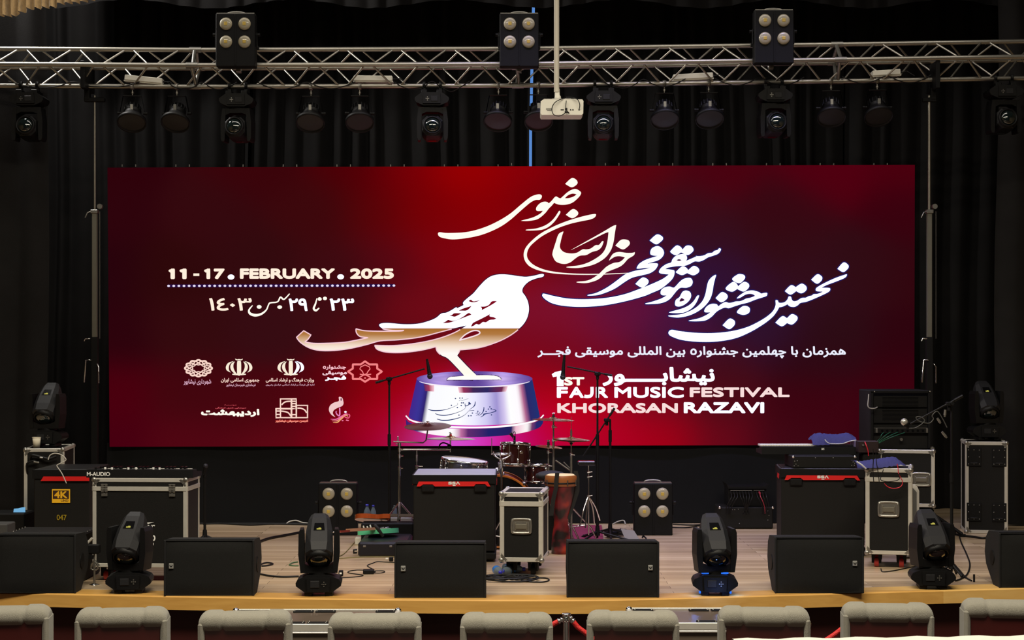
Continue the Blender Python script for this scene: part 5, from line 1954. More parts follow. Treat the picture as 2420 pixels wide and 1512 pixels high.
# XLR stage box and lower rack under the screen
D = 14.9
t = thing('stage_box', 'black stage box with rows of plugged leads, upper unit left of the right red-striped case', 'audio box', ((1765 - 1210) * D / F, D, zt(1196, D)))
zb = zt(1196, D)
zz = lambda y: zt(y, D) - zb
xx = lambda px: (px - 1765) * D / F
m = MB()
m.prism([(xx(1722), zz(1196)), (xx(1812), zz(1196)), (xx(1812), zz(1152)), (xx(1722), zz(1152))], .02, .30, 'XZ')
m.prism([(xx(1717), zz(1143)), (xx(1726), zz(1150)), (xx(1808), zz(1149)), (xx(1816), zz(1144)), (xx(1812), zz(1155)), (xx(1722), zz(1155))], .0, .30, 'XZ')
m.build('housing', BLK2, t)
m = MB()
m.box((xx(1752), .012, zz(1159)), (xx(1777) - xx(1726), .006, .007))
m.box((xx(1794), .012, zz(1158.5)), (xx(1807) - xx(1782), .006, .005))
m.box((xx(1801), .012, zz(1153)), (.028, .006, .014))
m.build('scribble_strip', mat('grey_print', (120, 118, 122), .6), t)
rr_ = random.Random(9)
for k in range(12):
    px = 1727 + k * 7 + (5 if k > 7 else 0)
    m = MB()
    tgt = (1715 + k * 6 if k < 3 else (1762 + (k - 5) * 2 if k < 8 else 1800 + (k - 8) * 5))
    m.cyl((xx(px), .018, zz(1163)), (xx(px), -.02, zz(1165)), .009, n=8)
    m.tube(crom([(xx(px), -.02, zz(1165)), (xx(px) + .0, -.06, zz(1172)), (xx((px + tgt) / 2), -.07, zz(1183)), (xx(tgt), -.05, zz(1197)), (xx(tgt + rr_.uniform(-6, 6)), -.04, zz(1212))], 4, False), .004, 6)
    m.build('plugged_lead', mat('red_lead_dim', (150, 40, 60), .5) if k == 9 else CBL, t)
t = thing('rack_case', 'low black rack case with bright corners under the stage box of plugged leads', 'flight case', ((1768 - 1210) * 14.75 / F, 14.85, 0))
w = S(128, 14.75)
m = MB()
m.box((0, .2, .098), (w, .36, .19), .01)
m.build('rack_box', LAM, t)
for s_ in (-1, 1):
    m = MB()
    m.ball((s_ * (w / 2 - .004), .02, .190), .014, 10)
    m.build('corner_ball', CHR, t)
for a, b in ((-.12, .17), (-.10, .17), (-.07, .175), (.19, .16), (-.06, .05), (.19, .08), (.2, .12)):
    m = MB()
    m.ball((a, .017, b), .004, 6)
    m.build('stud', STEEL, t)

# left corner odds and ends
D = 11.5
t = thing('flight_case_lid', 'black case with studded edges lying behind the leftmost monitor', 'flight case', ((104 - 1210) * D / F, D, 0))
m = MB()
zl = zt(1262, D)
m.box((0, .24, zl / 2), (S(186, D), .46, zl), .01)
m.build('body', LAM, t)
for s_ in (-1, 1):
    for k in range(7):
        m = MB()
        m.ball((s_ * (S(93, D) - .012), .02 + k * .07, zl + .001), .005, 6)
        m.build('stud', STEEL, t)
m = MB()
m.box((-.10, .02, zl + .001), (.12, .02, .003))
m.build('brass_strip', mat('brass_strip', (150, 130, 50), .35, .8), t)
D = 13.0
m = MB()
m.box(W(15, 1213, D) + Vector((0, .15, -.12)), (S(88, D), .3, .24), .01)
tag(m.build('equipment_box', BLK2), 'low black box at the left photo edge behind the studded case', 'box')
m = MB()
m.prism([(-.045, 0), (.045, 0), (.045, .046), (.02, .044), (-.01, .036), (-.04, .034)], 0, .012, 'XZ')
o = tag(m.build('glowing_panel', emis('light_blue_glow', (118, 180, 222), .9)), 'small light blue glowing panel left of the tall left road case', 'panel')
o.location = W(45, 1213, 13.1) + Vector((0, 0, .002))
m = MB()
m.box(W(-4, 1252, 11.9) + Vector((0, .1, -.04)), (S(42, 11.9), .2, .16), .006)
tag(m.build('equipment_box', mat('grey_box', (58, 58, 58), .6)), 'small grey box at the left photo edge behind the leftmost monitor', 'box')
# chrome clamp stand
D = DF(1382)
t = thing('clamp_stand', 'chrome pole with a round foot and a black clamp beside the leftmost monitor', 'stand', ((223 - 1210) * D / F, D, 0))
m = MB()
m.lathe([(.0, .010), (.012, .010), (.034, .003), (.034, 0), (.0, 0)], 24)
m.build('round_foot', CHR, t)
m = MB()
m.cyl((0, 0, .008), (0, 0, .26), .007, n=12)
m.build('pole', STEEL, t)
m = MB()
m.box((-.005, 0, zt(1297, D)), (.085, .05, .062), .006)
m.prism([(-.05, zt(1312, D)), (-.005, zt(1312, D)), (-.005, zt(1320, D)), (-.03, zt(1320, D))], -.02, .02, 'XZ')
m.build('clamp', BLK2, t)
m = MB()
m.tube([(-.045, -.01, zt(1283, D)), (-.01, -.01, zt(1271, D))], .010)
m.build('lever', ALU, t)
m = MB()
for a in (-1, 1):
    m.tube([(0, 0, .16), (a * .02, 0, .14), (a * .024, 0, .11), (a * .008, 0, .10)], .006)
m.build('wing_nut', STEEL, t)
# loose white cable over the striped case
m = MB()
m.tube(crom([tuple(W(x_, y_, 12.55)) for x_, y_ in ((114, 1086), (118, 1076), (130, 1071), (146, 1075), (156, 1086), (146, 1093), (136, 1098), (135, 1102), (146, 1118), (157, 1142))], 5, False), .0038, 7)
tag(m.build('cable', mat('white_cable', (190, 188, 180), .5)), 'white cable looping over the striped 4K case at left', 'cable')


# ------------------------------------------------------------------ microphone stands
def mic(parent_mb_target, tip, tail, headr=.024):
    """handheld microphone as two parts: grille ball at tip, handle to tail"""


def mic_stand(label, px, D, ytop, boom=None, sleeve=None, micp=None, spread=.26, ang0=.3, tripod=True, group='microphone stands', material=None, baseround=False, pr=.0085):
    t = thing('microphone_stand', label, 'microphone stand', ((px - 1210) * D / F, D, 0), 0, group)
    zz = lambda y: zt(y, D)
    xx = lambda x_: (x_ - px) * D / F
    mt = material or BLK
    m = MB()
    m.cyl((0, 0, .03), (0, 0, zz(ytop)), pr, n=12)
    m.build('pole', mt, t)
    if sleeve:
        m = MB()
        m.cyl((0, 0, zz(sleeve[1])), (0, 0, zz(sleeve[0])), .0145, n=12)
        m.cyl((0, 0, .05), (0, 0, zz(sleeve[1])), .011, n=12)
        m.build('height_clutch', BLK2, t)
    m = MB()
    m.cyl((0, 0, .05), (0, 0, .13), .022, .016, n=12)
    m.build('leg_hub', BLK2, t)
    for k in range(3):
        a = ang0 + k * 2 * PI / 3
        m = MB()
        m.tube([(0, 0, .085), (spread * math.cos(a), spread * math.sin(a), .012)], .009)
        m.ball((spread * math.cos(a), spread * math.sin(a), .012), .012, 8)
        m.build('leg', mt, t)
    if boom:
        (ax, ay), (bx, by), (jx, jy) = boom
        m = MB()
        m.cyl((xx(ax), -.02, zz(ay)), (xx(bx), -.02, zz(by)), .0065, n=10)
        m.cyl((xx(ax), -.02, zz(ay)), (xx(ax) + (xx(bx) - xx(ax)) * .16, -.02, zz(ay) + (zz(by) - zz(ay)) * .16), .010, n=10)
        m.build('boom_arm', mt, t)
        m = MB()
        m.box((xx(jx), -.012, zz(jy) - .004), (.05, .04, .03), .006)
        m.cyl((xx(jx), -.005, zz(jy) - .05), (xx(jx), -.005, zz(jy)), .013, n=12)
        m.cyl((xx(jx) + .012, -.03, zz(jy)), (xx(jx) + .012, -.05, zz(jy)), .012, n=8)
        m.build('boom_joint', BLK2, t)
    return t, xx, zz


def microphone(label, hx, hy, tx, ty_, D, r=.0235, silver=False):
    """head at (hx,hy), cable end at (tx,ty_)"""
    h = W(hx, hy, D)
    q = W(tx, ty_, D)
    t = thing('microphone', label, 'microphone', h)
    d = (q - h)
    m = MB()
    m.ball((0, 0, 0), r, 14)
    m.build('grille_ball', mat('mic_grille_silver', (190, 188, 180), .3, .7) if silver else mat('mic_grille', (42, 42, 50), .5, .4), t)
    m = MB()
    dn = d.normalized()
    m.cyl(dn * r * .75, dn * (r * 1.2), r * .9, r * .75, n=14)
    m.cyl(dn * r * 1.2, d * .85, r * .72, r * .45, n=14)
    m.cyl(d * .85, d, r * .42, n=10)
    m.build('handle', BLK2, t)
    return t


D = 13.95
ms1, xx, zz = mic_stand('black boom microphone stand left of the drum kit, its microphone hanging before the trophy', 920, D, 890, ((888, 904), (1004, 871), (920, 894)), (1026, 1052), spread=.22, ang0=.9)
microphone('black microphone hanging head down before the trophy, on the left boom stand', 1016, 889, 1009, 848, D - .02)
D = 13.9
ms2, xx, zz = mic_stand('black boom microphone stand before the English lettering, its pole the tallest there', 1412, D, 880, ((1446, 887), (1340, 866), (1412, 882)), (1026, 1240), spread=.27, ang0=-.1)
microphone('black microphone hanging head down over the figure 1ST, on the boom stand', 1330, 891, 1334, 838, D - .02)
D = 14.1
ms3, xx, zz = mic_stand('black microphone stand with its boom pointing down left, right of the taller boom stand', 1442, D, 990, ((1452, 964), (1378, 1078), (1434, 991)), (1016, 1044), spread=.25, ang0=.5)
D = 13.6
mic_stand('straight black microphone stand right of the big left road case', 484, D, 1097, None, (1100, 1128), spread=.16, ang0=.2)
microphone('black microphone on the straight stand beside the big left road case', 486, 1101, 481, 1122, D - .02, .02)
D = 11.8
ms5, xx, zz = mic_stand('tall black boom stand behind the rightmost moving head, a silver microphone on its arm', 2249, D, 970, ((2273, 935), (2150, 1001), (2243, 953)), (1118, 1140), spread=.10, ang0=1.0)
microphone('large silver-headed microphone on the boom at right, before the amplifier rack', 2137, 997, 2148, 1012, D - .03, .026, True)
m = MB()
m.tube(crom([tuple(W(x_, y_, D - .05)) for x_, y_ in ((2148, 1012), (2165, 1010), (2185, 995), (2176, 985), (2165, 986), (2172, 995), (2195, 1000), (2206, 990), (2203, 982), (2215, 972), (2228, 990), (2238, 1010))], 5, False), .0035, 6)
tag(m.build('cable', mat('grey_cable_dark', (64, 64, 62), .5)), 'dark microphone cable coiled round the right boom arm', 'cable')
for k, (a, b, lb) in enumerate((((2234, 968), (2233, 981), 'grey cable connector dangling from the right boom arm, upper one'), ((2215, 988), (2221, 997), 'grey cable connector dangling below the right boom arm, lower one'), ((2226, 1020), (2235, 1031), 'white-tipped cable connector left of the tall stand pole'))):
    m = MB()
    m.cyl(W(a[0], a[1], D - .06), W(b[0], b[1], D - .06), .008, .010, n=10)
    m.cyl(W(b[0], b[1], D - .06), W(b[0] + (b[0] - a[0]) * .3, b[1] + (b[1] - a[1]) * .3, D - .06), .007, n=10)
    tag(m.build('cable_connector', STEEL), lb, 'connector', 'dangling connectors')
# ------------------------------------------------------------------ drum kit and percussion
HEADW = mat('drum_head', (214, 214, 214), .35, var=.03)
HOOPO = mat('orange_hoop', (206, 120, 40), .35, var=.1)


def drum(name, label, px, py, D, r, dep, rot, shell, nlug=6, head=HEADW, hoop=CHR, badge=False, cat='drum'):
    """px,py = centre of the upper head"""
    c = W(px, py, D)
    t = thing(name, label, cat, c, rot=rot)
    m = MB()
    m.lathe([(r * .985, -.012), (r * .985, -dep + .012)], 32)
    m.build('shell', shell, t)
    for z, s_ in ((0, 1), (-dep, -1)):
        m = MB()
        m.lathe([(r, z - s_ * .018), (r + .007, z - s_ * .018), (r + .004, z - s_ * .009), (r + .006, z + s_ * .004), (r - .001, z + s_ * .004), (r, z - s_ * .018)][::s_], 32)
        m.build('hoop', hoop, t)
        m = MB()
        m.lathe([(r, z), (r * .5, z + .001 * s_), (0, z + .001 * s_)][::-s_], 32)
        m.build('drum_head', head, t)
    for k in range(nlug):
        a = 2 * PI * (k + .5) / nlug
        x, y = math.cos(a), math.sin(a)
        m = MB()
        for z in (-.04, -dep + .04):
            m.ball((x * (r + .006), y * (r + .006), z), .011, 8, (1, 1, 1.8))
        m.cyl((x * (r + .010), y * (r + .010), .0), (x * (r + .010), y * (r + .010), -dep), .0028, n=6)
        m.build('tension_lug', CHR, t)
    if badge:
        m = MB()
        m.M = Matrix.Rotation(.25, 4, 'Z')
        m.ball((0, -r * .985, -dep * .42), .016, 12, (1, .15, .75))
        m.build('badge', CHR, t)
        m = MB()
        m.ball((-.004, -r * .99, -dep * .78), .009, 10, (.6, .5, 2.4))
        m.build('mount_bracket', CHR, t)
    return t


drum('rack_tom', 'deep maroon rack tom with chrome hoops and a clipped microphone', 1218, 1047, 13.55, .116, .185, (math.radians(-6), math.radians(3), .2), MAR, 6, badge=True)
drum('tom_drum', 'small dark tom with a silver top between the maroon tom and the djembe', 1268, 1097, 13.6, .085, .15, (math.radians(-3), 0, 0), MAR, 5)
drum('snare_drum', 'shallow snare drum with a white head above the middle red-striped case', 1098, 1086, 13.5, .178, .12, (math.radians(4), math.radians(5.5), .3), mat('steel_shell', (120, 120, 124), .25, .9), 8)
# bass drum: axis along the view
t = thing('bass_drum', 'bass drum with an orange wooden hoop behind the small handled road case', 'drum', ((1178 - 1210) * 13.36 / F, 13.36, .300))
R_ = .290
m = MB()
m.lathe([(R_ * .97, .03), (R_ * .97, .37)], 48, 'Y')
m.build('shell', MAR, t)
for y in (.0, .37):
    m = MB()
    m.lathe([(R_, y), (R_, y + .035), (R_ - .016, y + .035), (R_ - .016, y), (R_, y)], 48, 'Y')
    m.build('hoop', HOOPO, t)
m = MB()
m.lathe([(0, .012), (R_ - .016, .012)], 48, 'Y')
m.build('drum_head', BLKG, t)
for k in range(10):
    a = 2 * PI * (k + .3) / 10
    m = MB()
    x, z = math.cos(a) * (R_ + .008), math.sin(a) * (R_ + .008)
    m.box((x, .012, z), (.022, .04, .022), .004)
    m.cyl((x, .0, z), (x, .15, z), .004, n=6)
    m.ball((x * .99, .14, z * .99), .013, 8, (1, 1.8, 1))
    m.build('claw', CHR, t)
m = MB()
for s_ in (-1, 1):
    for k in range(2):
        m.box((.005 + s_ * .018, .09 + .05 * k, R_ + .02 + .01 * k), (.028, .03, .03), .006)
m.cyl((.005, .12, R_ - .01), (.005, .12, R_ + .09), .012, n=12)
m.build('tom_mount', CHR, t)
for s_ in (-1, 1):
    m = MB()
    m.tube([(s_ * .2, .06, -.2), (s_ * .30, .02, -.288)], .008)
    m.build('spur', CHR, t)
# clip microphone on the rack tom
t = thing('drum_microphone', 'small black clip microphone on the rim of the maroon rack tom', 'microphone', W(1216, 1045, 13.42))
m = MB()
m.cyl((0, 0, -.01), (0, 0, .05), .009, n=10)
m.box((0, 0, .0), (.02, .03, .03), .004)
m.build('clip', BLK, t)
m = MB()
m.cyl((-.012, 0, .045), (-.034, -.004, .072), .010, .013, n=12)
m.build('capsule', BLK, t)
m = MB()
m.tube(crom([(.004, 0, .05), (.006, 0, .075), (-.002, 0, .085), (-.012, 0, .07), (-.018, 0, .03)], 4, False), .003)
m.build('lead', CBL, t)


def cymbal(parent, c, r, tilt, name='cymbal', material=BRZ, bell=.16):
    m = MB()
    m.M = Matrix.Translation(c) @ Matrix.Rotation(tilt[1], 4, 'Y') @ Matrix.Rotation(tilt[0], 4, 'X')
    pr = [(0, r * .12), (r * .08, r * .118), (r * .16, r * .09), (r * .22, r * .055), (r * .5, r * .03), (r * .8, r * .008), (r, -.004)]
    m.lathe(pr[::-1], 40)
    m.lathe([(a, b - .0015) for a, b in pr], 40)
    return m.build(name, material, parent)


def felt(parent, c, col):
    m = MB()
    m.cyl(Vector(c) + Vector((0, 0, .008)), Vector(c) + Vector((0, 0, .034)), .013, .010, n=14)
    o = m.build('felt', col, parent)
    m = MB()
    m.cyl(Vector(c) + Vector((0, 0, .034)), Vector(c) + Vector((0, 0, .048)), .004, n=8)
    m.box((c[0], c[1], c[2] + .046), (.026, .006, .008), .002)
    m.build('wing_nut', CHR, parent)


REDF = mat('red_felt', (170, 20, 26), .9)
BLKF = mat('black_felt', (14, 14, 14), .9)


def tripod(t, x, y, r, zh, a0, material=CHR, n=3):
    for k in range(n):
        a = a0 + k * 2 * PI / n
        m = MB()
        fx, fy = x + r * math.cos(a), y + r * math.sin(a)
        m.tube([(x, y, zh), (x + .75 * r * math.cos(a), y + .75 * r * math.sin(a), zh * .42), (fx, fy, .012)], .0075)
        m.tube([(x, y, zh * .45), (x + .6 * r * math.cos(a), y + .6 * r * math.sin(a), zh * .5)], .005)
        m.ball((fx, fy, .014), .015, 8)
        m.build('leg', material, t)


D = 13.75
# stand with the side arm: two cymbals
t = thing('cymbal_stand', 'chrome stand left of the drums with a side arm and two cymbals', 'cymbal stand', ((944 - 1210) * D / F, D, 0))
xx = lambda px: (px - 944) * D / F
zz = lambda y: zt(y, D)
m = MB()
m.cyl((0, 0, .05), (0, 0, zz(1105)), .011, n=12)
m.cyl((0, 0, zz(1105)), (0, 0, zz(1048)), .008, n=12)
m.build('pole', CHR, t)
m = MB()
for y in (1050, 1063, 1078, 1107):
    m.cyl((0, 0, zz(y) - .014), (0, 0, zz(y) + .014), .015, n=10)
    m.cyl((0, 0, zz(y)), (.03 if y != 1050 else -.03, -.01, zz(y) + .004), .005, n=6)
m.box((-.012, 0, zz(1038)), (.012, .02, .05), .003)
m.build('clamp', CHR, t)
m = MB()
m.tube([(xx(930), -.01, zz(1043)), (xx(1000), -.01, zz(1046)), (xx(1007), -.01, zz(1040)), (xx(1011), -.01, zz(1015))], .006)
m.build('boom_arm', STEEL, t)
m = MB()
m.cyl((0, 0, zz(1062)), (xx(1064), 0, zz(1062)), .0085, n=12)
m.cyl((xx(985), 0, zz(1062)), (xx(985), 0, zz(1106)), .006, n=10)
m.cyl((xx(985), 0, zz(1075)), (xx(985), 0, zz(1090)), .011, n=10)
m.cyl((xx(985), 0, zz(1100)), (xx(985), 0, zz(1108)), .014, n=10)
m.cyl((xx(985), 0, zz(1102)), (xx(999), 0, zz(1102)), .004, n=6)
m.cyl((xx(1064), 0, zz(1068)), (xx(1065), 0, zz(1022)), .006, n=10)
m.build('side_arm', CHR, t)
m = MB()
m.ball((xx(1062), 0, zz(1055)), .02, 10)
m.tube(crom([(xx(1060), 0, zz(1050)), (xx(1048), 0, zz(1046)), (xx(1040), 0, zz(1050)), (xx(1037), 0, zz(1060))], 4, False), .006)
m.build('black_clamp', BLK, t)
cyA = cymbal(t, (xx(1011), -.01, zz(1006)), .19, (math.radians(7.5), math.radians(-1)), material=mat('dark_bronze', (96, 52, 50), .3, .85, var=.2))
m = MB()
rq = random.Random(4)
for k in range(13):
    a = math.radians(-150 + k * 7.5)
    m.M = Matrix.Translation((xx(1011), -.01, zz(1006))) @ Matrix.Rotation(math.radians(7.5), 4, 'X')
    m.cyl((math.cos(a) * .08 - .0, .07 + .02 * (k % 2), .010), (math.cos(a) * .08 + .004, .12, .009), .003, n=5)
m.build('white_lettering', WPR, cyA)
felt(t, (xx(1011), -.01, zz(1009)), REDF)
cymbal(t, (xx(1065), 0, zz(1036)), .20, (0, math.radians(.6)))
felt(t, (xx(1065), 0, zz(1036)), REDF)
tripod(t, 0, 0, .24, .34, .5)

D = 13.75


def simple_stand(label, px, ytop, cyms, felts, base_px=None, sp=.22, a0=.2, extra=None, zh=.3, kind='cymbal stand'):
    t = thing(kind.replace(' ', '_'), label, kind, ((px - 1210) * D / F, D, 0))
    xx = lambda q: (q - px) * D / F
    m = MB()
    m.cyl((0, 0, .04), (0, 0, zt(ytop + 60, D)), .010, n=12)
    m.cyl((0, 0, zt(ytop + 60, D)), (0, 0, zt(ytop, D)), .0065, n=12)
    m.build('pole', STEEL, t)
    m = MB()
    for y in (ytop + 28, ytop + 60):
        m.cyl((0, 0, zt(y, D) - .012), (0, 0, zt(y, D) + .012), .014, n=10)
        m.cyl((0, -.01, zt(y, D)), (.028, -.012, zt(y, D) - .004), .005, n=6)
    m.build('clamp', CHR, t)
    for (cx_, cy_, r, tl, mt) in cyms:
        cymbal(t, (xx(cx_), 0, zt(cy_, D)), r, tl, material=mt)
    for (cx_, cy_, mt) in felts:
        felt(t, (xx(cx_), 0, zt(cy_, D)), mt)
    tripod(t, 0, 0, sp, zh, a0)
    return t, xx


t, xx = simple_stand('chrome cymbal stand with a wide ride cymbal right of the trophy picture', 1308, 980, [(1307, 991, .172, (math.radians(1), math.radians(2.0)), BRZ)], [(1308, 990, BLKF)])
t, xx = simple_stand('hi-hat stand with paired cymbals left of the tall boom microphone stand', 1350, 1014, [(1350, 1037, .150, (math.radians(1), math.radians(2.5)), BRZ), (1350, 1041, .150, (math.radians(181), math.radians(2.5)), BRZ)], [], kind='hi-hat stand')
t.name = 'hi_hat_stand'
m = MB()
m.cyl((0, 0, zt(1050, D)), (0, 0, zt(1040, D)), .010, .022, n=14)
m.build('hat_seat', BLKF, t)
m = MB()
m.cyl((0, 0, zt(1014, D)), (0, 0, zt(985, D)), .0022, n=6)
m.cyl((0, 0, zt(1030, D)), (0, 0, zt(1018, D)), .009, n=10)
m.build('pull_rod', STEEL, t)
m = MB()
m.cyl((xx(1313), .02, zt(1088, D)), (xx(1350), .02, zt(1114, D)), .007, n=8)
m.cyl((xx(1332), .02, zt(1092, D)), (xx(1350), .02, zt(1110, D)), .005, n=8)
m.build('side_brace', STEEL, t)
t, xx = simple_stand('small splash cymbal on a thin stand behind the ride cymbal stand', 1296, 1040, [(1297, 1055, .11, (math.radians(3), math.radians(5)), BRZ)], [(1296, 1054, BLKF)])

# snare basket stand
D = 13.2
t = thing('snare_stand', 'empty chrome basket stand between the snare drum and the maroon tom', 'drum stand', ((1185 - 1210) * D / F, D, 0))
xx = lambda q: (q - 1185) * D / F
zz = lambda y: zt(y, D)
m = MB()
m.cyl((0, 0, .05), (0, 0, zz(1084)), .009, n=12)
m.cyl((0, 0, zz(1120)), (0, 0, zz(1105)), .014, n=12)
m.build('pole', CHR, t)
for k in range(3):
    a = .4 + k * 2 * PI / 3
    m = MB()
    q = .078
    m.tube(crom([(0, 0, zz(1086)), (q * .6 * math.cos(a), q * .6 * math.sin(a), zz(1081)), (q * math.cos(a), q * math.sin(a), zz(1074)), (q * math.cos(a), q * math.sin(a), zz(1068))], 4, False), .006)
    m.build('basket_arm', CHR, t)
m = MB()
m.tube([(.075 * math.cos(k * PI / 12), .075 * math.sin(k * PI / 12), zz(1073)) for k in range(24)], .006, 8, True)
m.cyl((xx(1162), 0, zz(1074)), (xx(1162), 0, zz(1035)), .003, n=6)
m.cyl((xx(1204), 0, zz(1074)), (xx(1204), 0, zz(1044)), .003, n=6)
m.build('basket_ring', CHR, t)
tripod(t, 0, 0, .11, .26, 1.2)

# percussion block on a chrome stand
D = 13.5
t = thing('percussion_stand', 'thin chrome stand carrying a black percussion block left of the boom stands', 'percussion stand', ((1391 - 1210) * D / F, D, 0))
xx = lambda q: (q - 1391) * D / F
zz = lambda y: zt(y, D)
m = MB()
m.cyl((0, 0, .10), (0, 0, zz(1096)), .0055, n=10)
m.build('pole', CHR, t)
m = MB()
for y in (1116, 1127, 1172):
    m.cyl((0, 0, zz(y) - .010), (0, 0, zz(y) + .010), .012, n=8)
    m.cyl((-.01, -.01, zz(y)), (.03, -.01, zz(y) + .006), .004, n=6)
m.build('clamp', CHR, t)
m = MB()
m.box((xx(1386), 0, zz(1094)), (.14, .10, .036), .008)
m.build('percussion_block', BLKG, t)
for k, (a, b) in enumerate(((1378, 1240), (1386, 1246), (1402, 1238), (1410, 1232))):
    m = MB()
    m.tube(crom([(0, 0, zz(1172)), (xx(a) * .9, -.05 + .03 * k, zz(1200)), (xx(a) + .02 * (k - 1.5), -.10 + .06 * k, max(.012, zz(b)))], 4, False), .006)
    m.build('leg', CHR, t)

# djembe
D = 13.1
DJ = bpy.data.materials.new('painted_djembe')
DJ.use_nodes = True
nt = DJ.node_tree
b_ = nt.nodes['Principled BSDF']
tc_ = nt.nodes.new('ShaderNodeTexCoord')
nz_ = nt.nodes.new('ShaderNodeTexNoise')
nz_.inputs['Scale'].default_value = 9
nz_.inputs['Detail'].default_value = 1.5
rp_ = nt.nodes.new('ShaderNodeValToRGB')
rp_.color_ramp.elements[0].color = lin((26, 16, 16)) + (1,)
rp_.color_ramp.elements[0].position = .40
rp_.color_ramp.elements[1].color = lin((176, 52, 22)) + (1,)
rp_.color_ramp.elements[1].position = .72
e_ = rp_.color_ramp.elements.new(.55)
e_.color = lin((110, 26, 34)) + (1,)
nt.links.new(tc_.outputs['Object'], nz_.inputs['Vector'])
nt.links.new(nz_.outputs['Fac'], rp_.inputs[0])
nt.links.new(rp_.outputs[0], b_.inputs['Base Color'])
b_.inputs['Roughness'].default_value = .35
t = thing('djembe', 'tall goblet drum painted dark and red with a cream head and black straps', 'drum', ((1326 - 1210) * D / F, D, 0))
zz = lambda y: max(0.0, zt(y, D))
px_ = lambda n: n * D / F
m = MB()
m.lathe([(px_(35), zz(1147)), (px_(33), zz(1165)), (px_(27), zz(1190)), (px_(20), zz(1212)), (px_(16.5), zz(1228)), (px_(17), zz(1240)), (px_(21), zz(1262)), (px_(23), zz(1290)), (px_(23), zz(1310)), (0, zz(1310))], 36)
m.build('goblet_shell', DJ, t)
m = MB()
m.lathe([(px_(36), zz(1122)), (px_(38), zz(1126)), (px_(37), zz(1147)), (px_(34), zz(1148))], 36)
m.build('wood_band', mat('djembe_band', (150, 88, 40), .45, var=.15), t)
m = MB()
m.lathe([(px_(37.5), zz(1138)), (px_(39), zz(1140)), (px_(37.5), zz(1142))], 36)
m.build('ring', BLK, t)
m = MB()
m.lathe([(0, zz(1121) + .004), (px_(30), zz(1121) + .003), (px_(36), zz(1123))], 36)
m.build('drum_head', mat('cream_skin', (226, 206, 150), .6), t)
for k in range(9):
    a = 2 * PI * k / 9 + .2
    m = MB()
    m.cyl((px_(39) * math.cos(a), px_(39) * math.sin(a), zz(1132)), (px_(39) * math.cos(a), px_(39) * math.sin(a), zz(1146)), .005, n=6)
    m.build('tuning_lug', CHR, t)
STP = mat('black_webbing', (14, 14, 15), .8)
for k, q in enumerate((((-10, 1114), (-12, 1130), (-13, 1150), (-20, 1180), (-24, 1215)), ((34, 1112), (38, 1130), (38, 1160), (28, 1190), (16, 1225)))):
    m = MB()
    vs = []
    for (a, y) in q:
        yy = -math.sqrt(max(0.0001, px_(41) ** 2 - px_(min(abs(a), 40)) ** 2)) - .006 if k == 0 else -.03
        vs += [(px_(a - 5), yy, zz(y)), (px_(a + 5), yy, zz(y)), (px_(a + 5), yy + .006, zz(y)), (px_(a - 5), yy + .006, zz(y))]
    m.add(vs, [(i * 4 + j, i * 4 + (j + 1) % 4, (i + 1) * 4 + (j + 1) % 4, (i + 1) * 4 + j) for i in range(len(q) - 1) for j in range(4)])
    m.build('strap', STP, t)
m = MB()
m.tube([(px_(-26), -.06, zz(1190)), (px_(-14), -.06, zz(1190)), (px_(-14), -.06, zz(1197)), (px_(-26), -.06, zz(1197))], .0025, 6, True)
m.build('buckle', STEEL, t)
# soft bag behind the djembe
m = MB()
m.ball((0, 0, 0), .10, 16, (1.25, .8, .42))
o = tag(m.build('soft_bag', mat('bag_nylon', (24, 24, 26), .7, bump=.5, bs=40)), 'black soft bag draped behind the djembe head', 'bag')
o.location = W(1302, 1124, 13.32)
m = MB()
m.box((0, 0, 0), (.16, .16, .5), .01)
o = tag(m.build('stool_box', LAM), 'black stool box under the soft bag behind the djembe', 'box')
o.location = (o.location.x + (1302 - 1210) * 13.36 / F, 13.40, .25)

# drum rug
m = MB()
pts = [(-.92, 13.62), (.74, 13.62), (.80, 15.1), (-.86, 15.1)]
m.prism(pts, .001, .012, 'XY')
tag(m.build('drum_rug', mat('magenta_rug', (122, 32, 66), .95, var=.3, bump=.3, bs=120)), 'dark magenta rug under the drum kit', 'rug')

# ------------------------------------------------------------------ guitars and clutter left of the kit
m = MB()
D = 12.87
t = thing('pedal_case', 'low black case carrying the guitars, left of the middle red-striped case', 'flight case', ((905 - 1210) * D / F, D, 0))
hc = zt(1281, D)
m = MB()
m.box((0, .3, hc / 2), (S(118, D), .60, hc), .015)
m.build('body', mat('pedal_case_black', (16, 17, 26), .35), t)
for x_ in (-.14, .06, .15):
    m = MB()
    m.box((x_, -.003, hc * .72), (.022, .008, .014), .002)
    m.build('latch', STEEL, t)
m = MB()
m.tube([(-.2, -.004, hc * .3), (-.22, -.02, hc * .3), (-.22, -.02, hc * .5), (-.2, -.004, hc * .5)], .007)
m.build('handle', BLK, t)


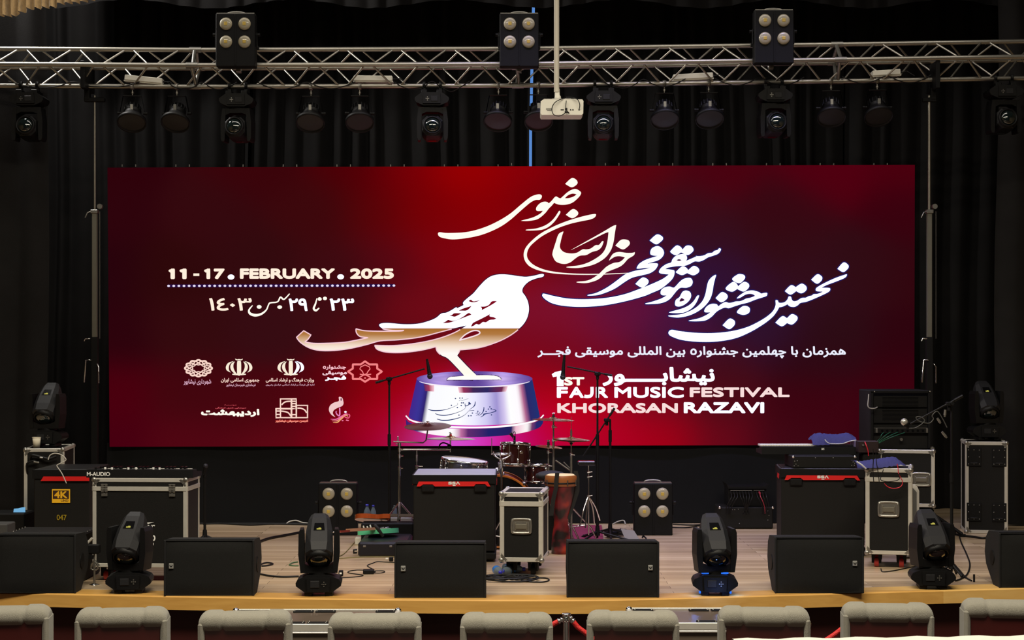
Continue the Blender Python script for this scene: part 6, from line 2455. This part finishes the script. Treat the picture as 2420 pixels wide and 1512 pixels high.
def guitar(label, loc, rz, body_m, neck_m, head_m, tilt=(0, 0), plates=True, strap=False):
    t = thing('electric_guitar', label, 'guitar', loc, rot=(tilt[0], tilt[1], rz), group='guitars left of the drum kit')
    out = crom([(.0, -.045), (.06, -.10), (.15, -.125), (.23, -.10), (.27, -.03), (.265, .05), (.22, .115), (.14, .125), (.07, .09), (.02, .12), (-.03, .125), (-.035, .10), (.01, .05), (.0, .03)], 4)
    m = MB()
    m.prism(out, 0, .036, 'XY')
    bd = m.build('body', body_m, t)
    m = MB()
    m.prism([(.02, -.03), (.10, -.07), (.17, -.06), (.20, 0), (.12, .06), (.05, .05)], .0365, .039, 'XY')
    m.build('pickguard', WHT if plates else BLK, bd)
    for x_ in (.06, .10, .14):
        m = MB()
        m.box((x_, 0, .043), (.014, .06, .010), .002)
        m.build('pickup', BLK, bd)
    m = MB()
    m.box((.185, 0, .043), (.03, .06, .012), .002)
    m.build('bridge', CHR, bd)
    m = MB()
    m.prism([(.04, -.022), (.04, .022), (-.40, .018), (-.40, -.018)], .030, .052, 'XY')
    m.build('neck', neck_m, t)
    m = MB()
    m.prism([(-.40, -.018), (-.40, .018), (-.43, .03), (-.52, .045), (-.55, .03), (-.54, -.02), (-.43, -.022)], .026, .042, 'XY')
    hd = m.build('headstock', head_m, t)
    for k in range(6):
        m = MB()
        m.cyl((-.435 - .017 * k, .025 + .003 * k, .034), (-.435 - .017 * k, .052 + .003 * k, .034), .004, n=6)
        m.ball((-.435 - .017 * k, .056 + .003 * k, .034), .006, 6)
        m.build('tuner', CHR, hd)
    return t


MINT = mat('mint_lacquer', (92, 190, 140), .2, coat=.6)
SUNB = mat('amber_lacquer', (150, 66, 26), .2, var=.4, vs=6, coat=.6)
MAPLE = mat('maple_neck', (176, 128, 96), .4, var=.15)
ROSE = mat('dark_neck', (60, 44, 40), .4, var=.2)
REDH = mat('red_headstock', (120, 50, 40), .35)
guitar('mint green electric guitar lying on the low case, headstock pointing to the hall', ((884 - 1210) * 13.2 / F, 13.16, hc + .03), math.radians(66), MINT, MAPLE, REDH, tilt=(math.radians(-6), math.radians(4)))
guitar('amber electric guitar lying behind the mint one, its dark neck pointing right', ((917 - 1210) * 13.65 / F, 13.68, .196), math.radians(172), SUNB, ROSE, ROSE, tilt=(math.radians(14), 0))
m = MB()
m.box((0, -.05, .096), (.42, .16, .19), .01)
o = tag(m.build('equipment_box', BLK2), 'black box under the amber guitar', 'box')
o.location = ((918 - 1210) * 13.66 / F, 13.66, 0)
m = MB()
m.tube(crom([(0, 0, 0), (-.03, -.05, .05), (-.005, -.08, .03), (.03, -.06, -.03)], 5, False), .012, 8)
o = tag(m.build('guitar_strap', STP), 'black guitar strap curled over the mint green guitar', 'strap')
o.location = ((897 - 1210) * 12.98 / F, 12.98, hc + .07)
# bottles by the skirt
CLR = bpy.data.materials.new('clear_plastic')
CLR.use_nodes = True
bb = CLR.node_tree.nodes['Principled BSDF']
bb.inputs['Base Color'].default_value = lin((150, 170, 185)) + (1,)
bb.inputs['Roughness'].default_value = .08
bb.inputs['Transmission Weight'].default_value = .75
bb.inputs['IOR'].default_value = 1.2
nzb = CLR.node_tree.nodes.new('ShaderNodeTexNoise')
nzb.inputs['Scale'].default_value = 30
CLR.node_tree.links.new(nzb.outputs['Fac'], bb.inputs['Roughness'])
CAPB = mat('blue_cap', (40, 44, 170), .4)
WLB = mat('blue_label', (40, 110, 190), .4)


def bottle(label, loc, h, r, rot=(0, 0, 0), cap=CAPB, lab=WLB, group=None):
    t = thing('water_bottle', label, 'bottle', loc, rot=rot, group=group)
    m = MB()
    m.lathe([(0, .002), (r * .9, .0), (r, .008), (r, h * .62), (r * .9, h * .72), (r * .42, h * .88), (r * .36, h * .93)], 20)
    m.build('bottle_body', CLR, t)
    m = MB()
    m.lathe([(r * .40, h * .92), (r * .46, h * .92), (r * .46, h), (0, h)], 16)
    m.build('cap', cap, t)
    if lab:
        m = MB()
        m.lathe([(r * 1.02, h * .12), (r * 1.03, h * .14), (r * 1.03, h * .46), (r * 1.02, h * .48)], 20)
        m.build('label', lab, t)
    return t


bottle('blue-capped water bottle by the screen cloth, left and taller one of two', ((867.5 - 1210) * 14.9 / F, 14.9, 0), .215, .030, group='water bottles by the screen cloth')
bottle('blue-capped water bottle by the screen cloth, right and smaller one of two', ((882 - 1210) * 15.0 / F, 15.0, 0), .20, .026, lab=None, group='water bottles by the screen cloth')
D = 14.6
m = MB()
m.box(W(938, 1236, D) + Vector((0, .1, 0)), (S(68, D), .18, S(26, D)), .008)
o = tag(m.build('equipment_box', mat('grey_box_light', (120, 120, 118), .6)), 'low grey box behind the guitars under the screen cloth', 'box')
o.data.transform(Matrix.Translation((0, 0, 0)))
bottle('small clear bottle standing on the low grey box behind the guitars', ((931 - 1210) * D / F, D + .08, zt(1223, D)), .10, .020, cap=CLR, lab=None)
m = MB()
m.box((0, 0, 0), (.07, .08, .06), .006)
o = tag(m.build('wall_adapter', WHT), 'small white box beside the left floor blinder', 'box')
o.location = ((850 - 1210) * 13.7 / F, 13.7, .03)
# white jack plugs beside the mint guitar
for k, (x_, y_) in enumerate(((862, 1254), (871, 1255), (878, 1252))):
    m = MB()
    m.ball((0, 0, 0), .012, 10)
    m.cyl((0, 0, 0), (-.012, .0, .04), .006, n=8)
    o = tag(m.build('white_plug', WHT), ('white round-headed plug on the guitar case, leftmost of three', 'white round-headed plug on the guitar case, middle of three', 'white round-headed plug on the guitar case, rightmost of three')[k], 'plug', 'white plugs by the guitars')
    o.location = W(x_, y_, 13.4)
    o.location.z = max(o.location.z, hc + .012)


def floor_cable(label, pts, r=.005, material=CBL, lift=0.0, group=None):
    q = []
    for p in pts:
        D_ = DF(p[1])
        w_ = W(p[0], p[1], D_)
        q.append((w_.x, w_.y, r + (p[2] if len(p) > 2 else 0)))
    m = MB()
    m.tube(crom(q, 6, False), r, 6)
    return tag(m.build('cable', material), label, 'cable', group)


YG = mat('yellow_green_cable', (120, 110, 60), .5)
floor_cable('thick black cable from behind the second monitor to the left-middle moving head', [(606, 1288), (618, 1281), (640, 1274), (672, 1268), (708, 1261)], .011)
floor_cable('black cable loop just right of the second monitor', [(612, 1337), (630, 1331), (645, 1334), (632, 1338), (618, 1339)], .006)
floor_cable('black cable with a tan stretch between the second monitor and the moving head', [(608, 1357), (640, 1363), (670, 1365), (706, 1364)], .007)
floor_cable('small green cable coil left of the left-middle moving head', [(704, 1329), (692, 1331), (684, 1336), (694, 1338), (706, 1338)], .005, mat('green_cable_floor', (60, 96, 60), .5))
floor_cable('thin cable running from the moving head to the guitar case', [(800, 1316), (812, 1310), (826, 1296), (840, 1280), (848, 1274)], .004, YG)
floor_cable('thin dark cable crossing the floor before the guitar case', [(802, 1320), (840, 1318), (880, 1317), (932, 1317)], .004, YG)
floor_cable('thin lead zigzagging from the black power adapter to the left', [(806, 1366), (840, 1364), (858, 1360), (826, 1355), (824, 1351), (842, 1348), (858, 1348)], .0035)
floor_cable('thin lead running from the black power adapter to the right and behind the monitor', [(882, 1350), (906, 1350), (908, 1353), (896, 1355), (884, 1354)], .0035)
floor_cable('thin lead rising from the black power adapter to the middle monitor', [(884, 1347), (874, 1342), (868, 1337), (880, 1332), (892, 1328), (912, 1329), (934, 1330)], .0035)
D = DF(1357)
t = thing('power_adapter', 'black power adapter brick on the floor left of the middle monitor', 'power adapter', ((871 - 1210) * D / F, D, 0), .1)
m = MB()
m.box((0, .03, .016), (S(26, D), .06, .032), .005)
m.build('housing', BLK, t)
m = MB()
m.cyl((.035, .03, .016), (.052, .03, .016), .007, .004, n=8)
m.build('strain_relief', BLK, t)
D = DF(1327)
t = thing('power_plug', 'black plug with a white tip beside the middle monitor', 'plug', ((924 - 1210) * D / F, D, 0))
m = MB()
m.box((0, .02, .016), (.03, .03, .032), .005)
m.build('housing', BLK, t)
m = MB()
m.box((-.032, .02, .02), (.022, .016, .012), .003)
m.build('white_tip', WHT, t)
D = DF(1362)
t = thing('power_adapter', 'small black adapter just right of the left-middle moving head', 'power adapter', ((805 - 1210) * D / F, D, 0))
m = MB()
m.box((0, .02, .02), (.03, .04, .04), .004)
m.build('housing', BLK, t)
m = MB()
m.box((0, -.002, .022), (.016, .004, .012), .001)
m.build('white_sticker', WPR, t)
# heap of black cable by the small road case
rh = random.Random(12)
q = []
for k in range(110):
    a = k * .61
    rr2 = .10 + .05 * math.sin(k * .23) + rh.uniform(-.012, .012)
    q.append((rr2 * 1.35 * math.cos(a) + .02 * math.sin(k * .11), rr2 * .9 * math.sin(a), .006 + .028 * abs(math.sin(k * .37)) * (1 - (rr2 - .05) * 3)))
m = MB()
m.tube(crom(q, 3, False), .0045, 5)
o = tag(m.build('cable_coil', CBL), 'heap of thin black cable on the floor by the small handled road case', 'cable')
o.location = ((1200 - 1210) * DF(1371) / F, DF(1371), 0)
floor_cable('loop of black cable trailing right from the heap by the small road case', [(1232, 1372), (1250, 1376), (1280, 1377), (1297, 1373), (1292, 1368), (1270, 1367), (1250, 1370), (1236, 1367)], .005)
for k, (a, b, an, lb) in enumerate(((1172, 1356, .2, 'blue-labelled water bottle lying by the cable heap, left one of three'), (1190, 1352, 1.1, 'blue-labelled water bottle lying by the cable heap, middle one of three'), (1214, 1354, -.5, 'blue-labelled water bottle lying by the cable heap, right one of three'))):
    D = DF(b)
    bottle(lb, ((a - 1210) * D / F, D, .032), .17, .030, rot=(PI / 2, 0, an), group='bottles by the cable heap')
# right side cables
floor_cable('thin black lead kinked on the floor before the handled road case', [(2082, 1345), (2086, 1352), (2110, 1350), (2130, 1346), (2155, 1341), (2172, 1338)], .004)
floor_cable('black cable bundle on the floor left of the tall right road case', [(2256, 1264), (2275, 1268), (2300, 1271), (2326, 1274), (2350, 1270)], .010)
floor_cable('long black cable arching over the floor behind the rightmost moving head', [(2266, 1262), (2272, 1284), (2284, 1310), (2292, 1335), (2286, 1358), (2270, 1370), (2258, 1374)], .006)
floor_cable('short black cable running to the right from the rightmost moving head', [(2256, 1336), (2268, 1350), (2282, 1366), (2296, 1374)], .006)
D = DF(1375)
m = MB()
m.cyl((0, 0, 0), (0, 0, .052), .007, n=12)
o = tag(m.build('marker_tube', BLK), 'short black tube standing on the floor left of the rightmost monitor', 'tube')
o.location = ((2302 - 1210) * D / F, D, 0)
m = MB()
m.cyl((0, 0, .02), (.17, .0, .02), .012, n=10)
m.box((.02, 0, .014), (.05, .05, .028), .004)
o = tag(m.build('folded_stand', BLK2), 'black folded stand piece on the floor at the far right', 'stand')
o.location = ((2408 - 1210) * 14.2 / F, 14.2, 0.004)
for k, pp_ in enumerate((((262, 1235), (340, 1238), (420, 1234), (500, 1239), (560, 1235), (640, 1238), (740, 1236)), ((480, 1240), (520, 1238), (590, 1242), (650, 1240), (752, 1242)), ((676, 1240), (684, 1228, .02), (700, 1226, .03), (716, 1234, .01), (740, 1237)),
                         ((1590, 1240), (1640, 1242), (1680, 1238), (1720, 1241)), ((1560, 1246), (1620, 1248), (1660, 1243), (1700, 1246)), ((1448, 1240), (1460, 1228, .02), (1474, 1228, .03), (1478, 1240)), ((1518, 1272), (1520, 1268), (1526, 1272), (1528, 1278)))):
    floor_cable(('black cable lying along the foot of the screen cloth at left', 'second black cable lying left of the left floor blinder', 'white cable hump left of the left floor blinder', 'black cable lying right of the right floor blinder', 'second black cable right of the right floor blinder', 'grey cable hump left of the right floor blinder', 'short black cable end in front of the right floor blinder')[k],
                [(a[0], max(a[1], 1239)) + tuple(a[2:]) for a in pp_], .008 if k < 2 else .006, mat('white_cable', (190, 188, 180), .5) if k == 2 else (mat('grey_cable', (150, 148, 142), .5) if k == 5 else CBL))
# pedals and sheet music by the boom stands
for k, (xa, y_, w_, d_, lb) in enumerate(((1448, 1272, .10, .10, 'black effects pedal beside the boom stand feet, left one'), (1470, 1268, .12, .09, 'black effects pedal beside the boom stand feet, right one'))):
    D = DF(y_)
    t = thing('effects_pedal', lb, 'pedal', ((xa - 1210) * D / F, D, .0125), .2, 'effects pedals')
    m = MB()
    m.box((0, .05, .022), (w_, d_, .044), .006)
    m.build('housing', BLK2, t)
    m = MB()
    m.cyl((0, .03, .044), (0, .03, .056), .010, n=12)
    m.build('foot_switch', CHR, t)
D = DF(1279)
m = MB()
m.prism([(-.05, 0), (.07, 0), (.02, .10), (-.09, .12)], 0, .004, 'XZ')
o = tag(m.build('sheet', mat('grey_sheet', (120, 116, 112), .7)), 'pale sheet leaning against the stand feet left of the right blinder', 'paper')
o.location = ((1494 - 1210) * D / F, D, .0)
o.rotation_euler = (math.radians(-35), 0, 0)

# ------------------------------------------------------------------ hall: cases, posts, chairs, row backs
def floor_case(label, xl, xr, yf, yn):
    Df, Dn = 10.28, 9.72
    zf = zt(yf, Df)
    w = S(xr - xl, Df)
    cx = ((xl + xr) / 2 - 1210) * Df / F
    t = thing('road_case', label, 'flight case', (cx, Dn, GZ), 0, 'cases before the stage')
    H = zf - GZ
    m = MB()
    m.box((0, (Df - Dn) / 2, H / 2 + .04), (w - .01, Df - Dn - .01, H - .09), .004)
    m.build('panel_box', mat('worn_brown_laminate', (92, 80, 70), .28, var=.25), t)
    m = MB()
    T = .030
    for y in (0, Df - Dn):
        m.box((0, y, H - T / 2), (w - .03, .014, T + .012), .003)
        m.box((0, y, .09), (w - .03, .014, T), .003)
    m.box((0, .0, H - .045), (w - .03, .016, .012), .003)
    for s_ in (-1, 1):
        m.box((s_ * (w / 2 - .004), (Df - Dn) / 2, H - T / 2 + .002), (.03, Df - Dn - .03, T), .003)
        for y in (0, Df - Dn):
            m.box((s_ * (w / 2 - .012), y, H / 2 + .04), (.026, .016, H - .12), .003)
    m.build('aluminium_edges', ALU, t)
    for s_ in (-1, 1):
        for y in (0.01, Df - Dn - .01):
            m = MB()
            m.ball((s_ * (w / 2 - .006), y, H - .006), .022, 12)
            m.build('corner_ball', CHR, t)
            m = MB()
            m.cyl((s_ * (w / 2 - .1), y + (.08 if y < .1 else -.08), 0.045), (s_ * (w / 2 - .1) + .03, y + (.08 if y < .1 else -.08), .045), .045, n=14)
            m.build('caster', RUB, t)
    for fx in (-.86, -.16, .12, .88):
        for y, dz in ((Df - Dn - .05, 0), (.08, 0)):
            if y < .1 and abs(fx) > .5:
                continue
            m = MB()
            m.box((fx * w / 2 * .96, y, H - .001), (.12, .055, .008), .002)
            pl = m.build('caster_dish', BLK2, t)
            for a in (-1, 1):
                for b2 in (-1, 1):
                    m = MB()
                    m.ball((fx * w / 2 * .96 + a * .05, y + b2 * .02, H + .003), .005, 6)
                    m.build('stud', STEEL, pl)
    return t


floor_case('brown-topped silver-edged case before the stage, left one of two', 556, 943, 1441, 1478)
floor_case('brown-topped silver-edged case before the stage, right one of two', 1484, 1874, 1438, 1472)

# barrier posts and red ropes
def post(label, px, ytop, D, rope=None):
    z = zt(ytop, D) - GZ
    t = thing('barrier_post', label, 'barrier post', ((px - 1210) * D / F, D, GZ), 0, 'chrome barrier posts')
    m = MB()
    m.lathe([(0, .03), (.05, .028), (.14, .014), (.15, .0), (0, 0)], 28)
    m.build('base', CHR, t)
    m = MB()
    m.cyl((0, 0, .02), (0, 0, z - .03), .018, n=20)
    m.build('pole', CHR, t)
    m = MB()
    m.lathe([(.018, z - .05), (.024, z - .045), (.024, z - .02), (.021, z - .018), (.021, z - .012), (.026, z - .008), (.024, z), (0, z + .001)], 20)
    m.build('cap', CHR, t)
    return t


DPo = 9.25
post('chrome barrier post showing between the middle chairs', 1338, 1449, DPo)
post('chrome barrier post whose top shows above the leftmost chair', 40, 1434, 9.6)
ROPE = mat('red_rope', (190, 26, 24), .6, var=.25, vs=80, bump=.6, bs=150)
def rope(label, pts, D, ends=(True, False)):
    q = crom([tuple(W(a, b, D)) for a, b in pts], 8, False)
    t = thing('barrier_rope', label, 'rope', q[0])
    o0 = Vector(q[0])
    q = [tuple(Vector(p) - o0) for p in q]
    i0 = 3 if ends[0] else 0
    m = MB()
    m.tube(q[i0 * 2:], .014, 10)
    m.build('rope', ROPE, t)
    if ends[0]:
        m = MB()
        m.tube(q[:i0 * 2 + 3], [.010, .012, .016, .013, .010, .012, .017, .015, .012][:len(q[:i0 * 2 + 3])], 10)
        m.build('hook_end', CHR, t)
    return t


rope('red barrier rope with a chrome hook, right side of the middle post', [(1346, 1457), (1356, 1470), (1366, 1482), (1382, 1494), (1400, 1508), (1440, 1530), (1520, 1555), (1620, 1562)], DPo)
rope('red barrier rope with a chrome hook, left side of the middle post', [(1330, 1463), (1318, 1469), (1306, 1476), (1290, 1490), (1240, 1518), (1160, 1540), (1060, 1548)], DPo)
rope('red barrier rope rising behind the second chair from the right', [(2070, 1440), (2040, 1452), (2000, 1478), (1968, 1502), (1930, 1524), (1880, 1540)], 9.4)

SEATG = mat('grey_chair_fabric', (124, 121, 110), .95, var=.1, vs=40, bump=.5, bs=350, sheen=.2)
SHELL = mat('dark_red_wood_shell', (58, 12, 10), .4, var=.2)
chairs = [(-108, 112, 1435), (172, 393, 1440), (464, 686, 1447), (775, 992, 1453), (1091, 1303, 1453), (1390, 1605, 1448), (1699, 1920, 1438), (1992, 2215, 1429), (2277, 2500, 1420)]
cl = ['leftmost grey padded chair in the front row, cut by the photo edge', 'grey padded chair below the leftmost moving head, second from left', 'grey padded chair covering the left end of the left floor case', 'grey padded chair covering the right end of the left floor case',
      'grey padded chair left of the chrome barrier post', 'grey padded chair right of the chrome barrier post', 'grey padded chair covering the right end of the right floor case', 'grey padded chair with the red rope at its left, second from right', 'rightmost grey padded chair in the front row, cut by the photo edge']


def make_chair(label, loc, rz, w, H):
    t = thing('auditorium_chair', label, 'chair', loc, rz, 'front row chairs')
    # headrest pad: rolled cushion bent over the top and down both sides
    hw = w / 2 - .030
    R3 = .055
    ho = w / 2
    xs = [-ho + .002 + R3 * (1 - math.cos(k / 7 * PI / 2)) for k in range(8)]
    xs += [-ho + R3 + (2 * ho - 2 * R3) * k / 26 for k in range(1, 26)]
    xs += [-x for x in xs[:8][::-1]]
    vs, fs = [], []
    n = 20
    for x in xs:
        d = max(0.0, abs(x) - (ho - R3))
        drop = R3 - math.sqrt(max(0.0, R3 * R3 - d * d))
        s = sum(math.exp(-((x - c_) / .008) ** 2) for c_ in (-.108, .108))
        top = H - drop * .95 - .008 * s - (.006 if abs(x) < .108 else 0)
        bot = H - .110 + drop * .3 + .003 * s
        dp = .092 - .012 * s - drop * .5
        for k in range(n):
            q = 2 * PI * k / n
            ca, sa = math.cos(q), math.sin(q)
            vs.append((x, .025 + math.copysign(abs(ca) ** .8, ca) * dp, (top + bot) / 2 + math.copysign(abs(sa) ** .8, sa) * (top - bot) / 2))
    for i in range(len(xs) - 1):
        for k in range(n):
            fs.append((i * n + k, (i + 1) * n + k, (i + 1) * n + (k + 1) % n, i * n + (k + 1) % n))
    fs.append(tuple(range(n)))
    fs.append(tuple(range((len(xs) - 1) * n, len(xs) * n))[::-1])
    m = MB()
    m.add(vs, fs, True)
    for s_ in (-1, 1):
        m.box((s_ * (ho - .016), .03, H - .235), (.034, .19, .37), .014)
    m.build('headrest_pad', SEATG, t)
    m = MB()
    m.prism([(-hw + .01, .42), (hw - .01, .42), (hw - .005, H - .06), (-hw + .005, H - .06)], -.050, -.034, 'XZ')
    m.build('backrest_shell', SHELL, t)
    m = MB()
    m.box((0, .02, H - .38), (2 * hw - .03, .10, .52), .02)
    m.build('backrest_cushion', SEATG, t)
    m = MB()
    m.box((0, .28, .43), (w - .06, .46, .12), .035)
    m.build('seat', SEATG, t)
    for s_ in (-1, 1):
        m = MB()
        m.box((s_ * (w / 2 - .01), .24, .60), (.06, .38, .04), .012)
        m.box((s_ * (w / 2 - .01), .24, .31), (.035, .30, .58), .008)
        m.build('armrest', SHELL, t)
    m = MB()
    m.box((0, .22, .18), (.3, .2, .36), .01)
    m.box((0, .22, .012), (.42, .32, .024), .005)
    m.build('pedestal', BLK2, t)
    return t


base_chair = None
for (xl, xr, yt), lb in zip(chairs, cl):
    zc = .255
    D = (HC - zc) * F / (yt - 825)
    cx = ((xl + xr) / 2 - 1210) * D / F
    loc = (cx, D + .06, GZ)
    rz_ = -cx * .045
    if base_chair is None:
        base_chair = make_chair(lb, loc, rz_, .462, zc - GZ)
    else:
        copy_tree(base_chair, lb, loc, rz_)

# pale row backs at the very bottom of the picture
CREAM = mat('cream_cloth', (176, 172, 164), .8, var=.05, bump=.2)
def row_back(label, xa, ya, xb, yb, D):
    p, q = W(xa, ya, D), W(xb, yb, D)
    m = MB()
    n_ = 24
    vs = []
    for i in range(n_ + 1):
        c = p + (q - p) * i / n_
        dz = .003 * math.sin(i * 1.7)
        vs += [(c.x, c.y, GZ), (c.x, c.y, c.z - .03 + dz), (c.x, c.y - .02, c.z - .006 + dz), (c.x, c.y - .06, c.z + dz), (c.x, c.y - .16, c.z - .01 + dz), (c.x, c.y - .2, c.z - .05), (c.x, c.y - .2, GZ)]
    m.add(vs, [(i * 7 + j, i * 7 + j + 1, (i + 1) * 7 + j + 1, (i + 1) * 7 + j) for i in range(n_) for j in range(6)], True)
    return tag(m.build('row_back', CREAM), label, 'row back')


row_back('cream padded row back along the bottom edge, higher one at right', 1728, 1503, 2600, 1493, 6.3)
row_back('cream padded row back along the bottom edge, lower one at left', -200, 1510, 1722, 1510, 6.5)
